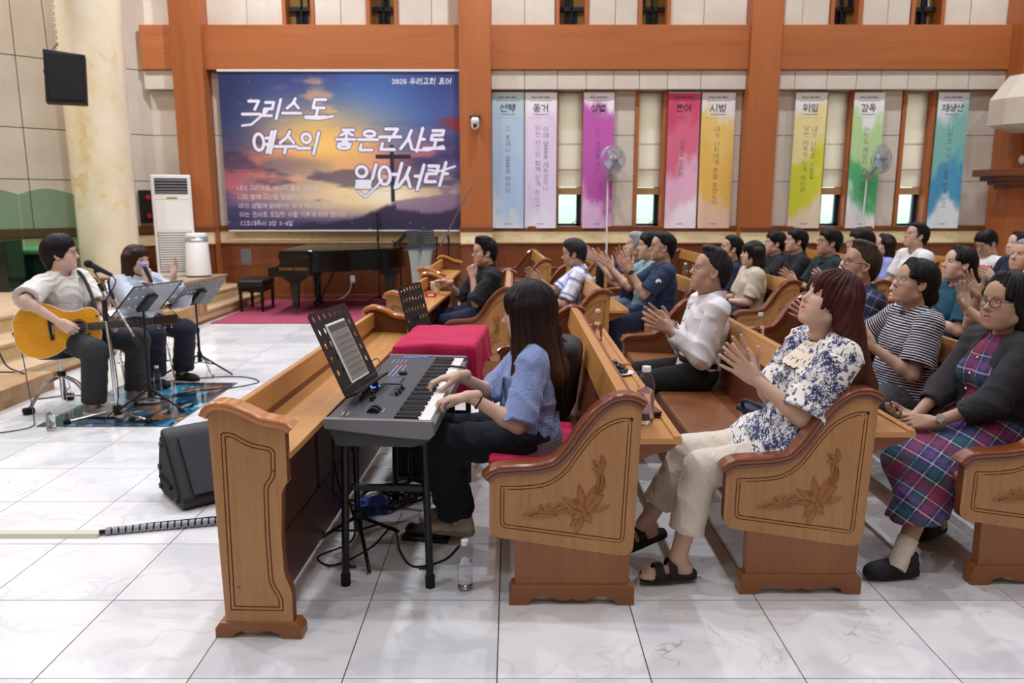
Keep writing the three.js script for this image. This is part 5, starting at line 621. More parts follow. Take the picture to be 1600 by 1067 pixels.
// bottles, cups, fruit and other small things
{
  const t = thing('water_bottle', 'clear water bottle with white cap on the tiles in front of the middle pew', 'bottle', [-0.191, 0, -2.926]);
  const prof = [[0, 0.004], [0.024, 0.002], [0.03, 0.008], [0.0315, 0.02]]; for (let i = 0; i < 8; i++) prof.push([0.0315, 0.026 + i * 0.013], [0.0295, 0.032 + i * 0.013]); prof.push([0.0318, 0.135], [0.031, 0.15], [0.024, 0.172], [0.0145, 0.186], [0.013, 0.196]);
  part(t, 'bottle_shell', lathe(prof, 28), M.pet); part(t, 'water', lathe([[0, 0.006], ...prof.slice(2, 20).map(([r, y]) => [r - 0.0012, y + 0.001]), [0, 0.142]], 28), M.water); part(t, 'cap', [cyl(0.0155, 0.0155, 0.018, 0, 0.203, 0, 20)], M.whitePlastic);
  const B = [[-3.16, 0, -5.12, 'water bottle on the tiles in front of the drum throne'], [-2.93, 0.004, -6.24, 'water bottle on the floor mat beside the seated singer'], [0.53, 0.679, -2.98, 'water bottle on the ledge nearest the phone case'], [0.535, 0.679, -4.78, 'water bottle on the far end of the middle pew ledge'], [1.50, 0.679, -4.62, 'water bottle on the ledge right of the white-shirted man'], [1.88, 0.679, -8.4, 'water bottle on the ledge behind the man in navy tee']];
  clones(t, B.map(([x, y, z, l], i) => (c) => { c.position.set(x, y, z); c.rotation.y = i; c.scale.setScalar(i === 2 ? 1.12 : 1); tag(c, 'clear ' + l); }));
  const grape = phy('#1a1c2a', 0.4), stem = std('#5a6b2a', 0.8);
  const plate = thing('plate', 'white plate of dark grapes on the book ledge of the middle pew', 'plate', [0.552, 0.678, -3.90]); part(plate, 'dish', lathe([[0, 0], [0.05, 0], [0.072, 0.008], [0.074, 0.011], [0.05, 0.006], [0, 0.005]], 32), M.whitePlastic);
  const bunch = (l, p, n, seed) => { const g = thing('grape_bunch', l, 'grapes', p), r = rng(seed), s = ball(0.011, 0, 0, 0, 1, 1, 1, 10); for (let i = 0; i < n; i++) { const a = i * 2.4, d = 0.011 * Math.sqrt(i), o = part(g, 'grape', s, grape); o.position.set(Math.cos(a) * d, 0.011 + Math.max(0, 0.03 - d * 0.75) * (i % 2), Math.sin(a) * d); } part(g, 'stem', tube([[0, 0.02, 0], [0.01, 0.04, 0.004], [0.02, 0.045, 0.0]], 0.002, 8, 5), stem); };
  bunch('bunch of dark grapes on the near plate', [0.552, 0.684, -3.90], 15, 1); bunch('bunch of dark grapes on the ledge just beyond the plate', [0.538, 0.679, -4.06], 17, 2); bunch('bunch of dark grapes by the bottle right of the white-shirted man', [1.50, 0.679, -4.45], 12, 3);
  const ph = thing('phone_case', 'burgundy leather flip case with a phone on the ledge', 'phone', [0.565, 0.679, -3.15], 0.15); part(ph, 'cover', bx(0.085, 0.008, 0.155, 0, 0.022, 0, 0.003), phy('#6d1f33', 0.45)); part(ph, 'back_cover', bx(0.085, 0.004, 0.155, 0, 0.003, 0, 0.002), phy('#6d1f33', 0.45)); part(ph, 'phone', bx(0.078, 0.013, 0.15, 0.001, 0.0115, 0, 0.004), M.black); part(ph, 'strap', tube([[-0.03, 0.02, -0.08], [-0.05, 0.05, -0.1], [-0.035, 0.01, -0.14]], 0.003, 16, 5), std('#8f7fc0', 0.6));
  const cup = (l, p, s = 1) => { const c = thing('paper_cup', l, 'cup', p); part(c, 'cup_wall', lathe([[0, 0.003], [0.026, 0], [0.038, 0.092], [0.036, 0.092], [0.0245, 0.005], [0, 0.005]].map(([r, y]) => [r * s, y * s]), 24), std('#ffffff', 0.7, { map: canvasTex(128, 64, (g) => { g.fillStyle = '#f2efe8'; g.fillRect(0, 0, 128, 64); g.fillStyle = '#7fa05a'; for (let i = 0; i < 9; i++) { g.beginPath(); g.ellipse(8 + i * 14, 26 + (i % 3) * 10, 6, 3, i, 0, 7); g.fill(); } }) })); part(c, 'rim', [mv(prep(new THREE.TorusGeometry(0.037 * s, 0.002, 6, 24)), 0, 0.092 * s, 0, Math.PI / 2)], M.white); return c; };
  cup('tall paper cup with green leaf print in the hand of the black-tee man', [-0.71, 0.70, -7.15], 1.25); cup('wide white paper bowl on the ledge behind the white-shirted man', [2.0, 0.679, -8.0], 1.2); cup('small white paper cup on the ledge behind the plaid-shirted man', [0.88, 0.679, -8.2], 0.8);
  const rb = thing('red_box', 'small bright red box on the desk beside the paper cup', 'box', [-0.73, 0.695, -6.95]); part(rb, 'box_body', bx(0.09, 0.045, 0.07, 0, 0.022, 0, 0.004), M.red); part(rb, 'window', bx(0.055, 0.02, 0.004, 0, 0.026, 0.035), M.white);
  const th = thing('thermos', 'black tumbler with a loop lid behind the plaid-shirted man', 'tumbler', [0.88, 0.679, -7.75]); part(th, 'tumbler_body', lathe([[0, 0], [0.038, 0], [0.042, 0.02], [0.042, 0.19], [0.034, 0.21], [0, 0.21]], 24), M.blackMatte); part(th, 'lid', lathe([[0, 0.21], [0.036, 0.21], [0.034, 0.245], [0, 0.25]], 24), M.black); part(th, 'loop', [mv(prep(new THREE.TorusGeometry(0.026, 0.005, 6, 16, Math.PI)), 0, 0.25, 0)], M.grey);
  single('cushion', 'crimson seat cushion under the keyboard player', 'cushion', [mv(bx(0.40, 0.045, 0.62, 0, 0, 0, 0.02), 0.10, 0.462, -3.42, 0, 0, -0.05)], M.magenta);
  const pp = thing('folded_papers', 'white booklets lying on the seat beside the black-tee man', 'booklet', [-0.22, 0.452, -6.75], 0.3); part(pp, 'booklet', bx(0.21, 0.014, 0.15, 0, 0, 0, 0.003), M.white); part(pp, 'booklet', mv(bx(0.2, 0.012, 0.14, 0, 0, 0, 0.003), 0.08, 0.012, 0.1, 0, 0.3), std('#e9dcc0', 0.8));
  const tb = thing('tote_bag', 'dark rimmed floral bag tucked beside the woman in the toile blouse', 'bag', [1.17, 0.44, -3.42], R(20)); part(tb, 'bag_body', [mv(bx(0.12, 0.16, 0.30, 0, 0.08, 0, 0.04), 0, 0, 0)], std('#ffffff', 0.85, { map: dtex(128, 128, (u, v) => mixc(hex('#c8b090'), hex('#8a3a44'), sstep(0.5, 0.6, fbm(u * 7, v * 7, 3)))) })); part(tb, 'bag_rim', [mv(bx(0.135, 0.03, 0.315, 0, 0.16, 0, 0.012), 0, 0, 0)], std('#23273a', 0.8)); part(tb, 'bag_strap', tube([[-0.05, 0.16, 0.12], [-0.1, 0.22, 0.05], [-0.1, 0.22, -0.05], [-0.05, 0.16, -0.12]], 0.009, 20, 6), std('#23273a', 0.8));
  const bp = thing('backpack', 'black backpack leaning on the pew behind the keyboard player', 'backpack', [0.22, 0.445, -3.95], R(-12)); part(bp, 'bag_body', [mv(bx(0.20, 0.42, 0.30, 0, 0.215, 0, 0.07), 0, 0, 0, 0, 0, -0.12)], phy('#131416', 0.65)); part(bp, 'front_pocket', [mv(bx(0.09, 0.2, 0.25, -0.07, 0.13, 0, 0.04), 0, 0, 0)], phy('#1d1e22', 0.5)); part(bp, 'top_handle', tube([[0.03, 0.41, 0.05], [0.02, 0.47, 0.02], [0.02, 0.47, -0.02], [0.03, 0.41, -0.05]], 0.01, 16, 6), M.rubber); part(bp, 'shoulder_strap', tube([[0.08, 0.40, 0.09], [-0.02, 0.46, 0.11], [-0.08, 0.3, 0.17], [-0.02, 0.08, 0.165]], 0.016, 24, 6), M.blackMatte); part(bp, 'zip', tube([[-0.1, 0.22, 0.12], [-0.125, 0.245, 0], [-0.1, 0.22, -0.12]], 0.004, 16, 5), M.grey);
}
// drum throne, chair and guitar of the musicians
{
  const t = thing('drum_throne', 'round black drum throne on chrome legs under the guitarist', 'stool', [-3.42, 0, -5.74]);
  part(t, 'seat', lathe([[0, 0.40], [0.15, 0.40], [0.175, 0.415], [0.178, 0.46], [0.155, 0.485], [0, 0.488]], 36), phy('#131315', 0.5)); part(t, 'post', rod([0, 0.09, 0], [0, 0.4, 0], 0.014), M.chrome); part(t, 'sleeve', rod([0, 0.06, 0], [0, 0.26, 0], 0.02), M.chrome); part(t, 'collar', cyl(0.03, 0.03, 0.035, 0, 0.265, 0), M.black);
  for (let k = 0; k < 3; k++) { const a = k * 2.094 + 2.25, C = Math.cos(a), S = Math.sin(a); for (const d of [-0.016, 0.016]) part(t, 'leg', tube([[C * 0.03 - S * d, 0.24, S * 0.03 + C * d], [C * 0.12 - S * d, 0.20, S * 0.12 + C * d], [C * 0.2 - S * d, 0.1, S * 0.2 + C * d], [C * 0.245 - S * d, 0.03, S * 0.245 + C * d]], 0.008, 20, 8), M.chrome); part(t, 'leg_brace', rod([0, 0.09, 0], [C * 0.2, 0.1, S * 0.2], 0.007), M.chrome); part(t, 'rubber_foot', [mv(bx(0.075, 0.05, 0.055, 0, 0, 0, 0.012), C * 0.25, 0.025, S * 0.25, 0, -a, 0)], M.rubber); }
  const c = thing('folding_chair', 'chrome folding chair with blue back under the singer', 'chair', [-3.30, 0, -6.78], R(38)), navy = std('#1d2350', 0.6);
  part(c, 'seat', bx(0.40, 0.035, 0.38, 0, 0.415, 0, 0.014), std('#d8c090', 0.7)); part(c, 'backrest', ext(round([[-0.2, 0.62], [0.2, 0.62], [0.2, 0.86], [-0.2, 0.86]], 0.04), 0.02, 0.004, [round([[-0.08, 0.80], [-0.08, 0.835], [0.08, 0.835], [0.08, 0.80]], 0.015)]).translate(0, 0, -0.23), navy);
  for (const s of [-1, 1]) { part(c, 'frame', tube([[s * 0.2, 0.01, 0.22], [s * 0.2, 0.4, 0.02], [s * 0.2, 0.86, -0.22]], 0.011, 30, 8), M.chrome); part(c, 'rear_leg', tube([[s * 0.185, 0.4, 0.12], [s * 0.185, 0.2, -0.1], [s * 0.185, 0.01, -0.24]], 0.011, 20, 8), M.chrome); } part(c, 'stretcher', rod([-0.2, 0.15, 0.15], [0.2, 0.15, 0.15], 0.008), M.chrome); part(c, 'stretcher', rod([-0.185, 0.12, -0.16], [0.185, 0.12, -0.16], 0.008), M.chrome);
  // acoustic guitar: local x along the neck, z out of the soundboard
  const g = thing('acoustic_guitar', 'amber acoustic guitar with dark sides held by the seated man', 'guitar', [-3.11, 0.655, -5.53]); g.rotation.order = 'YZX'; g.rotation.set(-0.13, 0.46, 0.03);
  const half = spline([[-0.42, 0], [-0.415, 0.09], [-0.36, 0.165], [-0.27, 0.195], [-0.18, 0.175], [-0.10, 0.128], [-0.04, 0.118], [0.03, 0.135], [0.085, 0.13], [0.115, 0.085], [0.12, 0.0]], 40), outline = ccw([...half, ...half.slice(1, -1).reverse().map(([x, y]) => [x, -y])]);
  const hole = Array.from({ length: 28 }, (_, i) => [0.0 + Math.cos(i / 28 * 6.2832) * 0.05 - 0.02, -Math.sin(i / 28 * 6.2832) * 0.05]);
  const spruce = phy('#ffffff', 0.3, { map: woodTex('#efae2a', '#da931c', 21, 130), clearcoat: 0.8, clearcoatRoughness: 0.1 }), rose = phy('#2a150e', 0.3, { clearcoat: 0.9, clearcoatRoughness: 0.08 });
  part(g, 'soundboard', grain(ext(outline, 0.005, 0.001, [hole]).translate(0, 0, 0.0), 'x'), spruce, 'amber spruce top'); part(g, 'sides', ext(outline, 0.10, 0, [offsetPath(outline, 0.004).reverse()]).translate(0, 0, -0.10), rose, 'dark glossy sides'); part(g, 'back', ext(outline, 0.004, 0.001).translate(0, 0, -0.102), rose); part(g, 'binding', tube(outline.filter((_, i) => i % 2 === 0).map(([x, y]) => [x, y, 0.002]), 0.003, 120, 5, true), M.white);
  part(g, 'rosette', [mv(prep(new THREE.TorusGeometry(0.058, 0.003, 5, 40)), -0.02, 0, 0.005)], M.black); part(g, 'pickguard', ext(round([[-0.08, -0.045], [-0.04, -0.06], [0.03, -0.05], [0.06, -0.03], [0.03, -0.075], [-0.03, -0.105], [-0.085, -0.085]], 0.02), 0.002).translate(0, 0.0, 0.005), phy('#2c0c0a', 0.2, { clearcoat: 1 }));
  const br = part(g, 'bridge', ext(round([[-0.205, -0.075], [-0.18, -0.075], [-0.175, 0.075], [-0.21, 0.075]], 0.008), 0.01, 0.002).translate(0, 0, 0.005), M.black); part(br, 'saddle', bx(0.003, 0.07, 0.006, -0.183, 0, 0.017), M.white);
  part(g, 'neck', bx(0.36, 0.05, 0.022, 0.29, 0, -0.008, 0.009), phy('#6a4426', 0.4)); part(g, 'fretboard', bx(0.43, 0.052, 0.007, 0.255, 0, 0.0095), std('#21150f', 0.5)); for (let i = 0; i < 17; i++) part(g, 'fret', bx(0.0018, 0.052, 0.002, 0.465 - 0.64 * (1 - Math.pow(2, -i / 12)) + 0.0, 0, 0.0135), M.steel);
  const hs = part(g, 'headstock', ext(round([[0.465, -0.03], [0.64, -0.037], [0.64, 0.037], [0.465, 0.03]], 0.008), 0.014, 0.002).translate(0, 0, -0.01), rose); for (let i = 0; i < 3; i++) for (const s of [-1, 1]) part(hs, 'tuning_peg', [rod([0.5 + i * 0.045, s * 0.02, -0.004], [0.5 + i * 0.045, s * 0.052, -0.004], 0.003), ball(0.009, 0.5 + i * 0.045, s * 0.056, -0.004, 0.6, 1, 1, 8)], M.chrome);
  for (let i = 0; i < 6; i++) part(g, 'string', rod([-0.18, -0.025 + i * 0.01, 0.018], [0.47, -0.018 + i * 0.0072, 0.0145], 0.0009, 0.0009, 5), M.steel); part(g, 'end_pin', rod([-0.415, 0, -0.05], [-0.44, 0, -0.05], 0.008), M.red);
  single('guitar_cable', 'grey cable hanging from the guitar end to the floor', 'cable', tube([[-3.52, 0.63, -5.38], [-3.58, 0.45, -5.55], [-3.5, 0.25, -5.45], [-3.42, 0.03, -5.35], [-3.35, 0.006, -5.2], [-3.5, 0.006, -5.05], [-3.9, 0.006, -4.9]], 0.0045, 60, 6), std('#55585c', 0.6));
  single('stage_cable', 'black cables running over the stage steps at the left edge', 'cable', tube([[-5.2, 0.46, -6.6], [-4.7, 0.47, -6.5], [-4.35, 0.34, -6.4], [-4.2, 0.2, -6.3], [-4.0, 0.16, -6.2]], 0.007, 40, 6), M.rubber);
  single('mic_cable', 'thin black cable looping over the mat past the music stands', 'cable', tube([[-2.95, 0.014, -5.4], [-2.8, 0.014, -5.9], [-2.6, 0.014, -6.2], [-2.35, 0.006, -6.35], [-2.2, 0.006, -6.55], [-2.4, 0.006, -6.75], [-2.8, 0.006, -6.7], [-3.1, 0.006, -6.5]], 0.0045, 70, 6), M.rubber);
}
// ---------------------------------------------------------------- bodies: smooth distance fields meshed by surface nets
const a3 = (v) => v.isVector3 ? [v.x, v.y, v.z] : v;
const add = (a, b, s = 1) => [a[0] + b[0] * s, a[1] + b[1] * s, a[2] + b[2] * s], sub = (a, b) => [a[0] - b[0], a[1] - b[1], a[2] - b[2]], dot = (a, b) => a[0] * b[0] + a[1] * b[1] + a[2] * b[2], len = (a) => Math.hypot(a[0], a[1], a[2]), nrm = (a) => { const l = len(a) || 1; return [a[0] / l, a[1] / l, a[2] / l]; }, crs = (a, b) => [a[1] * b[2] - a[2] * b[1], a[2] * b[0] - a[0] * b[2], a[0] * b[1] - a[1] * b[0]], mix3 = (a, b, t) => [lerp(a[0], b[0], t), lerp(a[1], b[1], t), lerp(a[2], b[2], t)];
const cone = (a, b, ra, rb = ra, k = 0.02, o = {}) => ({ a, b, ra, rb, k, ...o });                 // tapered capsule
const ell = (c, r, k = 0.02, o = {}) => ({ c, r, k, ...o });                                        // ellipsoid, o.q = [x, y, z] axes
const cut = (p, n, k = 0.004) => ({ p, n: nrm(n), k });                                              // removes what lies on the side n points to
function evalPrim(P) {
  if (P.n) { const [a, b, c] = P.n, e = dot(P.n, P.p); return (x, y, z) => a * x + b * y + c * z - e; }
  if (P.c) {
    const [cx, cy, cz] = P.c, [rx, ry, rz] = P.r, q = P.q;
    if (q) { const [X, Y, Z] = q; return (x, y, z) => { x -= cx; y -= cy; z -= cz; const u = (x * X[0] + y * X[1] + z * X[2]), v = (x * Y[0] + y * Y[1] + z * Y[2]), w = (x * Z[0] + y * Z[1] + z * Z[2]); const k0 = Math.hypot(u / rx, v / ry, w / rz), k1 = Math.hypot(u / rx / rx, v / ry / ry, w / rz / rz); return k1 > 1e-9 ? k0 * (k0 - 1) / k1 : -Math.min(rx, ry, rz); }; }
    return (x, y, z) => { x -= cx; y -= cy; z -= cz; const k0 = Math.hypot(x / rx, y / ry, z / rz), k1 = Math.hypot(x / rx / rx, y / ry / ry, z / rz / rz); return k1 > 1e-9 ? k0 * (k0 - 1) / k1 : -Math.min(rx, ry, rz); };
  }
  const [ax, ay, az] = P.a, d = sub(P.b, P.a), [dx, dy, dz] = d, L2 = dot(d, d) || 1e-9, ra = P.ra, dr = P.rb - P.ra;
  return (x, y, z) => { x -= ax; y -= ay; z -= az; let t = (x * dx + y * dy + z * dz) / L2; t = t < 0 ? 0 : t > 1 ? 1 : t; return Math.hypot(x - t * dx, y - t * dy, z - t * dz) - ra - dr * t; };
}
function bounds(P) { if (P.c) { const m = P.q ? Math.max(...P.r) : 0; return [P.c.map((v, i) => v - (m || P.r[i])), P.c.map((v, i) => v + (m || P.r[i]))]; } const r = Math.max(P.ra, P.rb); return [P.a.map((v, i) => Math.min(v, P.b[i]) - r), P.a.map((v, i) => Math.max(v, P.b[i]) + r)]; }
function blob(prims, h, disp) {
  const lo = [1e9, 1e9, 1e9], hi = [-1e9, -1e9, -1e9], pos = prims.filter((p) => !p.n && !p.minus);
  for (const p of pos) { const [a, b] = bounds(p); for (let i = 0; i < 3; i++) { lo[i] = Math.min(lo[i], a[i]); hi[i] = Math.max(hi[i], b[i]); } }
  for (let i = 0; i < 3; i++) { lo[i] -= h * 3.5; hi[i] += h * 3.5; }
  const [nx, ny, nz] = [0, 1, 2].map((i) => Math.ceil((hi[i] - lo[i]) / h) + 1), N = nx * ny * nz, F = new Float32Array(N).fill(9), sx = 1, sy = nx, sz = nx * ny;
  for (const p of prims) {
    const f = evalPrim(p), k = Math.max(p.k, 1e-4); let a = [0, 0, 0], b = [nx - 1, ny - 1, nz - 1];
    if (!p.n) { const [u, v] = bounds(p), m = k + 3 * h; a = u.map((q, i) => Math.max(0, Math.floor((q - m - lo[i]) / h))); b = v.map((q, i) => Math.min([nx, ny, nz][i] - 1, Math.ceil((q + m - lo[i]) / h))); }
    for (let z = a[2]; z <= b[2]; z++) for (let y = a[1]; y <= b[1]; y++) { let i = z * sz + y * sy + a[0]; for (let x = a[0]; x <= b[0]; x++, i++) {
      const o = F[i]; if (p.n || p.minus) { if (o > 5) continue; let d = f(lo[0] + x * h, lo[1] + y * h, lo[2] + z * h); if (p.minus) d = -d; const e = k - Math.abs(o - d); F[i] = Math.max(o, d) + (e > 0 ? e * e / k * 0.25 : 0); }
      else { const d = f(lo[0] + x * h, lo[1] + y * h, lo[2] + z * h), e = k - Math.abs(o - d); F[i] = Math.min(o, d) - (e > 0 ? e * e / k * 0.25 : 0); }
    } }
  }
  if (disp) for (let z = 0, i = 0; z < nz; z++) for (let y = 0; y < ny; y++) for (let x = 0; x < nx; x++, i++) if (Math.abs(F[i]) < h * 3) F[i] += disp(lo[0] + x * h, lo[1] + y * h, lo[2] + z * h);
  const id = new Int32Array(N).fill(-1), V0 = [], Nn = [], idx = [];
  for (let z = 0; z < nz - 1; z++) for (let y = 0; y < ny - 1; y++) for (let x = 0; x < nx - 1; x++) {
    const i = z * sz + y * sy + x; let m = 0; const v = [F[i], F[i + 1], F[i + sy], F[i + sy + 1], F[i + sz], F[i + sz + 1], F[i + sz + sy], F[i + sz + sy + 1]]; for (let c = 0; c < 8; c++) if (v[c] < 0) m |= 1 << c; if (m === 0 || m === 255) continue;
    let px = 0, py = 0, pz = 0, n = 0; const E = (p, q, X, Y, Z, dx, dy, dz) => { const A = v[p], B = v[q]; if ((A < 0) === (B < 0)) return; const t = A / (A - B); px += X + dx * t; py += Y + dy * t; pz += Z + dz * t; n++; };
    E(0, 1, 0, 0, 0, 1, 0, 0); E(2, 3, 0, 1, 0, 1, 0, 0); E(4, 5, 0, 0, 1, 1, 0, 0); E(6, 7, 0, 1, 1, 1, 0, 0); E(0, 2, 0, 0, 0, 0, 1, 0); E(1, 3, 1, 0, 0, 0, 1, 0); E(4, 6, 0, 0, 1, 0, 1, 0); E(5, 7, 1, 0, 1, 0, 1, 0); E(0, 4, 0, 0, 0, 0, 0, 1); E(1, 5, 1, 0, 0, 0, 0, 1); E(2, 6, 0, 1, 0, 0, 0, 1); E(3, 7, 1, 1, 0, 0, 0, 1);
    px /= n; py /= n; pz /= n; id[i] = V0.length / 3; V0.push(lo[0] + (x + px) * h, lo[1] + (y + py) * h, lo[2] + (z + pz) * h);
    const g = (a, b, c, d) => b - a; const gx = lerp(lerp(v[1] - v[0], v[3] - v[2], py), lerp(v[5] - v[4], v[7] - v[6], py), pz), gy = lerp(lerp(v[2] - v[0], v[3] - v[1], px), lerp(v[6] - v[4], v[7] - v[5], px), pz), gz = lerp(lerp(v[4] - v[0], v[5] - v[1], px), lerp(v[6] - v[2], v[7] - v[3], px), py), l = Math.hypot(gx, gy, gz) || 1; Nn.push(gx / l, gy / l, gz / l);
  }
  const quad = (a, b, c, d, flip) => { if (a < 0 || b < 0 || c < 0 || d < 0) return; if (flip) idx.push(a, c, b, a, d, c); else idx.push(a, b, c, a, c, d); };
  for (let z = 1; z < nz - 1; z++) for (let y = 1; y < ny - 1; y++) for (let x = 1; x < nx - 1; x++) {
    const i = z * sz + y * sy + x, s = F[i] < 0;
    if (s !== F[i + 1] < 0) quad(id[i - sy - sz], id[i - sz], id[i], id[i - sy], !s);
    if (s !== F[i + sy] < 0) quad(id[i - 1 - sz], id[i - 1], id[i], id[i - sz], !s);
    if (s !== F[i + sz] < 0) quad(id[i - 1 - sy], id[i - sy], id[i], id[i - 1], !s);
  }
  const g = new THREE.BufferGeometry(); g.setAttribute('position', new THREE.BufferAttribute(new Float32Array(V0), 3)); g.setIndex(new THREE.BufferAttribute(new Uint32Array(idx), 1));
  // blend field gradient with face normals so that cuts stay crisp but surfaces smooth
  g.setAttribute('normal', new THREE.BufferAttribute(new Float32Array(Nn), 3)); const keep = new Float32Array(Nn); g.computeVertexNormals(); const Q = g.attributes.normal.array; for (let i = 0; i < Q.length; i++) Q[i] = Q[i] * 0.6 + keep[i] * 0.4;
  g.setAttribute('uv', new THREE.BufferAttribute(new Float32Array(V0.length / 3 * 2), 2)); return g;
}
// uv per vertex from f(x,y,z,class), splitting vertices where neighbouring triangles have other classes
function mapUV(g, cls, f, wrap = 0) {
  const P = g.attributes.position, N = g.attributes.normal, I = g.index.array, seen = new Map(), pos = [], nor = [], uv = [], idx = new Uint32Array(I.length);
  for (let t = 0; t < I.length; t += 3) {
    const cx = (P.getX(I[t]) + P.getX(I[t + 1]) + P.getX(I[t + 2])) / 3, cy = (P.getY(I[t]) + P.getY(I[t + 1]) + P.getY(I[t + 2])) / 3, cz = (P.getZ(I[t]) + P.getZ(I[t + 1]) + P.getZ(I[t + 2])) / 3, c = cls ? cls(cx, cy, cz) : 0;
    const U = [0, 1, 2].map((j) => f(P.getX(I[t + j]), P.getY(I[t + j]), P.getZ(I[t + j]), c)); let sh = [0, 0, 0]; if (wrap) { const mx = Math.max(U[0][0], U[1][0], U[2][0]); sh = U.map((u) => mx - u[0] > wrap / 2 ? 1 : 0); }
    for (let j = 0; j < 3; j++) { const v = I[t + j], key = v * 16 + c * 2 + sh[j]; let k = seen.get(key); if (k === undefined) { k = pos.length / 3; seen.set(key, k); pos.push(P.getX(v), P.getY(v), P.getZ(v)); nor.push(N.getX(v), N.getY(v), N.getZ(v)); uv.push(U[j][0] + sh[j] * wrap, U[j][1]); } idx[t + j] = k; }
  }
  const o = new THREE.BufferGeometry(); o.setAttribute('position', new THREE.BufferAttribute(new Float32Array(pos), 3)); o.setAttribute('normal', new THREE.BufferAttribute(new Float32Array(nor), 3)); o.setAttribute('uv', new THREE.BufferAttribute(new Float32Array(uv), 2)); o.setIndex(new THREE.BufferAttribute(idx, 1)); return o;
}
function paint(g, f) { const P = g.attributes.position, c = new Float32Array(P.count * 3); for (let i = 0; i < P.count; i++) c.set(f(P.getX(i), P.getY(i), P.getZ(i)), i * 3); g.setAttribute('color', new THREE.BufferAttribute(c, 3)); return g; }
function xform(g, m) { g.applyMatrix4(m); return g; }
// ---- heads, head space: origin between the ears, +z forward, +y up
function headGeo(o, h) {
  const f = o.female ? 0.94 : 1, j = o.jaw ?? 1, mo = o.mouth ?? 0, ck = o.cheek ?? 0;
  const P = [ell([0, 0.035, -0.016], [0.074, 0.090, 0.094], 0.01), ell([0, -0.02, 0.026], [0.064, 0.085, 0.066], 0.03), ell([0, -0.072, 0.034], [0.050 * j, 0.040, 0.046], 0.03), ell([0, -0.098 - mo * 0.004, 0.064], [0.021 * j, 0.016, 0.016], 0.022)];
  for (const s of [-1, 1]) P.push(ell([s * 0.040, -0.024 + ck * 0.002, 0.052], [0.027 + ck * 0.006, 0.026, 0.025 + ck * 0.004], 0.022), cone([s * 0.056, -0.062, 0.0], [s * 0.028, -0.092, 0.05], 0.016 * j, 0.014 * j, 0.03), ell([s * 0.035, -0.055, 0.052], [0.026 + ck * 0.006, 0.026, 0.024], 0.02));
  P.push(cone([-0.034, 0.027, 0.072], [0.034, 0.027, 0.072], 0.0105, 0.0105, 0.018), ell([0, 0.055, 0.055], [0.05, 0.035, 0.03], 0.03));
  for (const s of [-1, 1]) P.push(ell([s * 0.031, 0.008, 0.092], [0.017, 0.0115, 0.014], 0.012, { minus: true }));
  for (const s of [-1, 1]) P.push(ell([s * 0.031, 0.006, 0.0705], [0.0155, 0.0115, 0.0125], 0.004));
  P.push(cone([0, 0.018, 0.077], [0, -0.024, 0.1005 + (o.nose ?? 0)], 0.0075, 0.0100, 0.012), ell([0, -0.026, 0.1015 + (o.nose ?? 0)], [0.0115, 0.0095, 0.0105], 0.008)); for (const s of [-1, 1]) P.push(ell([s * 0.0115, -0.031, 0.0875], [0.0085, 0.0075, 0.0095], 0.006));
  for (const s of [-1, 1]) P.push(ell([s * 0.006, -0.0385, 0.0925], [0.0035, 0.0022, 0.004], 0.002, { minus: true }));
  const w = 0.019 + mo * 0.004, yl = -0.0595, zl = 0.0795;
  P.push(ell([0, -0.061, 0.068], [0.030, 0.022, 0.0205], 0.014));
  if (mo > 0.25) P.push(ell([0, yl - 0.003 - mo * 0.003, zl + 0.008], [w * 0.85, 0.0022 + mo * 0.0065, 0.014], 0.003, { minus: true }));
  for (const s of [-1, 1]) { P.push(cone([0, yl + 0.0045 + mo * 0.001, zl + 0.0065], [s * w, yl + 0.0005 + (o.smile ?? 0.35) * 0.004, zl - 0.009], 0.0048, 0.0022, 0.003), cone([0, yl - 0.0055 - mo * 0.008, zl + 0.005], [s * w, yl - 0.001 + (o.smile ?? 0.35) * 0.004, zl - 0.009], 0.0056, 0.0022, 0.003)); }
  if (mo <= 0.25) P.push(ell([0, yl - 0.0005, zl + 0.010], [w * 0.95, 0.0011, 0.009], 0.002, { minus: true }));
  for (const s of [-1, 1]) { const q = [nrm([s, 0.05, 0.35]), nrm([0, 1, -0.12]), null]; q[2] = crs(q[0], q[1]); P.push(ell([s * 0.076, -0.004, -0.006], [0.0075, 0.031, 0.0185], 0.005, { q }), ell([s * 0.081, 0.0, -0.003], [0.006, 0.019, 0.0105], 0.004, { q, minus: true }), ell([s * 0.078, -0.026, 0.000], [0.006, 0.009, 0.008], 0.004)); }
  P.push(cone([0, -0.05, -0.018], [0, -0.13, -0.032], o.female ? 0.046 : 0.054, o.female ? 0.045 : 0.056, 0.03));
  const g = blob(P, h);
  return paint(g, (x, y, z) => { // lips, flushed cheeks and ears; all as colour of the skin itself
    const d = Math.hypot(x / (w + 0.004), (y - yl + 0.0005 + mo * 0.003) / (0.0105 + mo * 0.008)), lip = z > 0.066 ? sstep(1.05, 0.8, d) : 0, ch = sstep(0.035, 0.01, Math.hypot(Math.abs(x) - 0.044, y + 0.025, (z - 0.06) * 0.7)) * 0.35, ear = sstep(0.074, 0.08, Math.abs(x)) * 0.25; const L = o.lip ?? [0.55, 0.2, 0.17], S = o.skin;
    const c = [lerp(S[0], L[0], lip * 0.6), lerp(S[1], L[1], lip * 0.6), lerp(S[2], L[2], lip * 0.6)], r = Math.max(ch, ear); return [c[0] * (1 + r * 0.1), c[1] * (1 - r * 0.14), c[2] * (1 - r * 0.16)];
  });
}
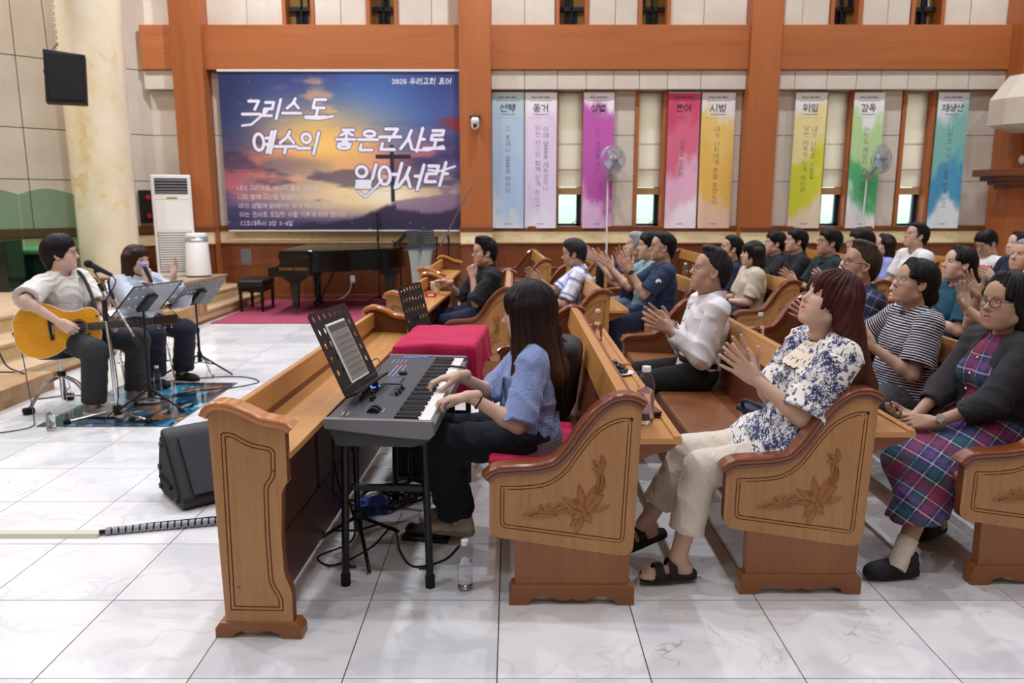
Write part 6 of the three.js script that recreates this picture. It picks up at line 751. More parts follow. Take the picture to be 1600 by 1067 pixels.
// ---- hands, hand space: wrist at the origin, fingers along +y, palm facing +z, s = +1 puts the thumb on +x (a right hand)
const POSES = { flat: [0.08, 0.12, 0.08, 0.09, 0.55], clap: [0.10, 0.16, 0.12, 0.16, 0.75], relax: [0.4, 0.5, 0.35, 0.07, 0.45], grip: [1.0, 1.25, 0.8, 0.03, 0.25], fist: [1.35, 1.5, 1.0, 0.02, 0.15], play: [0.28, 0.75, 0.5, 0.11, 0.5], lace: [0.05, 0.12, 0.1, 0.2, 0.8], strum: [0.75, 0.9, 0.5, 0.05, 0.3] };
function handGeo(pose, s, k, h, skin) {
  const [b0, b1, b2, sp, th] = POSES[pose], P = [cone([0, -0.035, 0], [0, 0.012, 0], 0.0245, 0.025, 0.01)], nails = [];
  const F = [[0.031, 0.090, 0.042, 0.025, 0.020, 0.0088, 1.2], [0.0105, 0.095, 0.046, 0.029, 0.021, 0.0092, 0.35], [-0.0105, 0.091, 0.043, 0.027, 0.021, 0.0088, -0.4], [-0.0295, 0.081, 0.034, 0.020, 0.018, 0.0078, -1.4]];
  F.forEach(([mx, my, l0, l1, l2, r, a], i) => {
    P.push(cone([s * mx * 0.55, 0.008, 0], [s * mx, my, 0], 0.0165, 0.0115, 0.014));
    const an = a * sp + (pose === 'grip' || pose === 'fist' ? -a * 0.06 : 0), d = (b) => [s * Math.sin(an) * Math.cos(b), Math.cos(an) * Math.cos(b), Math.sin(b)], v = 1 + (i - 1.5) * 0.06 * (b0 > 0.2 ? 1 : 0); let p = [s * mx, my, 0], b = b0 * v, q = add(p, d(b), l0); P.push(cone(p, q, r * 1.12, r, 0.004)); b += b1 * v; let q2 = add(q, d(b), l1); P.push(cone(q, q2, r, r * 0.92, 0.003)); b += b2; const q3 = add(q2, d(b), l2); P.push(cone(q2, q3, r * 0.92, r * 0.78, 0.003)); nails.push([add(add(q3, d(b), -0.001), [s * Math.sin(an) * -Math.sin(b), -Math.sin(b), Math.cos(b)], -r * 0.6)]);
  });
  P.push(ell([s * 0.021, 0.035, 0.010], [0.018, 0.030, 0.014], 0.012), ell([-s * 0.024, 0.038, 0.008], [0.013, 0.032, 0.012], 0.01));
  const t0 = [s * 0.024, 0.022, 0.008], td = nrm([s * Math.sin(th), Math.cos(th), 0.35 + b0 * 0.35]), t1 = add(t0, td, 0.042), td2 = nrm([s * Math.sin(th * 0.7), Math.cos(th * 0.7), 0.35 + b0 * 0.5]), t2 = add(t1, td2, 0.031), t3 = add(t2, nrm([s * Math.sin(th * 0.45), 1, 0.25 + b0 * 0.5]), 0.024);
  P.push(cone(t0, t1, 0.0165, 0.0125, 0.012), cone(t1, t2, 0.0118, 0.0105, 0.004), cone(t2, t3, 0.0105, 0.008, 0.003));
  const g = blob(P, h / k); g.scale(k, k, k);
  return paint(g, (x, y, z) => { const n = nails.some(([p]) => Math.hypot(x / k - p[0], y / k - p[1], z / k - p[2]) < 0.0055) ? 1 : 0, w = y / k > 0.15 ? 0.4 : 0; return [lerp(skin[0], 0.72, n * 0.7) * (1 + w * 0.06), lerp(skin[1], 0.46, n * 0.7) * (1 - w * 0.08), lerp(skin[2], 0.40, n * 0.7) * (1 - w * 0.08)]; });
}
// ---- hair, in head space; d = straight-down direction there
function hairGeo(o, down, h) {
  const st = o.hair.style, v = o.hair.vol ?? 0, P = []; let amp = o.hair.amp ?? 0.003;
  const shell = (g) => ell([0, 0.036, -0.020], [0.083 + g + v, 0.098 + g + v, 0.101 + g + v], 0.01);
  if (st === 'short') {
    const e = o.hair.line ?? 0.0; P.push(shell(0), ell([0, 0.098, 0.02 - e * 0.4], [0.062 + v, 0.036 + v, 0.062], 0.03), ell([0, -0.02, -0.085], [0.055, 0.06, 0.028], 0.03)); P.push(cut([0, 0.0, 0.012 - e], [0, -0.72, 0.70], 0.012), cut([0, -0.062, 0], [0, -1, 0.25], 0.015));
    for (const s of [-1, 1]) P.push(ell([s * 0.088, -0.012, -0.002], [0.022, 0.036, 0.026], 0.008, { minus: true }), ell([s * 0.074, 0.006, 0.026], [0.008, 0.028, 0.012], 0.01));
    if (e > 0.018) for (const s of [-1, 1]) P.push(ell([s * 0.080, -0.002, 0.022], [0.024, 0.040, 0.024], 0.008, { minus: true }));
    if (o.hair.fringe) P.push(ell([0, 0.078 - 0.018 * o.hair.fringe, 0.068], [0.060, 0.026 + 0.012 * o.hair.fringe, 0.026], 0.02)), [-1, 1].forEach((s) => P.push(ell([s * 0.055, 0.055, 0.042], [0.024, 0.035 + 0.012 * o.hair.fringe, 0.03], 0.02)));
    if (o.hair.quiff) P.push(ell([0.008, 0.128, 0.045], [0.042, 0.020, 0.042], 0.02), ell([0.02, 0.125, 0.0], [0.04, 0.02, 0.05], 0.02));
    if (o.hair.mop) P.push(ell([0, 0.0, -0.075], [0.075, 0.075, 0.045], 0.03), ell([0, -0.075, -0.075], [0.045, 0.04, 0.028], 0.03), ...[-1, 1].map((s) => ell([s * 0.066, 0.035, 0.005], [0.026, 0.055, 0.045], 0.02)));
  } else {
    const L = o.hair.len ?? 0.2, fw = o.hair.fwd ?? 0.0, W = o.hair.w ?? 0; P.push(shell(0.003));
    const D = (p, l) => add(p, down, l);
    if (st === 'long') {
      for (const s of [-1, 1]) { const a = [s * 0.066, 0.03, fw], b = D([s * (0.070 + W), -0.03, fw - 0.005], L * 0.55), c = D([s * (0.066 + W * 1.2), -0.03, fw - 0.01 + (o.hair.front ?? 0)], L * 0.96); P.push(cone(a, b, 0.034, 0.036, 0.03), cone(b, c, 0.036, 0.022, 0.03)); const a2 = [s * 0.058, 0.02, -0.045], b2 = D([s * (0.062 + W), -0.03, -0.055 - (o.hair.back ?? 0) * 0.6], L * 0.6), c2 = D([s * (0.058 + W), -0.03, -0.06 - (o.hair.back ?? 0)], L); P.push(cone(a2, b2, 0.046, 0.046, 0.03), cone(b2, c2, 0.044, 0.02, 0.03)); }
      for (const s of [-1, 1]) P.push(cone([s * 0.068, 0.03, -0.012], D([s * (0.072 + W * 0.9), -0.03, -0.022], L * 0.62), 0.036, 0.026, 0.03));
      const bk = o.hair.back ?? 0; P.push(cone([0, 0.02, -0.07], D([0, -0.03, -0.078 - bk * 0.6], L * 0.6), 0.056, 0.056, 0.03), cone(D([0, -0.03, -0.078 - bk * 0.6], L * 0.6), D([0, -0.03, -0.075 - bk], L), 0.054, 0.024, 0.03));
    } else if (st === 'bob') {
      for (const s of [-1, 1]) P.push(cone([s * 0.064, 0.02, fw - 0.010], D([s * 0.072, -0.02, fw - 0.020], L), 0.041, 0.032, 0.03), cone([s * 0.05, 0.0, -0.055], D([s * 0.048, -0.02, -0.066], L * 0.95), 0.048, 0.034, 0.03)); P.push(cone([0, 0.0, -0.07], D([0, -0.02, -0.085], L), 0.052, 0.042, 0.03));
    } else { // tied back
      P.push(ell([0, -0.01, -0.07], [0.066, 0.07, 0.045], 0.03)); if (st === 'pony') { const k = [0, -0.02, -0.115]; P.push(cone([0, -0.01, -0.09], k, 0.03, 0.02, 0.02), cone(k, D(add(k, [0, 0, -0.022]), L * 0.5), 0.024, 0.034, 0.02), cone(D(add(k, [0, 0, -0.022]), L * 0.5), D(add(k, [0, 0, -0.014]), L), 0.034, 0.012, 0.02)); } if (st === 'bun') P.push(ell([0, -0.055, -0.098], [0.062, 0.055, 0.05], 0.02));
    }
    const op = o.hair.open ?? 0; // face opening
    P.push(ell([0, -0.045, 0.108 + op], [0.062, 0.125, 0.082], 0.012, { minus: true }));
    if (st === 'tied' || st === 'pony' || st === 'bun') { P.push(cut([0, -0.004, 0.02], [0, -0.62, 0.78], 0.012)); for (const s of [-1, 1]) P.push(ell([s * 0.09, -0.014, -0.004], [0.024, 0.034, 0.024], 0.008, { minus: true })); }
    P.push(cone([0, -0.05, -0.02], [0, -0.4, -0.03], 0.04, 0.04, 0.01, { minus: true }));
    if (o.hair.bangs) { const n = o.hair.bangs; P.push(ell([0, 0.074 - 0.016 * n, 0.058], [0.064, 0.044, 0.036], 0.02), ell([0, 0.052 - 0.022 * n, 0.080], [0.050, 0.028, 0.012], 0.014)); for (const s of [-1, 1]) P.push(cone([s * 0.056, 0.07, 0.045], [s * 0.070, -0.02 - 0.02 * n, 0.046], 0.022, 0.011, 0.02)); }
    if (o.hair.part) for (const s of [-1, 1]) P.push(cone([s * 0.01, 0.115, 0.045], [s * 0.062, 0.035, 0.055], 0.018, 0.014, 0.02));
  }
  const D1 = down; return blob(P, h, (x, y, z) => { const a = Math.atan2(x, z + 0.02), rr = Math.hypot(x, z + 0.02); const e = st === 'short' ? fbm(a * 9 + 20, y * 26 + rr * 30, 2) - 0.5 : (Math.sin(a * 31 + fbm(a * 4 + 9, y * 5, 2) * 9) * 0.5 + (fbm(a * 14 + 30, y * 4, 2) - 0.5) * 1.6) * 0.55; return e * amp * 1.6; });
}
const hairUV = (g) => mapUV(g, null, (x, y, z) => [Math.atan2(x, -(z + 0.02)) / 6.2832 + 0.5, y * 1.6 + 0.5], 1);
const streak = dtex(256, 64, (u, v) => { const n = fbm(u * 90, v * 2.5, 3), m = vn(u * 230, v * 1.5); const c = 120 + (n - 0.5) * 170 + (m - 0.5) * 90; return [c, c, c]; }, false, THREE.RepeatWrapping);
const hairMats = new Map();
function hairMat(a, b) { const k = a + b; if (!hairMats.has(k)) hairMats.set(k, phy('#ffffff', 0.48, { map: dtex(256, 128, (u, v) => { const t = clamp((0.62 - v) * 2.2 + (fbm(u * 60, v * 2, 2) - 0.5) * 0.9); return mixc(hex(a), hex(b), t).map((c) => c * (0.8 + 0.4 * vn(u * 200, v * 1.5))); }, true, THREE.RepeatWrapping), bumpMap: streak, bumpScale: 0.003, specularIntensity: 0.4 })); return hairMats.get(k); }
const skinMats = new Map(); const skinMat = phy('#ffffff', 0.5, { vertexColors: true, specularIntensity: 0.6, sheen: 0.15, sheenColor: new THREE.Color(0.6, 0.3, 0.2), sheenRoughness: 0.5 });
const weave = dtex(512, 512, (u, v) => { const w = fbm(u * 3 + 2, v * 3, 3) * 2.2, a = Math.abs(fbm(u * 5 + w, v * 4 - w, 3) - 0.5) * 2, b = Math.abs(fbm(u * 8 - w + 7, v * 7 + w * 0.6, 3) - 0.5) * 2; const c = 255 * clamp(0.75 * Math.pow(a, 0.6) + 0.35 * Math.pow(b, 0.7)) + 7 * Math.sin(u * 804) * Math.sin(v * 804); return [c, c, c]; }, false);
const clothMats = new Map();
function clothMat(c, rough = 0.9) { const k = c + rough; if (!clothMats.has(k)) clothMats.set(k, phy(c, rough, { sheen: 0.2, sheenColor: new THREE.Color(c).lerp(new THREE.Color('#ffffff'), 0.4), sheenRoughness: 0.6, bumpMap: weave, bumpScale: 0.003 })); return clothMats.get(k); }
const patMat = (fn, w = 256, h = 256) => phy('#ffffff', 0.88, { map: dtex(w, h, fn, true, THREE.RepeatWrapping), sheen: 0.15, sheenColor: new THREE.Color('#cccccc'), sheenRoughness: 0.6, bumpMap: weave, bumpScale: 0.003 });
// cloth patterns; one repeat covers 1/scale metres
const stripes = patMat((u, v) => (v * 12) % 1 < 0.36 ? hex('#d8d3d6') : hex('#1c2136'), 8, 512);
const band1 = (t, c, w) => Math.abs(((t - c) % 1 + 1.5) % 1 - 0.5) < w / 2 ? 1 : 0;
const plaidBlue = patMat((u, v) => { let c = hex('#e9ecf4'); for (const t of [u, v]) { if (band1(t, 0.3, 0.2)) c = mixc(c, hex('#6470b4'), 0.45); if (band1(t, 0.3, 0.05)) c = mixc(c, hex('#27307c'), 0.5); if (band1(t, 0.72, 0.06)) c = mixc(c, hex('#8d97cc'), 0.5); if (band1(t, 0.85, 0.02)) c = mixc(c, hex('#4450a0'), 0.5); } return c; });
const plaidNavy = patMat((u, v) => { let c = hex('#252c48'); for (const t of [u, v]) { if (band1(t, 0.25, 0.06)) c = mixc(c, hex('#c9cede'), 0.5); if (band1(t, 0.5, 0.22)) c = mixc(c, hex('#161a2e'), 0.6); if (band1(t, 0.78, 0.05)) c = mixc(c, hex('#a7aec6'), 0.45); } return c; });
const plaidDress = patMat((u, v) => { let c = hex('#2b2f58'); for (const [t, k] of [[u, 0], [v, 1]]) { if (band1(t, 0.22, 0.24)) c = mixc(c, hex(k ? '#8a2040' : '#a02848'), 0.55); if (band1(t, 0.55, 0.16)) c = mixc(c, hex('#1f5a5c'), 0.55); if (band1(t, 0.40, 0.025)) c = mixc(c, hex('#d6c98a'), 0.7); if (band1(t, 0.72, 0.03)) c = mixc(c, hex('#d8d0dc'), 0.6); if (band1(t, 0.86, 0.12)) c = mixc(c, hex('#6a3a78'), 0.5); if (band1(t, 0.04, 0.02)) c = mixc(c, hex('#e0d6a0'), 0.6); } return c; });
const gingham = patMat((u, v) => { const a = (u * 16) % 1 < 0.5 ? 1 : 0, b = (v * 16) % 1 < 0.5 ? 1 : 0; return mixc(hex('#95a5cf'), hex('#7388bb'), (a + b) / 2 + (fbm(u * 8, v * 8, 2) - .5) * 0.4); });
const toile = patMat((u, v) => { const per = (x, y, s) => { const a = fbm(x * s, y * s, 5), b = fbm((x - 1) * s, y * s, 5), c = fbm(x * s, (y - 1) * s, 5), d = fbm((x - 1) * s, (y - 1) * s, 5); return lerp(lerp(a, b, x), lerp(c, d, x), y); }; const big = per(u, v, 7), fine = fbm(u * 90, v * 90, 3), mid = per(u, v, 19), cl = sstep(0.485, 0.515, big); let t = cl * sstep(0.44, 0.54, fine * 0.5 + mid * 0.5) + cl * 0.12; t = Math.max(t, (1 - cl) * sstep(0.585, 0.605, fbm(u * 30 + 3, v * 30, 4)) * 0.75); return mixc(hex('#efebe2'), hex('#27315e'), clamp(t)); }, 768, 768);
// generic shoe in shoe space: ankle above the origin, toe along +z
const shoeGeo = (() => { const P = [ell([0, 0.045, -0.035], [0.036, 0.05, 0.05], 0.03), ell([0, 0.035, 0.05], [0.041, 0.04, 0.075], 0.03), ell([0, 0.028, 0.115], [0.040, 0.03, 0.05], 0.03), cone([0, 0.07, -0.03], [0, 0.095, -0.035], 0.036, 0.038, 0.02), cut([0, 0.012, 0], [0, -1, 0]), cut([0, 0.098, 0], [0, 1, 0.1])]; return blob(P, 0.006); })();
const soleGeo = (() => { const g = ext(round([[-0.034, -0.085], [0.034, -0.085], [0.036, 0.0], [0.044, 0.09], [0.03, 0.165], [-0.03, 0.165], [-0.044, 0.09], [-0.036, 0.0]], 0.035), 0.03, 0.006); g.rotateX(Math.PI / 2); g.translate(0, 0.03, 0); return prep(g); })();
const laceGeo = join([0, 1, 2, 3].map((i) => tube([[-0.022, 0.072 - i * 0.006, 0.035 + i * 0.018], [0, 0.082 - i * 0.007, 0.035 + i * 0.018], [0.022, 0.072 - i * 0.006, 0.035 + i * 0.018]], 0.0035, 8, 5)));
function ik(S, W, l1, l2, pole) { const d = sub(W, S); let D = len(d); const m = (l1 + l2) * 0.995; let T = W; if (D > m) { T = add(S, d, m / D); D = m; } const u = nrm(d), a = clamp((l1 * l1 - l2 * l2 + D * D) / (2 * D), -l1, l1), hgt = Math.sqrt(Math.max(0, l1 * l1 - a * a)); let p = sub(pole, [u[0] * dot(pole, u), u[1] * dot(pole, u), u[2] * dot(pole, u)]); p = nrm(p); return [add(add(S, u, a), p, hgt), T]; }
function folds(x, y, z, s = 0) { const w = (fbm(x * 6 + z * 4 + 40 + s, y * 6 + x * 3 + 20, 2) - 0.5) * 3.2, m = sstep(0.42, 0.62, fbm(x * 7 + 9 + s, y * 7 + z * 6 + 5, 2)), m2 = sstep(0.45, 0.62, fbm(z * 7 + 60 + s, y * 7 + x * 5 + 35, 2)); const r = (t) => { const q = 1 - Math.abs(Math.sin(t)); return Math.pow(q, 1.4); }; return r((y * 0.8 + z * 0.75 + x * 0.3) * 38 + w * 2) * m + r((y * 0.75 - z * 0.8 - x * 0.4) * 34 - w * 2.2 + 1) * m2; }
const eyeWhite = std('#e8e2dc', 0.25), iris = std('#1a100b', 0.2), browMat = std('#1d1613', 0.9);
// ---------------------------------------------------------------- a person: one skin mesh, clothes and hair as children
function person(o) {
  const k = o.k ?? (o.female ? 0.94 : 1), near = o.near ?? 0, hB = near ? 0.011 : 0.016, hH = [0.0055, 0.0036, 0.003][near], hF = [0.0055, 0.0042, 0.0036][near], hC = near ? 0.010 : 0.015, hR = [0.007, 0.0055, 0.005][near];
  const g = o.girth ?? 1, skin = o.skin = o.skin ?? [0.56, 0.36, 0.255], lean = R(o.lean ?? 8), yaw = R(-90 + (o.yaw ?? 0)), sw = (o.sw ?? (o.female ? 0.165 : 0.19)) * k, seat = o.seat ?? 0.435;
  const dir = [0, Math.cos(lean), -Math.sin(lean)], up = [0, Math.cos(lean * 0.5), -Math.sin(lean * 0.5)], na = (o.neck ?? R(14)) - lean * 0.6, nv = [0, Math.cos(na) * 0.155 * k, Math.sin(na) * 0.155 * k], hipY = seat + 0.092 * k;
  const torso = clamp((o.head[1] - hipY - nv[1]) / dir[1], 0.34, 0.6), Pz = 0, P = [0, hipY, 0], C = add(P, dir, torso), H = add(C, nv); H[1] = o.head[1];
  const t = thing('person', o.label, 'person', [0, 0, 0], yaw), cy = Math.cos(yaw), sy = Math.sin(yaw); t.position.set(o.head[0] - sy * H[2], 0, o.head[2] - cy * H[2]);
  const loc = (w) => { const x = w[0] - t.position.x, z = w[2] - t.position.z; return [x * cy - z * sy, w[1], x * sy + z * cy]; }, locD = (w) => [w[0] * cy - w[2] * sy, w[1], w[0] * sy + w[2] * cy];
  const hq = new THREE.Quaternion().setFromEuler(new THREE.Euler(R(-(o.hp ?? 8)), R(o.hy ?? 0), R(o.hr ?? 0), 'YXZ')), hs = (o.hs ?? (o.female ? 1.0 : 1.055)) * 1.0, HM = new THREE.Matrix4().compose(V(...H), hq, V(hs, hs, hs));
  // joints
  const S = [1, -1].map((s) => add(add(C, dir, -0.055 * k), [s * sw, 0, (o.hunch ?? 0.01)])), J = {};
  const spec = [o.L ?? {}, o.Rt ?? {}];
  const preset = (a, s) => { const b = { clap: { w: add(C, [s * 0.045, -0.20, 0.30]), f: [-s * 0.12, 0.62, 0.75], n: [-s, 0.0, 0.12], pose: 'clap' }, lap: { w: add(P, [s * 0.12, 0.13, 0.27]), f: [-s * 0.25, -0.12, 1], n: [0, -1, -0.1], pose: 'relax' }, rest: { w: add(P, [s * 0.13, 0.20, 0.40]), f: [-s * 0.45, -0.05, 0.9], n: [0, -1, 0], pose: 'relax' } }[a.p ?? 'lap']; const r = { ...b }; if (a.w) r.w = loc(a.w); if (a.dw) r.w = add(r.w, a.dw); if (a.f) r.f = locD(a.f); if (a.n) r.n = locD(a.n); if (a.pose) r.pose = a.pose; return r; };
  const arms = [0, 1].map((i) => { const s = i ? -1 : 1, a = preset(spec[i], s), [E, W] = ik(S[i], a.w, 0.285 * k, 0.25 * k, spec[i].pole ?? [s * 0.55, -1, -0.25]); return { s, S: S[i], E, W, f: nrm(a.f), n: a.n, pose: a.pose }; });
  const ft = o.feet ?? [], legs = [0, 1].map((i) => { const s = i ? -1 : 1, q = ft[i], Hh = add(P, [s * 0.088 * k, -0.015, 0.02]), A = q ? loc(q.a) : [s * 0.12, 0.085, 0.40], [K, A2] = ik(Hh, A, 0.42 * k, 0.40 * k, q?.pole ?? [s * 0.12, 1, 0.6]); return { ...q, s, H: Hh, K, A: A2, toe: q?.toe ? nrm(locD(q.toe)) : [s * 0.12, 0, 1] }; });
  // skin
  const B = [ell(add(P, [0, 0, 0]), [0.15 * g * k, 0.10, 0.11 * g], 0.05), ell(add(P, dir, 0.15), [0.128 * g * k, 0.12, 0.092 * g], 0.06), ell(add(P, dir, torso * 0.62), [0.15 * k, 0.14, 0.10], 0.06), cone(S[0], S[1], 0.05 * k, 0.05 * k, 0.05), cone(add(C, dir, -0.05), add(H, [0, -0.06, -0.02]), (o.female ? 0.050 : 0.060) * k, (o.female ? 0.046 : 0.054) * k, 0.03)];
  for (const a of arms) B.push(cone(add(C, dir, -0.008), a.S, 0.030 * k, 0.046 * k, 0.035), cone(a.S, a.E, 0.047 * k * (o.arm ?? 1), 0.037 * k * (o.arm ?? 1), 0.02), cone(a.E, a.W, 0.039 * k * (o.arm ?? 1), 0.0255 * k, 0.012), ell(mix3(a.E, a.W, 0.26), [0.041 * k, 0.041 * k, 0.041 * k], 0.02), cone(a.W, add(a.W, a.f, 0.012), 0.0252 * k, 0.025 * k, 0.01));
  for (const l of legs) { B.push(cone(l.H, l.K, 0.078 * k * g, 0.052 * k, 0.03), cone(l.K, l.A, 0.052 * k, 0.036 * k, 0.02), ell(add(mix3(l.K, l.A, 0.3), [0, 0, -0.018]), [0.05 * k, 0.085, 0.05 * k], 0.03)); const fl = l.toe, heel = add(l.A, fl, -0.03); B.push(cone(l.A, add(heel, [0, -0.05, 0]), 0.036 * k, 0.028, 0.02), cone(add(heel, [0, -0.05, 0]), add(add(l.A, fl, 0.12), [0, -0.06 + (l.dy ?? 0), 0]), 0.028, 0.022, 0.03)); if (l.bare) { const side = crs([0, 1, 0], fl); for (let i = 0; i < 5; i++) { const b0 = add(add(add(l.A, fl, 0.11), side, (i - 2) * 0.0165), [0, -0.062 + (l.dy ?? 0), 0]); B.push(cone(b0, add(b0, fl, 0.052 - Math.abs(i - (l.s > 0 ? 3.4 : 0.6)) * 0.007), 0.012, 0.0095, 0.006)); } } }
  const parts = [paint(blob(B, hB), () => skin), xform(headGeo(o, hH), HM)];
  for (const a of arms) { const Y = a.f, Z = nrm(sub(a.n, Y.map((v) => v * dot(a.n, Y)))), X = crs(Y, Z), m = new THREE.Matrix4().makeBasis(V(...X), V(...Y), V(...Z)).setPosition(V(...a.W)); parts.push(xform(handGeo(a.pose, a.s > 0 ? -1 : 1, k * (o.hand ?? 0.98), hF, skin), m)); a.m = m; }
  part(t, 'body', mergeGeometries(parts), skinMat);
  // face details
  const inHead = (n, geo, m) => { const q = part(t, n, geo, m); q.position.set(...H); q.quaternion.copy(hq); q.scale.setScalar(hs); return q; };
  const eo = o.eye ?? 1;
  for (const s of [-1, 1]) { const e = inHead('eye', ball(0.0102, s * 0.0315, 0.0055, 0.0768, 1.28, 0.46 * eo, 1, 12), eyeWhite); part(e, 'iris', ball(0.0053, s * 0.031, 0.0055, 0.0838, 1, 0.92 * Math.min(1, eo), 0.75, 10), iris); inHead('eyelashes', tube([[s * 0.0165, 0.0062 + 0.0025 * eo, 0.0845], [s * 0.026, 0.0075 + 0.0045 * eo, 0.0868], [s * 0.037, 0.0068 + 0.0042 * eo, 0.0848], [s * 0.0475, 0.0045 + 0.002 * eo, 0.0755]], 0.0013, 10, 5), browMat); inHead('eyebrow', tube([[s * 0.013, 0.0270, 0.0838], [s * 0.03, 0.0325, 0.0820], [s * 0.049, 0.0270, 0.0695]], 0.0036, 8, 5), o.grey ? std('#4a443e', 0.9) : browMat); }
  if ((o.mouth ?? 0) > 0.3) inHead('teeth', ball(0.012, 0, -0.0585, 0.0705, 1.1, 0.28, 0.7, 12), eyeWhite);
  const gd = o.hair.tilt ?? 0, dn = new THREE.Vector3(0, -1, 0).applyQuaternion(hq.clone().invert()); dn.z += gd; dn.normalize();
  inHead('hair', hairUV(hairGeo(o, dn.toArray(), hR)), hairMat(o.hair.c[0], o.hair.c[1] ?? o.hair.c[0]));
  if (o.glasses) {
    const m = o.glasses === 1 ? M.steel : o.glasses === 2 ? phy('#141416', 0.3) : phy('#4d1524', 0.3), rr = o.glasses === 1 ? 0.0011 : 0.0019, rim = []; for (const s of [-1, 1]) { const q = []; for (let i = 0; i < 20; i++) { const a = i / 20 * 6.2832, c = Math.cos(a), n = Math.sin(a); q.push([s * 0.0325 + Math.sign(c) * Math.pow(Math.abs(c), 0.75) * 0.0235, 0.0 + Math.sign(n) * Math.pow(Math.abs(n), 0.75) * 0.0185, 0.0985 - Math.abs(s * 0.0325 + c * 0.023) * 0.16]); } rim.push(tube(q, rr, 40, 5, true)); }
    const gl = inHead('glasses', [...rim, tube([[-0.0095, 0.004, 0.098], [0, 0.0075, 0.1005], [0.0095, 0.004, 0.098]], rr, 8, 5)], m); for (const s of [-1, 1]) { part(gl, 'temple', tube([[s * 0.056, 0.006, 0.089], [s * 0.075, 0.006, 0.06], [s * 0.081, 0.012, 0.0], [s * 0.079, -0.006, -0.022]], rr * 1.1, 16, 5), m); const ln = []; for (let i = 0; i < 20; i++) { const a = i / 20 * 6.2832; ln.push([Math.cos(a) * 0.0225, Math.sin(a) * 0.0175]); } const L = ext(ln, 0.001); part(gl, 'lens', mv(L, s * 0.0325, 0, 0.0928, 0, s * 0.16), M.glass); }
  }
  // top
  const T = o.top, e = 0.014 + (T.loose ?? 0), sl = T.sleeve ?? 0.55, tp = [ell(add(P, dir, 0.01), [0.152 * g * k + e, 0.11, 0.115 * g + e], 0.05), ell(add(P, dir, 0.14), [0.138 * g * k + e, 0.13, 0.100 * g + e], 0.06), ell(add(P, dir, torso * 0.62), [0.158 * k + e, 0.15, 0.106 + e], 0.06), cone(S[0], S[1], 0.05 * k + e * 0.55, 0.05 * k + e * 0.55, 0.05)];
  if (T.lap) tp.push(ell(add(P, [0, 0.02, 0.10]), [0.205 * g, 0.128, 0.17], 0.05)); if (g > 1.05) tp.push(ell(add(add(P, dir, 0.10), [0, 0, 0.045 * g]), [0.12 * g, 0.11, 0.08 * g], 0.05));
  if (o.female) for (const s of [-1, 1]) tp.push(ell(add(add(P, dir, torso * 0.60), [s * 0.062, 0, 0.075]), [0.068, 0.066, 0.058 + (o.bust ?? 0)], 0.035));
  for (const a of arms) tp.push(cone(add(C, dir, 0.012), a.S, 0.038 * k + e * 0.4, 0.047 * k + e * 0.5, 0.04));
  const sleeveEnd = [], slv = [];
  for (const a of arms) { const sp = []; slv.push(sp); const s1 = Math.min(sl, 1), end = mix3(a.S, a.E, s1), r0 = 0.052 * k * (o.arm ?? 1) + e * 0.65, r1 = 0.043 * k * (o.arm ?? 1) + e + (T.flare ?? 0.008); sp.push(cone(add(a.S, [-a.s * 0.05, -0.01, 0]), a.S, r0 * 0.9, r0, 0.02), cone(a.S, add(end, nrm(sub(a.E, a.S)), sl < 1 ? 0.03 : 0), r0, r1, 0.03)); if (sl > 1) { const e2 = mix3(a.E, a.W, sl - 1); sp.push(cone(a.E, add(e2, nrm(sub(a.W, a.E)), 0.02), r1, 0.03 * k + e * 0.9, 0.02)); sleeveEnd.push([e2, nrm(sub(a.W, a.E)), a]); } else sleeveEnd.push([end, nrm(sub(a.E, a.S)), a]); }
  // neck opening, cuffs and hem
  const nd = nrm(sub(add(H, [0, -0.06, 0]), C)); tp.push(cone(add(C, dir, -0.02), add(C, nd, 0.2), (o.female ? 0.052 : 0.060) * k + (T.neckR ?? 0.006), 0.075 * k, 0.004, { minus: true })); if (T.open) tp.push(cone(add(C, [0, 0.02, 0.10]), add(P, [0, -0.12, 0.21]), 0.06, 0.085, 0.006, { minus: true })); if (T.vneck) tp.push(cone(add(C, [0, -0.02, 0.05]), add(C, [0, -0.02 - T.vneck, 0.16]), 0.035, 0.01, 0.01, { minus: true }));
  tp.push(cut(add(C, dir, T.neckH ?? 0.03), add(dir, [0, 0, -0.25]), 0.006)); tp.push(cut(add(P, [0, T.hem ?? -0.035, 0]), [0, -1, 0], 0.004));
  const wr = T.wrinkle ?? 0.004, disp = (x, y, z) => -wr * 1.3 * (folds(x, y, z) - 0.3);
  sleeveEnd.forEach(([p, d, a], i) => { const far = add(p, d, 0.16); slv[i].push(cone(add(p, d, 0.135), far, 0.135, 0.16, 0.008, { minus: true }), cone(add(p, d, -0.035), far, 0.040 * k * (o.arm ?? 1) + 0.002, 0.045, 0.003, { minus: true })); });
  const sc = T.scale ?? 5, tg = mergeGeometries([mapUV(blob(tp, hC, disp), null, (x, y, z) => [(z - 0.8 * x) * sc, dot(sub([x, y, z], P), dir) * sc]), ...arms.map((a, i) => { const Y = nrm(sub(a.E, a.S)), X = nrm(crs(Y, [0, 0.3, 1])), Z = crs(X, Y); return mapUV(blob(slv[i], hC, disp), null, (x, y, z) => { const q = sub([x, y, z], a.S); return [(dot(q, Z) + 0.8 * dot(q, X)) * sc, dot(q, Y) * sc]; }); })]);
  part(t, T.name ?? 'shirt', tg, T.mat ?? clothMat(T.c));
  const neckM = new THREE.Matrix4().makeBasis(V(1, 0, 0), V(...dir), V(...crs([1, 0, 0], dir))).setPosition(V(...add(add(C, dir, 0.004), [0, 0, 0.006])));
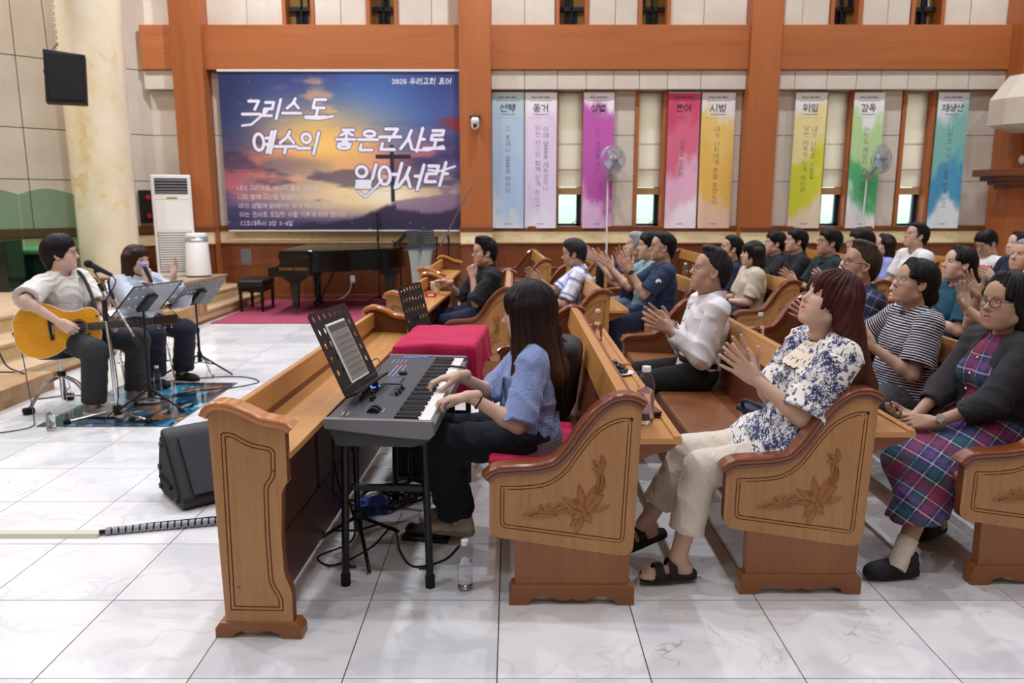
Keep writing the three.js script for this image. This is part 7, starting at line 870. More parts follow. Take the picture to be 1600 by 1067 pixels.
  if (T.collar) { const r = (o.female ? 0.063 : 0.073) * k, cg = T.collar === 'stand' ? lathe([[r, -0.01], [r + 0.001, 0.046], [r + 0.006, 0.047], [r + 0.012, -0.015]], 36) : T.collar === 'crew' ? mv(prep(new THREE.TorusGeometry(r + 0.006, 0.009, 8, 36)), 0, 0.012, 0.0, Math.PI / 2) : lathe([[r, 0.0], [r + 0.002, 0.036], [r + 0.006, 0.04], [r + 0.026, 0.0], [r + 0.030, -0.012], [r + 0.018, -0.006]], 36); cg.scale(1.02, 1, 1.0); const P2 = cg.attributes.position; for (let i = 0; i < P2.count; i++) { const z = P2.getZ(i); P2.setY(i, P2.getY(i) - (z > 0 ? z * 0.55 : z * 0.12)); } cg.computeVertexNormals(); part(t, 'collar', xform(cg, neckM), T.collarMat ?? T.mat ?? clothMat(T.collarC ?? T.c)); }
  if (T.buttons) { for (let i = 0; i < 5; i++) { const y = torso * (0.86 - i * 0.17), q = add(P, dir, y); part(t, 'button', ball(0.006, 0.004, q[1], q[2] + 0.128 + e + (o.female && i > 0 && i < 4 ? 0.03 : 0) - (i === 0 ? 0.02 : 0) - (i > 2 ? 0.006 : 0), 1, 1, 0.5, 8), T.buttons); } }
  // legs
  const Q = o.pants ?? { c: '#20242e' };
  if (Q.skirt) {
    const [l, r] = legs, kn = mix3(l.K, r.K, 0.5); const sk = [ell(add(P, [0, -0.01, 0.02]), [0.185 * g, 0.115, 0.15], 0.05), cone(l.H, l.K, 0.115, 0.092, 0.06), cone(r.H, r.K, 0.115, 0.092, 0.06), cone(mix3(l.H, r.H, 0.5), kn, 0.10, 0.085, 0.08), cone(l.K, mix3(l.K, l.A, 0.62), 0.094, 0.115, 0.06), cone(r.K, mix3(r.K, r.A, 0.62), 0.094, 0.115, 0.06), cone(kn, mix3(kn, mix3(l.A, r.A, 0.5), 0.62), 0.08, 0.10, 0.09), cut(mix3(kn, mix3(l.A, r.A, 0.5), Q.skirt), nrm(sub(mix3(l.A, r.A, 0.5), kn)), 0.004), ...legs.map((q) => cone(mix3(q.K, q.A, 0.25), q.A, 0.062, 0.085, 0.01, { minus: true }))];
    part(t, 'skirt', mapUV(blob(sk, hC, (x, y, z) => Math.sin(x * 46 + z * 22 + y * 6) * 0.005 * sstep(0.5, 0.3, y)), null, (x, y, z) => [(z * 0.8 + y * 0.6 - 0.8 * x) * 4.2, (y - z * 0.7) * 4.2]), Q.mat ?? clothMat(Q.c));
  } else {
    const wd = Q.wide ?? 0, pp = [ell(add(P, [0, 0, -0.005]), [0.158 * g * k, 0.112, 0.122 * g], 0.05)]; for (const l of legs) { const A = mix3(l.K, l.A, Q.len ?? 0.97); pp.push(cone(l.H, l.K, 0.096 * k * g + wd * 0.25, 0.070 * k + wd * 0.5, 0.04), cone(l.K, add(A, nrm(sub(l.A, l.K)), 0.03), 0.068 * k + wd * 0.7, (Q.cuff ?? 0.056) * k + wd, 0.03)); }
    for (const l of legs) { const d = nrm(sub(l.A, l.K)), A = mix3(l.K, l.A, Q.len ?? 0.97); pp.push(cone(add(A, d, 0.152), add(A, d, 0.2), 0.15, 0.16, 0.008, { minus: true }), cone(add(A, d, -0.03), add(A, d, 0.1), (Q.cuff ?? 0.056) * k + wd - 0.017, (Q.cuff ?? 0.056) * k + wd - 0.015, 0.003, { minus: true })); }
    pp.push(cut(add(P, dir, 0.075), dir, 0.006));
    part(t, 'trousers', mapUV(blob(pp, hC, (x, y, z) => -0.0034 * (Q.wrinkle ?? 1) * (folds(x, y, z, 31) - 0.3)), null, (x, y, z) => [(z - 0.8 * x) * 5, (y + z * 0.3) * 5]), Q.mat ?? clothMat(Q.c));
    if (Q.cuffBand) for (const l of legs) { const A = mix3(l.K, l.A, (Q.len ?? 0.97) - 0.03), d = nrm(sub(l.A, l.K)); part(t, 'trouser_cuff', rod(add(A, d, -0.035), add(A, d, 0.025), (Q.cuff) * k * 0.98, (Q.cuff) * k * 0.86, 24), clothMat(Q.c)); }
    if (Q.belt) { const b = lathe([[0.158, -0.018], [0.166, -0.016], [0.166, 0.016], [0.158, 0.018], [0.158, -0.018]], 36); b.scale(g * k, 1, 0.78 * g); part(t, 'belt', xform(b, new THREE.Matrix4().makeBasis(V(1, 0, 0), V(...dir), V(...crs([1, 0, 0], dir))).setPosition(V(...add(P, dir, 0.07)))), clothMat('#0c0c0d', 0.5)); }
  }
  // shoes
  if (o.shoes) for (const l of legs) {
    const F = nrm([l.toe[0], 0, l.toe[2]]), pitch = l.pitch ?? 0, Zd = nrm([F[0] * Math.cos(pitch), Math.sin(pitch), F[2] * Math.cos(pitch)]), X = nrm(crs([0, 1, 0], Zd)), Y = crs(Zd, X), org = add(l.A, Y, -(l.ah ?? 0.085)), m = new THREE.Matrix4().makeBasis(V(...X), V(...Y), V(...Zd)).setPosition(V(...org)).scale(V(k * 1.02, k, k * (o.shoes.l ?? 1)));
    const put = (p, n, gg, mm) => { const q = part(p, n, gg, mm); m.decompose(q.position, q.quaternion, q.scale); return q; };
    if (o.shoes.sandal) { put(t, 'sandal_sole', soleGeo, o.shoes.mat); for (const [z, w] of [[0.085, 0.028], [0.03, 0.026]]) put(t, 'sandal_strap', (() => { const st = ext([...Array.from({ length: 13 }, (_, i) => { const a = i / 12 * Math.PI; return [Math.cos(a) * 0.049, 0.026 + Math.sin(a) * (z < 0.05 ? 0.066 : 0.042)]; }), ...Array.from({ length: 13 }, (_, i) => { const a = Math.PI - i / 12 * Math.PI; return [Math.cos(a) * 0.043, 0.022 + Math.sin(a) * (z < 0.05 ? 0.062 : 0.037)]; })], w * 1.3, 0.002); st.translate(0, 0, z - w * 0.65); return st; })(), o.shoes.mat); }
    else { put(t, 'shoe', shoeGeo, o.shoes.mat); put(t, 'shoe_sole', soleGeo, o.shoes.sole ?? o.shoes.mat); if (near || o.shoes.lace) put(t, 'laces', laceGeo, o.shoes.laces ?? o.shoes.mat); }
    if (o.shoes.sock) part(t, 'sock', rod(add(l.A, nrm(sub(l.K, l.A)), -0.06), add(l.A, nrm(sub(l.K, l.A)), 0.08), 0.041 * k, 0.0435 * k, 20), o.shoes.sock);
  }
  const wrist = (i, geo, n, m, off = 0.03) => { const a = arms[i], d = nrm(sub(a.E, a.W)), Y = d, Xv = nrm(crs(Y, a.n)), Zv = crs(Xv, Y), mm = new THREE.Matrix4().makeBasis(V(...Xv), V(...Y), V(...Zv)).setPosition(V(...add(a.W, d, off))); return part(t, n, xform(geo, mm), m); };
  if (o.watch !== undefined) { const w = wrist(o.watch, lathe([[0.0275, -0.009], [0.030, -0.008], [0.030, 0.008], [0.0275, 0.009], [0.0275, -0.009]], 24), 'watch', o.watchMat ?? M.blackMatte); wrist(o.watch, cyl(0.017, 0.018, 0.009, 0, 0, 0, 20).rotateX(Math.PI / 2).translate(0, 0, -0.032), 'watch_face', o.watchFace ?? M.black); }
  if (o.band !== undefined) wrist(o.band, prep(new THREE.TorusGeometry(0.0285, o.bandR ?? 0.003, 8, 28)).rotateX(Math.PI / 2), 'bracelet', o.bandMat ?? M.rubber, 0.045);
  if (o.extra) o.extra({ t, P, C, H, dir, torso, arms, legs, S, inHead, k, e, g, sw, neckM, hC, loc });
  return t;
}
// ---------------------------------------------------------------- the people
const BK = ['#131011', '#171314'], DB = ['#1b1412', '#231a16'], GR = ['#3a3836', '#2a2726'], SILV = ['#8d8b88', '#6a6866'];
const white = phy('#dad8d8', 0.85), blackShoe = { mat: std('#111113', 0.7), sole: std('#0c0c0d', 0.8) }, greyShoe = { mat: std('#8b8a86', 0.8), sole: std('#c9c7c2', 0.7), laces: std('#dcdad4', 0.8), lace: 1 };
// keyboard player
person({ label: 'woman with long dark hair in a blue gingham shirt playing the grey keyboard', female: 1, near: 2, head: [0.065, 1.075, -3.34], lean: 2, yaw: 2, hp: -6, seat: 0.455, skin: [0.60, 0.40, 0.295], mouth: 0.35, lip: [0.6, 0.22, 0.2], eye: 0.6,
  hair: { style: 'long', c: ['#130c0b', '#43261a'], len: 0.385, fwd: 0.040, front: 0.045, back: 0.075, bangs: 1, w: 0.028, vol: 0.012, amp: 0.004, open: 0.016 }, top: { mat: gingham, scale: 9, sleeve: 0.92, flare: 0.018, collar: 'shirt', loose: 0.008, wrinkle: 0.007, buttons: M.white, hem: -0.03 }, pants: { c: '#10131f', wide: 0.035, len: 0.88, wrinkle: 1.6 },
  L: { w: [-0.175, 0.772, -3.07], f: [-0.96, -0.12, 0.0], n: [0, -1, 0.05], pose: 'play', pole: [0.35, -1, -0.3] }, Rt: { w: [-0.235, 0.79, -3.37], f: [-0.95, -0.12, 0.14], n: [0.0, -1, 0.05], pose: 'play', pole: [-0.5, -1, -0.2] },
  feet: [{ a: [-0.25, 0.13, -3.36], toe: [-1, 0, -0.28], pole: [0.1, 1, 0.6] }, { a: [-0.30, 0.10, -3.56], toe: [-1, 0, -0.1] }], shoes: { mat: std('#b9b0a0', 0.8), sole: std('#8f8779', 0.8), laces: std('#e6e2d8', 0.8) }, band: 0,
  extra: ({ t, P, dir, arms, hC, C, S }) => { const b = lathe([[0.172, -0.05], [0.176, 0.02], [0.168, 0.03]], 36); b.scale(1, 1, 0.84); part(t, 'undershirt', mv(b, P[0], P[1] - 0.03, P[2] + 0.005), clothMat('#77747a')); for (const a of arms) { const p = mix3(a.S, a.E, 0.90), d = nrm(sub(a.E, a.S)); part(t, 'rolled_cuff', rod(add(p, d, -0.03), add(p, d, 0.02), 0.066, 0.069, 28), gingham); } part(t, 'ring', [mv(prep(new THREE.TorusGeometry(0.0095, 0.0014, 6, 16)), 0, 0, 0)].map((g) => xform(g, arms[1].m.clone().multiply(new THREE.Matrix4().makeTranslation(-0.0105, 0.11, 0.006).multiply(new THREE.Matrix4().makeRotationX(Math.PI / 2))))), M.chrome); part(t, 'breast_pocket', mv(bx(0.085, 0.09, 0.006, 0, 0, 0, 0.003), 0.065, C[1] - 0.16, C[2] + 0.155, -0.15, 0.25, 0), gingham); } });
// woman in the toile blouse
person({ label: 'woman with auburn hair in a white and navy toile blouse applauding with crossed ankles', female: 1, near: 2, k: 0.97, girth: 1.12, head: [1.29, 1.15, -3.14], lean: 13, yaw: 4, hp: 24, hy: 3, seat: 0.44, skin: [0.60, 0.39, 0.29], jaw: 1.05, cheek: 0.8, mouth: 0.28, smile: 1, eye: 0.35, lip: [0.62, 0.17, 0.1],
  hair: { style: 'long', c: ['#3d1712', '#4c281c'], len: 0.42, fwd: -0.012, back: 0.085, front: 0.03, bangs: 0.8, w: 0.062, vol: 0.010, amp: 0.007, tilt: -0.10, open: 0.004 }, top: { mat: toile, scale: 2.6, sleeve: 0.74, flare: 0.03, loose: 0.014, wrinkle: 0.008, neckR: 0.016, hem: -0.07, lap: 1, name: 'blouse' }, pants: { c: '#d9cfbf', wide: 0.012, len: 0.66, cuff: 0.062, wrinkle: 1.6, cuffBand: 1 }, arm: 1.1,
  L: { w: [0.985, 0.845, -3.07], f: [-0.75, 0.62, 0.02], n: [0.12, 0.05, -1], pose: 'lace', pole: [0.35, -1, -0.15] }, Rt: { w: [1.0, 0.86, -3.135], f: [-0.62, 0.78, 0.05], n: [-0.1, 0, 1], pose: 'lace', pole: [-0.4, -1, -0.2] },
  feet: [{ a: [0.685, 0.105, -2.985], toe: [-1, 0, 0.12], pole: [-0.1, 1, 0.75], bare: 1 }, { a: [0.585, 0.15, -3.22], toe: [-0.9, -0.3, 0.1], pole: [0.1, 1, 0.5], bare: 1, pitch: -0.35 }], shoes: { mat: std('#131314', 0.75), sandal: 1 },
  extra: ({ t, C, dir, neckM, P }) => { const c = lathe([[0.068, 0.012], [0.10, -0.012], [0.145, -0.05], [0.147, -0.055], [0.10, -0.02], [0.066, 0.006]], 48), A = c.attributes.position; for (let i = 0; i < A.count; i++) { const x = A.getX(i), z = A.getZ(i), r = Math.hypot(x, z), a = Math.atan2(x, z); A.setXYZ(i, x * 0.98, A.getY(i) - (z > 0 ? z * 0.62 : z * 0.05) - Math.abs(x) * 0.18 + (r > 0.12 ? Math.sin(a * 26) * 0.005 : 0), z * 0.86 + (z > 0 ? 0.018 : 0)); } c.computeVertexNormals(); part(t, 'lace_collar', xform(c, neckM), std('#e9dcc8', 0.9, { alphaTest: 0.5, alphaMap: (() => { const q = dtex(64, 64, (u, v) => { const d = Math.min(Math.hypot(u - 0.3, v - 0.3), Math.hypot(u - 0.78, v - 0.72) * 1.2, Math.hypot(u - 0.75, v - 0.2) * 1.5, Math.hypot(u - 0.25, v - 0.8) * 1.5); const c = d < 0.12 ? 0 : 255; return [c, c, c]; }, false, THREE.RepeatWrapping); q.repeat.set(22, 4); return q; })() }), 'cream crochet lace collar'); } });
// man in the white shirt
person({ label: 'balding man with glasses in a white band-collar shirt with navy piping, applauding', near: 1, head: [1.185, 1.135, -4.64], lean: 9, yaw: 2, hp: 15, grey: 1, glasses: 1, skin: [0.50, 0.31, 0.21], jaw: 1.02, mouth: 0.3,
  hair: { style: 'short', c: ['#26262a', '#1c1c1f'], line: 0.03, quiff: 1, amp: 0.005 }, top: { mat: white, sleeve: 1.86, collar: 'stand', loose: 0.008, wrinkle: 0.0065, buttons: M.black, hem: 0.03 }, pants: { c: '#0c0c0f', belt: 1 },
  L: { w: [0.945, 0.80, -4.56], f: [-0.88, 0.42, 0.0], n: [0, 0.1, -1], pose: 'clap', pole: [0.3, -1, -0.2] }, Rt: { w: [0.95, 0.82, -4.68], f: [-0.85, 0.5, 0.08], n: [0, 0, 1], pose: 'clap', pole: [-0.3, -1, -0.2] },
  extra: ({ t, arms, C, neckM, P, dir }) => { for (const a of arms) { const d = nrm(sub(a.W, a.E)), p = mix3(a.E, a.W, 0.70); part(t, 'cuff_piping', rod(p, add(p, d, 0.008), 0.0475, 0.0470, 24), clothMat('#1a2138')); } const r = 0.074; const cg = mv(prep(new THREE.TorusGeometry(r + 0.003, 0.0035, 6, 36)), 0, 0, 0, Math.PI / 2), A = cg.attributes.position; for (let i = 0; i < A.count; i++) { const z = A.getZ(i); A.setY(i, A.getY(i) + 0.047 - (z > 0 ? z * 0.55 : z * 0.12)); } part(t, 'collar_piping', xform(cg, neckM), clothMat('#1a2138')); part(t, 'pocket_piping', mv(bx(0.075, 0.007, 0.006, 0, 0, 0, 0.002), 0.075, C[1] - 0.155, C[2] + 0.128, 0, 0.35, -0.12), clothMat('#1a2138')); } });
// the row of the striped tee
person({ label: 'woman with tied black hair and glasses in a navy and white striped tee, hands apart', female: 1, near: 1, k: 0.97, girth: 1.12, head: [2.155, 1.12, -4.14], lean: 6, yaw: 2, hp: 12, glasses: 1, skin: [0.50, 0.31, 0.215], jaw: 1.06, cheek: 0.6, smile: 0.6,
  hair: { style: 'bun', c: BK, vol: 0.004, part: 1 }, top: { mat: stripes, scale: 6, sleeve: 0.72, collar: 'crew', collarMat: clothMat('#161b2e'), loose: 0.016, wrinkle: 0.006, flare: 0.014 }, pants: { c: '#4a4c54' }, L: { w: [1.90, 0.80, -4.02], f: [-0.7, 0.65, -0.1], n: [-0.1, 0.2, -1], pose: 'flat', pole: [0.4, -1, -0.2] }, Rt: { w: [1.93, 0.95, -4.38], f: [-0.72, 0.62, 0.1], n: [0.2, 0.3, 0.9], pose: 'clap', pole: [-0.5, -1, -0.2] } });
person({ label: 'older man with glasses in a navy and white plaid shirt behind the auburn-haired woman', near: 1, head: [2.15, 1.16, -4.80], lean: 8, yaw: 2, hp: 16, glasses: 2, grey: 1, skin: [0.46, 0.275, 0.18], jaw: 1.05, hair: { style: 'short', c: ['#3d3128', '#2c2622'], line: 0.022, amp: 0.003, quiff: 1 }, top: { mat: plaidNavy, scale: 7, sleeve: 0.75, collar: 'shirt', loose: 0.014 }, pants: { c: '#23262e' }, L: { p: 'clap' }, Rt: { p: 'clap' } });
person({ label: 'woman with black bob and burgundy glasses in a plaid dress and charcoal cardigan', female: 1, near: 2, girth: 1.05, hs: 1.04, head: [2.20, 1.11, -3.42], lean: 8, yaw: 6, hp: 4, hy: 8, glasses: 3, skin: [0.47, 0.285, 0.19], cheek: 0.4, mouth: 0.36, lip: [0.5, 0.2, 0.18], hair: { style: 'bob', c: ['#121011', '#17130f'], len: 0.085, fwd: -0.012, part: 1, vol: 0.002 },
  top: { c: '#2b2a2e', sleeve: 1.5, loose: 0.010, wrinkle: 0.004, open: 1, neckR: 0.014, name: 'cardigan', hem: -0.03 }, pants: { skirt: 0.60, mat: plaidDress }, L: { w: [1.88, 0.585, -3.33], f: [-0.85, -0.05, -0.4], n: [0.05, -0.6, -0.75], pose: 'relax', pole: [0.6, -1, -0.3] }, Rt: { w: [1.86, 0.575, -3.46], f: [-0.95, 0.1, 0.25], n: [0.1, 1, 0.1], pose: 'relax', pole: [-0.6, -1, -0.3] },
  feet: [{ a: [1.625, 0.10, -3.02], toe: [-1, 0, 0.1], pole: [0, 1, 0.7] }, { a: [1.98, 0.105, -3.42], toe: [-0.8, 0, 0.5], pole: [0.1, 1, 0.4] }], shoes: { ...blackShoe, l: 1.02, sock: clothMat('#cfc4b4') }, watch: 0, watchMat: M.chrome, watchFace: M.chrome,
  extra: ({ t, P, C, dir, torso, k, hC, neckM }) => { const d = [ell(add(P, dir, 0.06), [0.158, 0.13, 0.128], 0.05), ell(add(P, dir, torso * 0.62), [0.150, 0.17, 0.122], 0.06), ...[-1, 1].map((s) => ell(add(add(P, dir, torso * 0.60), [s * 0.062, 0, 0.082]), [0.066, 0.066, 0.064], 0.035)), cone(add(C, dir, -0.02), add(C, [0, 0.15, 0.02]), 0.062, 0.08, 0.004, { minus: true }), cut(add(C, dir, 0.0), add(dir, [0, 0, -0.3]), 0.006)]; part(t, 'dress_bodice', mapUV(blob(d, hC), null, (x, y, z) => [(z * 0.5 - 1.0 * x) * 4.6, y * 4.6]), plaidDress); const cg = lathe([[0.058, 0], [0.06, 0.03], [0.064, 0.033], [0.088, -0.012], [0.075, -0.008]], 32), A = cg.attributes.position; for (let i = 0; i < A.count; i++) { const z = A.getZ(i); A.setY(i, A.getY(i) - (z > 0 ? z * 0.7 : z * 0.1)); } cg.computeVertexNormals(); part(t, 'collar', xform(mapUV(cg, null, (x, y, z) => [x * 5, z * 5]), neckM), plaidDress); for (let i = 0; i < 4; i++) { const q = add(P, dir, torso * (0.78 - i * 0.16)); part(t, 'button', ball(0.006, 0.01, q[1], q[2] + 0.128 + (i > 0 && i < 3 ? 0.02 : 0), 1, 1, 0.5, 8), M.white); } } });
// teal row and right edge
person({ label: 'woman with a low black ponytail in a teal top, face raised', female: 1, near: 1, head: [3.12, 1.115, -5.42], lean: 8, yaw: 2, hp: 12, eye: 0.4, skin: [0.60, 0.40, 0.30], smile: 0.5, hair: { style: 'pony', c: BK, len: 0.17, part: 1 }, top: { c: '#12465c', sleeve: 0.72, loose: 0.012, neckR: 0.014 }, pants: { c: '#1c1f28' }, L: { p: 'clap', dw: [0.06, 0, 0] }, Rt: { p: 'clap', dw: [-0.04, 0, 0] } });
person({ label: 'person in a teal short-sleeved top clapping, mostly hidden behind the plaid dress woman', female: 1, near: 0, head: [3.12, 1.06, -4.60], lean: 6, yaw: 2, hp: 10, skin: [0.55, 0.35, 0.25], hair: { style: 'bob', c: BK, len: 0.06, part: 1 }, top: { c: '#0f5260', sleeve: 0.7, loose: 0.014 }, pants: { c: '#1c1f28' }, L: { w: [2.76, 0.915, -4.66], f: [-0.25, 0.95, -0.1], n: [0.1, 0.1, 1], pose: 'clap', pole: [0.5, -1, -0.1] }, Rt: { w: [2.86, 0.99, -4.72], f: [-0.6, 0.75, 0.0], n: [0.3, 0.0, 1], pose: 'clap', pole: [-0.5, -1, -0.1] } });
person({ label: 'grey-haired man at the right picture edge behind the woman in plaid dress', near: 1, head: [4.07, 1.115, -6.17], lean: 8, yaw: 14, hp: 12, grey: 1, eye: 0.4, skin: [0.55, 0.34, 0.24], hair: { style: 'short', c: SILV, line: 0.015 }, top: { c: '#3a4050', sleeve: 0.75, collar: 'polo', loose: 0.014 }, L: { p: 'lap' }, Rt: { p: 'lap' } });
person({ label: 'young man with glasses looking down in a white, red and navy sweatshirt', head: [5.02, 1.105, -8.25], lean: 4, yaw: 18, hp: -22, glasses: 1, skin: [0.55, 0.35, 0.25], hair: { style: 'short', c: BK, vol: 0.006, fringe: 0.3 }, top: { mat: patMat((u, v) => { const y = v; return y > 0.56 ? hex('#e6e4e2') : y > 0.47 ? hex('#c02a34') : y > 0.2 ? hex('#232b50') : hex('#e2e0de'); }, 8, 256), scale: 1.6, sleeve: 0.9, loose: 0.02, collar: 'crew', collarC: '#e6e4e2', collarMat: clothMat('#e6e4e2') }, L: { p: 'lap' }, Rt: { p: 'lap' } });
person({ label: 'woman with tied black hair clapping beside the sweatshirt man at the right', female: 1, head: [5.05, 1.12, -7.78], lean: 6, yaw: 6, hp: 8, eye: 0.5, smile: 0.8, skin: [0.66, 0.46, 0.36], hair: { style: 'tied', c: BK, part: 1 }, top: { c: '#1a1f33', sleeve: 0.7, loose: 0.012 }, L: { p: 'clap', dw: [0.03, 0.02, 0] }, Rt: { p: 'clap', dw: [-0.03, 0.02, 0] } });
// middle section
person({ label: 'man with short black hair in a plain white tee under the banners', head: [4.13, 1.195, -7.98], lean: 8, yaw: 2, hp: 16, glasses: 1, girth: 1.15, sw: 0.205, jaw: 1.08, skin: [0.56, 0.36, 0.26], hair: { style: 'short', c: BK }, top: { c: '#e2e0de', sleeve: 0.75, loose: 0.016 }, L: { p: 'lap' }, Rt: { p: 'lap' } });
person({ label: 'woman with long dark hair and glasses in a lavender top', female: 1, head: [4.08, 1.065, -8.55], lean: 8, yaw: 2, hp: 8, glasses: 1, skin: [0.58, 0.39, 0.29], hair: { style: 'long', c: DB, len: 0.19, fwd: -0.03, part: 1 }, top: { c: '#8f95cf', sleeve: 0.8, loose: 0.014 }, L: { p: 'lap' }, Rt: { p: 'lap' } });
person({ label: 'man with tousled black hair and glasses, half hidden behind the plaid-shirted older man', head: [3.15, 1.165, -7.06], lean: 8, yaw: 2, hp: 10, glasses: 2, skin: [0.58, 0.38, 0.28], hair: { style: 'short', c: BK, vol: 0.008, fringe: 0.6 }, top: { c: '#dcdcdc', sleeve: 0.8, collar: 'shirt', loose: 0.014 }, L: { p: 'clap' }, Rt: { p: 'clap' } });
person({ label: 'man with glasses in a dark green polo shirt applauding', head: [3.08, 1.15, -7.58], lean: 8, yaw: 2, hp: 10, glasses: 2, skin: [0.48, 0.29, 0.19], hair: { style: 'short', c: BK, vol: 0.004, fringe: 0.5 }, top: { c: '#15292a', sleeve: 0.75, collar: 'polo', loose: 0.014 }, L: { p: 'clap', dw: [0.02, -0.03, 0.05] }, Rt: { p: 'clap', dw: [-0.02, -0.03, 0.05] } });
person({ label: 'taller man with glasses in a black polo shirt, forearms resting on the ledge', head: [3.05, 1.12, -8.38], lean: 4, yaw: 2, hp: 10, glasses: 1, skin: [0.56, 0.36, 0.26], hair: { style: 'short', c: BK, vol: 0.003, fringe: 0.4 }, top: { c: '#121319', sleeve: 0.75, collar: 'polo', loose: 0.014 }, L: { p: 'rest' }, Rt: { p: 'rest' } });
person({ label: 'man with bowl-cut black hair in a black polo shirt, left of his taller neighbour', head: [2.98, 1.075, -8.85], lean: 5, yaw: 2, hp: 8, glasses: 1, skin: [0.58, 0.38, 0.28], hair: { style: 'short', c: BK, vol: 0.007, fringe: 0.8 }, top: { c: '#14151b', sleeve: 0.75, collar: 'polo', loose: 0.014 }, L: { p: 'rest' }, Rt: { p: 'rest' } });
person({ label: 'woman with dark tied hair and bangs in a beige tee, arms folded forward', female: 1, head: [2.32, 1.045, -7.52], lean: 6, yaw: 2, hp: 4, smile: 1, skin: [0.60, 0.40, 0.30], hair: { style: 'long', c: DB, len: 0.1, fwd: -0.045, bangs: 1, amp: 0.003 }, top: { c: '#c9bda8', sleeve: 0.75, loose: 0.018, wrinkle: 0.006 }, pants: { c: '#2c2c26' }, L: { p: 'clap', dw: [0.0, -0.10, -0.02] }, Rt: { p: 'clap', dw: [0, -0.08, 0] }, watch: 0 });
person({ label: 'man with glasses in a dark navy polo, partly behind the white-shirted man', head: [2.25, 1.065, -8.0], lean: 8, yaw: 2, hp: 12, glasses: 1, skin: [0.52, 0.32, 0.22], hair: { style: 'short', c: BK, line: 0.012 }, top: { c: '#161c34', sleeve: 0.75, collar: 'polo', loose: 0.014 }, L: { p: 'lap' }, Rt: { p: 'lap' } });
person({ label: 'man with glasses in a navy tee with round white sleeve badge, clapping', near: 1, head: [1.34, 1.14, -6.95], lean: 6, yaw: 2, hp: 8, glasses: 2, skin: [0.50, 0.31, 0.215], hair: { style: 'short', c: BK, line: 0.02 }, top: { c: '#1d2f4a', sleeve: 0.78, loose: 0.016, wrinkle: 0.006 }, pants: { c: '#161c33' }, L: { w: [1.03, 0.96, -6.78], f: [-0.35, 0.93, -0.05], n: [0, 0.1, -1], pose: 'clap', pole: [0.3, -1, -0.3] }, Rt: { w: [0.99, 0.98, -6.92], f: [-0.3, 0.95, 0.0], n: [0, 0, 1], pose: 'clap', pole: [-0.3, -1, -0.3] }, watch: 0, feet: [{ a: [0.93, 0.085, -6.75], toe: [-1, 0, 0.1] }, { a: [0.95, 0.085, -7.1], toe: [-1, 0, -0.1] }], shoes: greyShoe,
  extra: ({ t, arms }) => { const a = arms[0], p = mix3(a.S, a.E, 0.42), o = [0.075, 0.012, 0.0]; part(t, 'sleeve_badge', mv(ball(0.028, 0, 0, 0, 0.3, 1, 1, 20), p[0] + 0.07, p[1] + 0.005, p[2] + 0.008), M.white); } });
person({ label: 'young man in a grey-green tee between the navy tee and the silver-haired man', near: 0, head: [1.30, 1.125, -7.36], lean: 6, yaw: 2, hp: 6, skin: [0.54, 0.34, 0.24], hair: { style: 'short', c: BK, vol: 0.006, fringe: 0.5 }, top: { c: '#7d979b', sleeve: 0.75, loose: 0.018 }, pants: { c: '#3a5270' }, L: { w: [0.93, 0.93, -7.22], f: [-0.6, 0.8, 0], n: [0, 0, -1], pose: 'clap' }, Rt: { w: [0.90, 0.96, -7.40], f: [-0.7, 0.7, 0], n: [0, 0, 1], pose: 'clap' } });
person({ label: 'silver-haired man in a navy tee, farthest of the three clapping together', near: 0, head: [1.24, 1.105, -7.80], lean: 6, yaw: 2, hp: 8, grey: 1, skin: [0.55, 0.35, 0.26], hair: { style: 'short', c: ['#8f9092', '#75777a'], vol: 0.004 }, top: { c: '#1b2540', sleeve: 0.75, loose: 0.016 }, pants: { c: '#7d8fa3' }, L: { w: [0.84, 0.98, -7.68], f: [-0.85, 0.5, 0], n: [0, 0, -1], pose: 'clap' }, Rt: { w: [0.80, 1.0, -7.85], f: [-0.85, 0.5, 0], n: [0, 0, 1], pose: 'clap' } });
person({ label: 'man with dark hair in a white and blue plaid shirt looking down at his hands', near: 1, head: [0.585, 1.055, -7.40], lean: -4, yaw: -4, hp: -6, glasses: 1, girth: 1.08, skin: [0.48, 0.29, 0.20], hair: { style: 'short', c: ['#26262a', '#1a1a1c'], vol: 0.006 }, top: { mat: plaidBlue, scale: 6.5, sleeve: 0.78, collar: 'shirt', loose: 0.018, wrinkle: 0.006 }, pants: { c: '#23252c' }, L: { w: [0.26, 0.63, -7.22], f: [-0.85, -0.3, -0.2], n: [0.1, -0.2, -1], pose: 'relax' }, Rt: { w: [0.27, 0.80, -7.38], f: [-0.8, 0.6, 0.1], n: [0.1, 0.2, 1], pose: 'flat' }, watch: 0 });
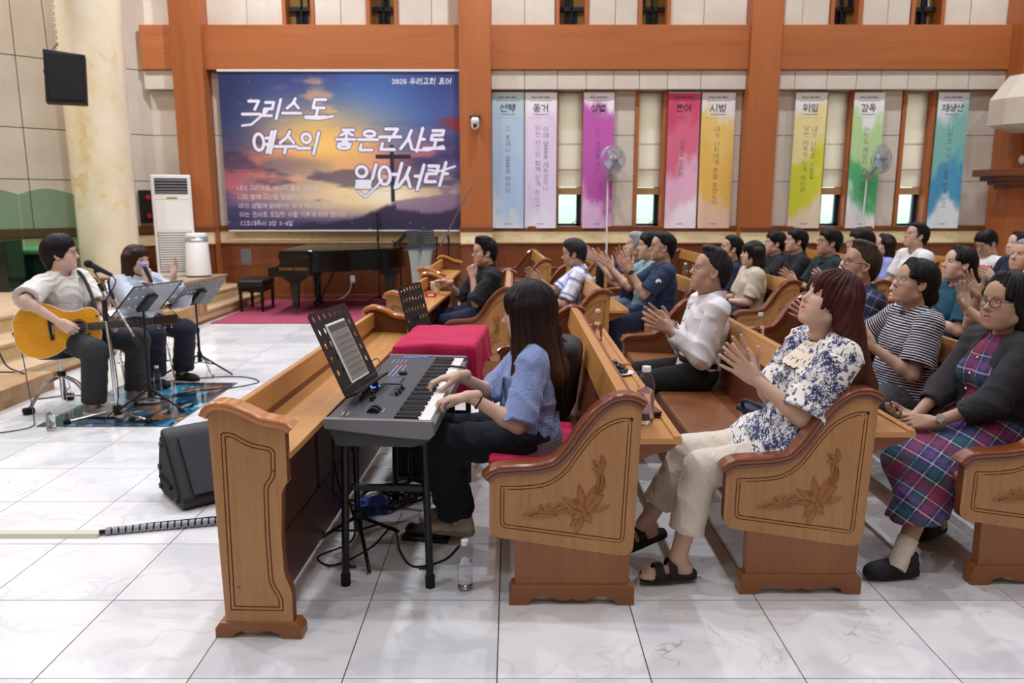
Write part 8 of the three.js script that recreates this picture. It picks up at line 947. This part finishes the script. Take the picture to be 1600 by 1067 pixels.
person({ label: 'man in a black band-collar tee holding a paper cup, other hand raised', near: 1, head: [-0.255, 1.085, -7.12], lean: 4, yaw: 22, hp: 2, glasses: 1, girth: 1.18, sw: 0.205, cheek: 0.8, jaw: 1.1, skin: [0.52, 0.32, 0.22], hair: { style: 'short', c: BK, vol: 0.004, quiff: 1 }, top: { c: '#15161a', sleeve: 0.92, collar: 'stand', loose: 0.02, wrinkle: 0.008, flare: 0.016 }, pants: { c: '#161d38' }, Rt: { w: [-0.60, 0.805, -7.16], f: [-0.95, -0.1, 0.0], n: [0.1, -0.1, 1], pose: 'grip', pole: [-0.3, -1, -0.2] }, L: { w: [-0.355, 0.88, -6.98], f: [-0.25, 0.95, -0.15], n: [0.3, 0.1, -1], pose: 'fist', pole: [0.5, -1, -0.1] }, feet: [{ a: [-0.60, 0.09, -6.85], toe: [-1, 0, 0.3] }, { a: [-0.62, 0.09, -7.2], toe: [-1, 0, 0.1] }], shoes: { mat: std('#d8d6d0', 0.8), sole: std('#c4c2bc', 0.8) } });
// musicians
person({ label: 'young man with mop of black hair and glasses in a cream tee playing acoustic guitar', near: 2, head: [-3.335, 1.165, -5.75], lean: 4, yaw: 168, hp: 4, hy: 26, glasses: 1, girth: 1.05, sw: 0.18, seat: 0.485, cheek: 0.5, mouth: 0.5, smile: 1, skin: [0.64, 0.44, 0.34], hair: { style: 'short', c: ['#151011', '#1c1414'], vol: 0.009, fringe: 0.9, mop: 1, amp: 0.005 }, top: { c: '#d3cfc6', sleeve: 0.85, loose: 0.02, wrinkle: 0.008, flare: 0.02, collar: 'crew', hem: -0.05 }, pants: { c: '#2a2c31', wide: 0.03, len: 0.9, wrinkle: 1.5 },
  Rt: { w: [-3.19, 0.715, -5.385], f: [0.72, -0.62, -0.2], n: [-0.4, -0.1, -0.9], pose: 'strum', pole: [-1, 0.05, 0.0] }, L: { w: [-2.90, 0.60, -5.66], f: [0.3, 0.9, 0.05], n: [-0.3, 0.2, 0.9], pose: 'grip', pole: [0.6, -1, -0.2] },
  feet: [{ a: [-2.90, 0.10, -5.82], toe: [1, 0, -0.1], pole: [0.3, 1, 0.6] }, { a: [-3.04, 0.10, -5.46], toe: [1, 0, 0.12], pole: [-0.2, 1, 0.6] }], shoes: greyShoe,
  extra: ({ t, C, S, loc }) => { const a = loc([-3.02, 0.72, -5.58]), b = add(C, [0.10, 0.0, 0.02]), m = mix3(a, b, 0.5); part(t, 'guitar_strap', tube([a, add(m, [0, 0, 0.06]), add(C, [0.115, 0.012, 0.065]), add(C, [0.11, 0.03, -0.02]), add(C, [0.05, -0.05, -0.12]), add(C, [-0.06, -0.18, -0.15])], 0.013, 40, 6), M.blackMatte); } });
person({ label: 'seated woman with reddish hair in a pale blue shirt singing into a hand microphone', female: 1, near: 2, k: 0.93, head: [-3.20, 1.055, -6.62], lean: 0, yaw: 148, hy: 14, hp: -2, seat: 0.435, eye: 0.2, mouth: 0.6, skin: [0.64, 0.43, 0.33], hair: { style: 'long', c: ['#35201a', '#3d241b'], len: 0.30, fwd: -0.028, bangs: 0.35, w: 0.006, part: 1 }, top: { c: '#c3cddb', sleeve: 1.62, loose: 0.022, wrinkle: 0.009, collar: 'shirt', buttons: M.white, hem: -0.06 }, pants: { c: '#171b29', wide: 0.035, len: 0.9, wrinkle: 1.5, belt: 1 },
  Rt: { w: [-3.06, 0.90, -6.50], f: [-0.15, 0.95, -0.1], n: [-0.4, 0, -0.9], pose: 'grip', pole: [-0.5, -1, 0.1] }, L: { w: [-2.94, 0.905, -6.72], f: [0.3, 0.93, 0.0], n: [-0.6, 0.1, 0.6], pose: 'clap', pole: [0.6, -1, 0] }, feet: [{ a: [-2.86, 0.10, -6.58], toe: [1, 0, 0.25] }, { a: [-3.0, 0.10, -6.36], toe: [0.9, 0, 0.4] }], shoes: blackShoe, band: 1, bandR: 0.007 });
{ const m = thing('microphone', 'hand microphone with a blue head held by the seated woman', 'microphone', [0, 0, 0]); part(m, 'microphone_body', rod([-3.02, 0.885, -6.475], [-3.08, 1.0, -6.505], 0.013, 0.018), M.blackMatte); part(m, 'grille', ball(0.026, -3.092, 1.022, -6.51, 1, 1, 1, 14), phy('#7f8ad0', 0.5)); single('microphone_cable', 'thin black cable hanging from the hand microphone to the floor', 'cable', tube([[-3.02, 0.885, -6.475], [-2.96, 0.75, -6.42], [-2.84, 0.6, -6.5], [-2.72, 0.3, -6.6], [-2.66, 0.03, -6.7], [-2.7, 0.008, -6.85]], 0.0035, 40, 6), M.rubber); }
scene.traverse((o) => { if (o.isMesh) { o.castShadow = true; o.receiveShadow = true; } });
renderer.render(scene, camera);
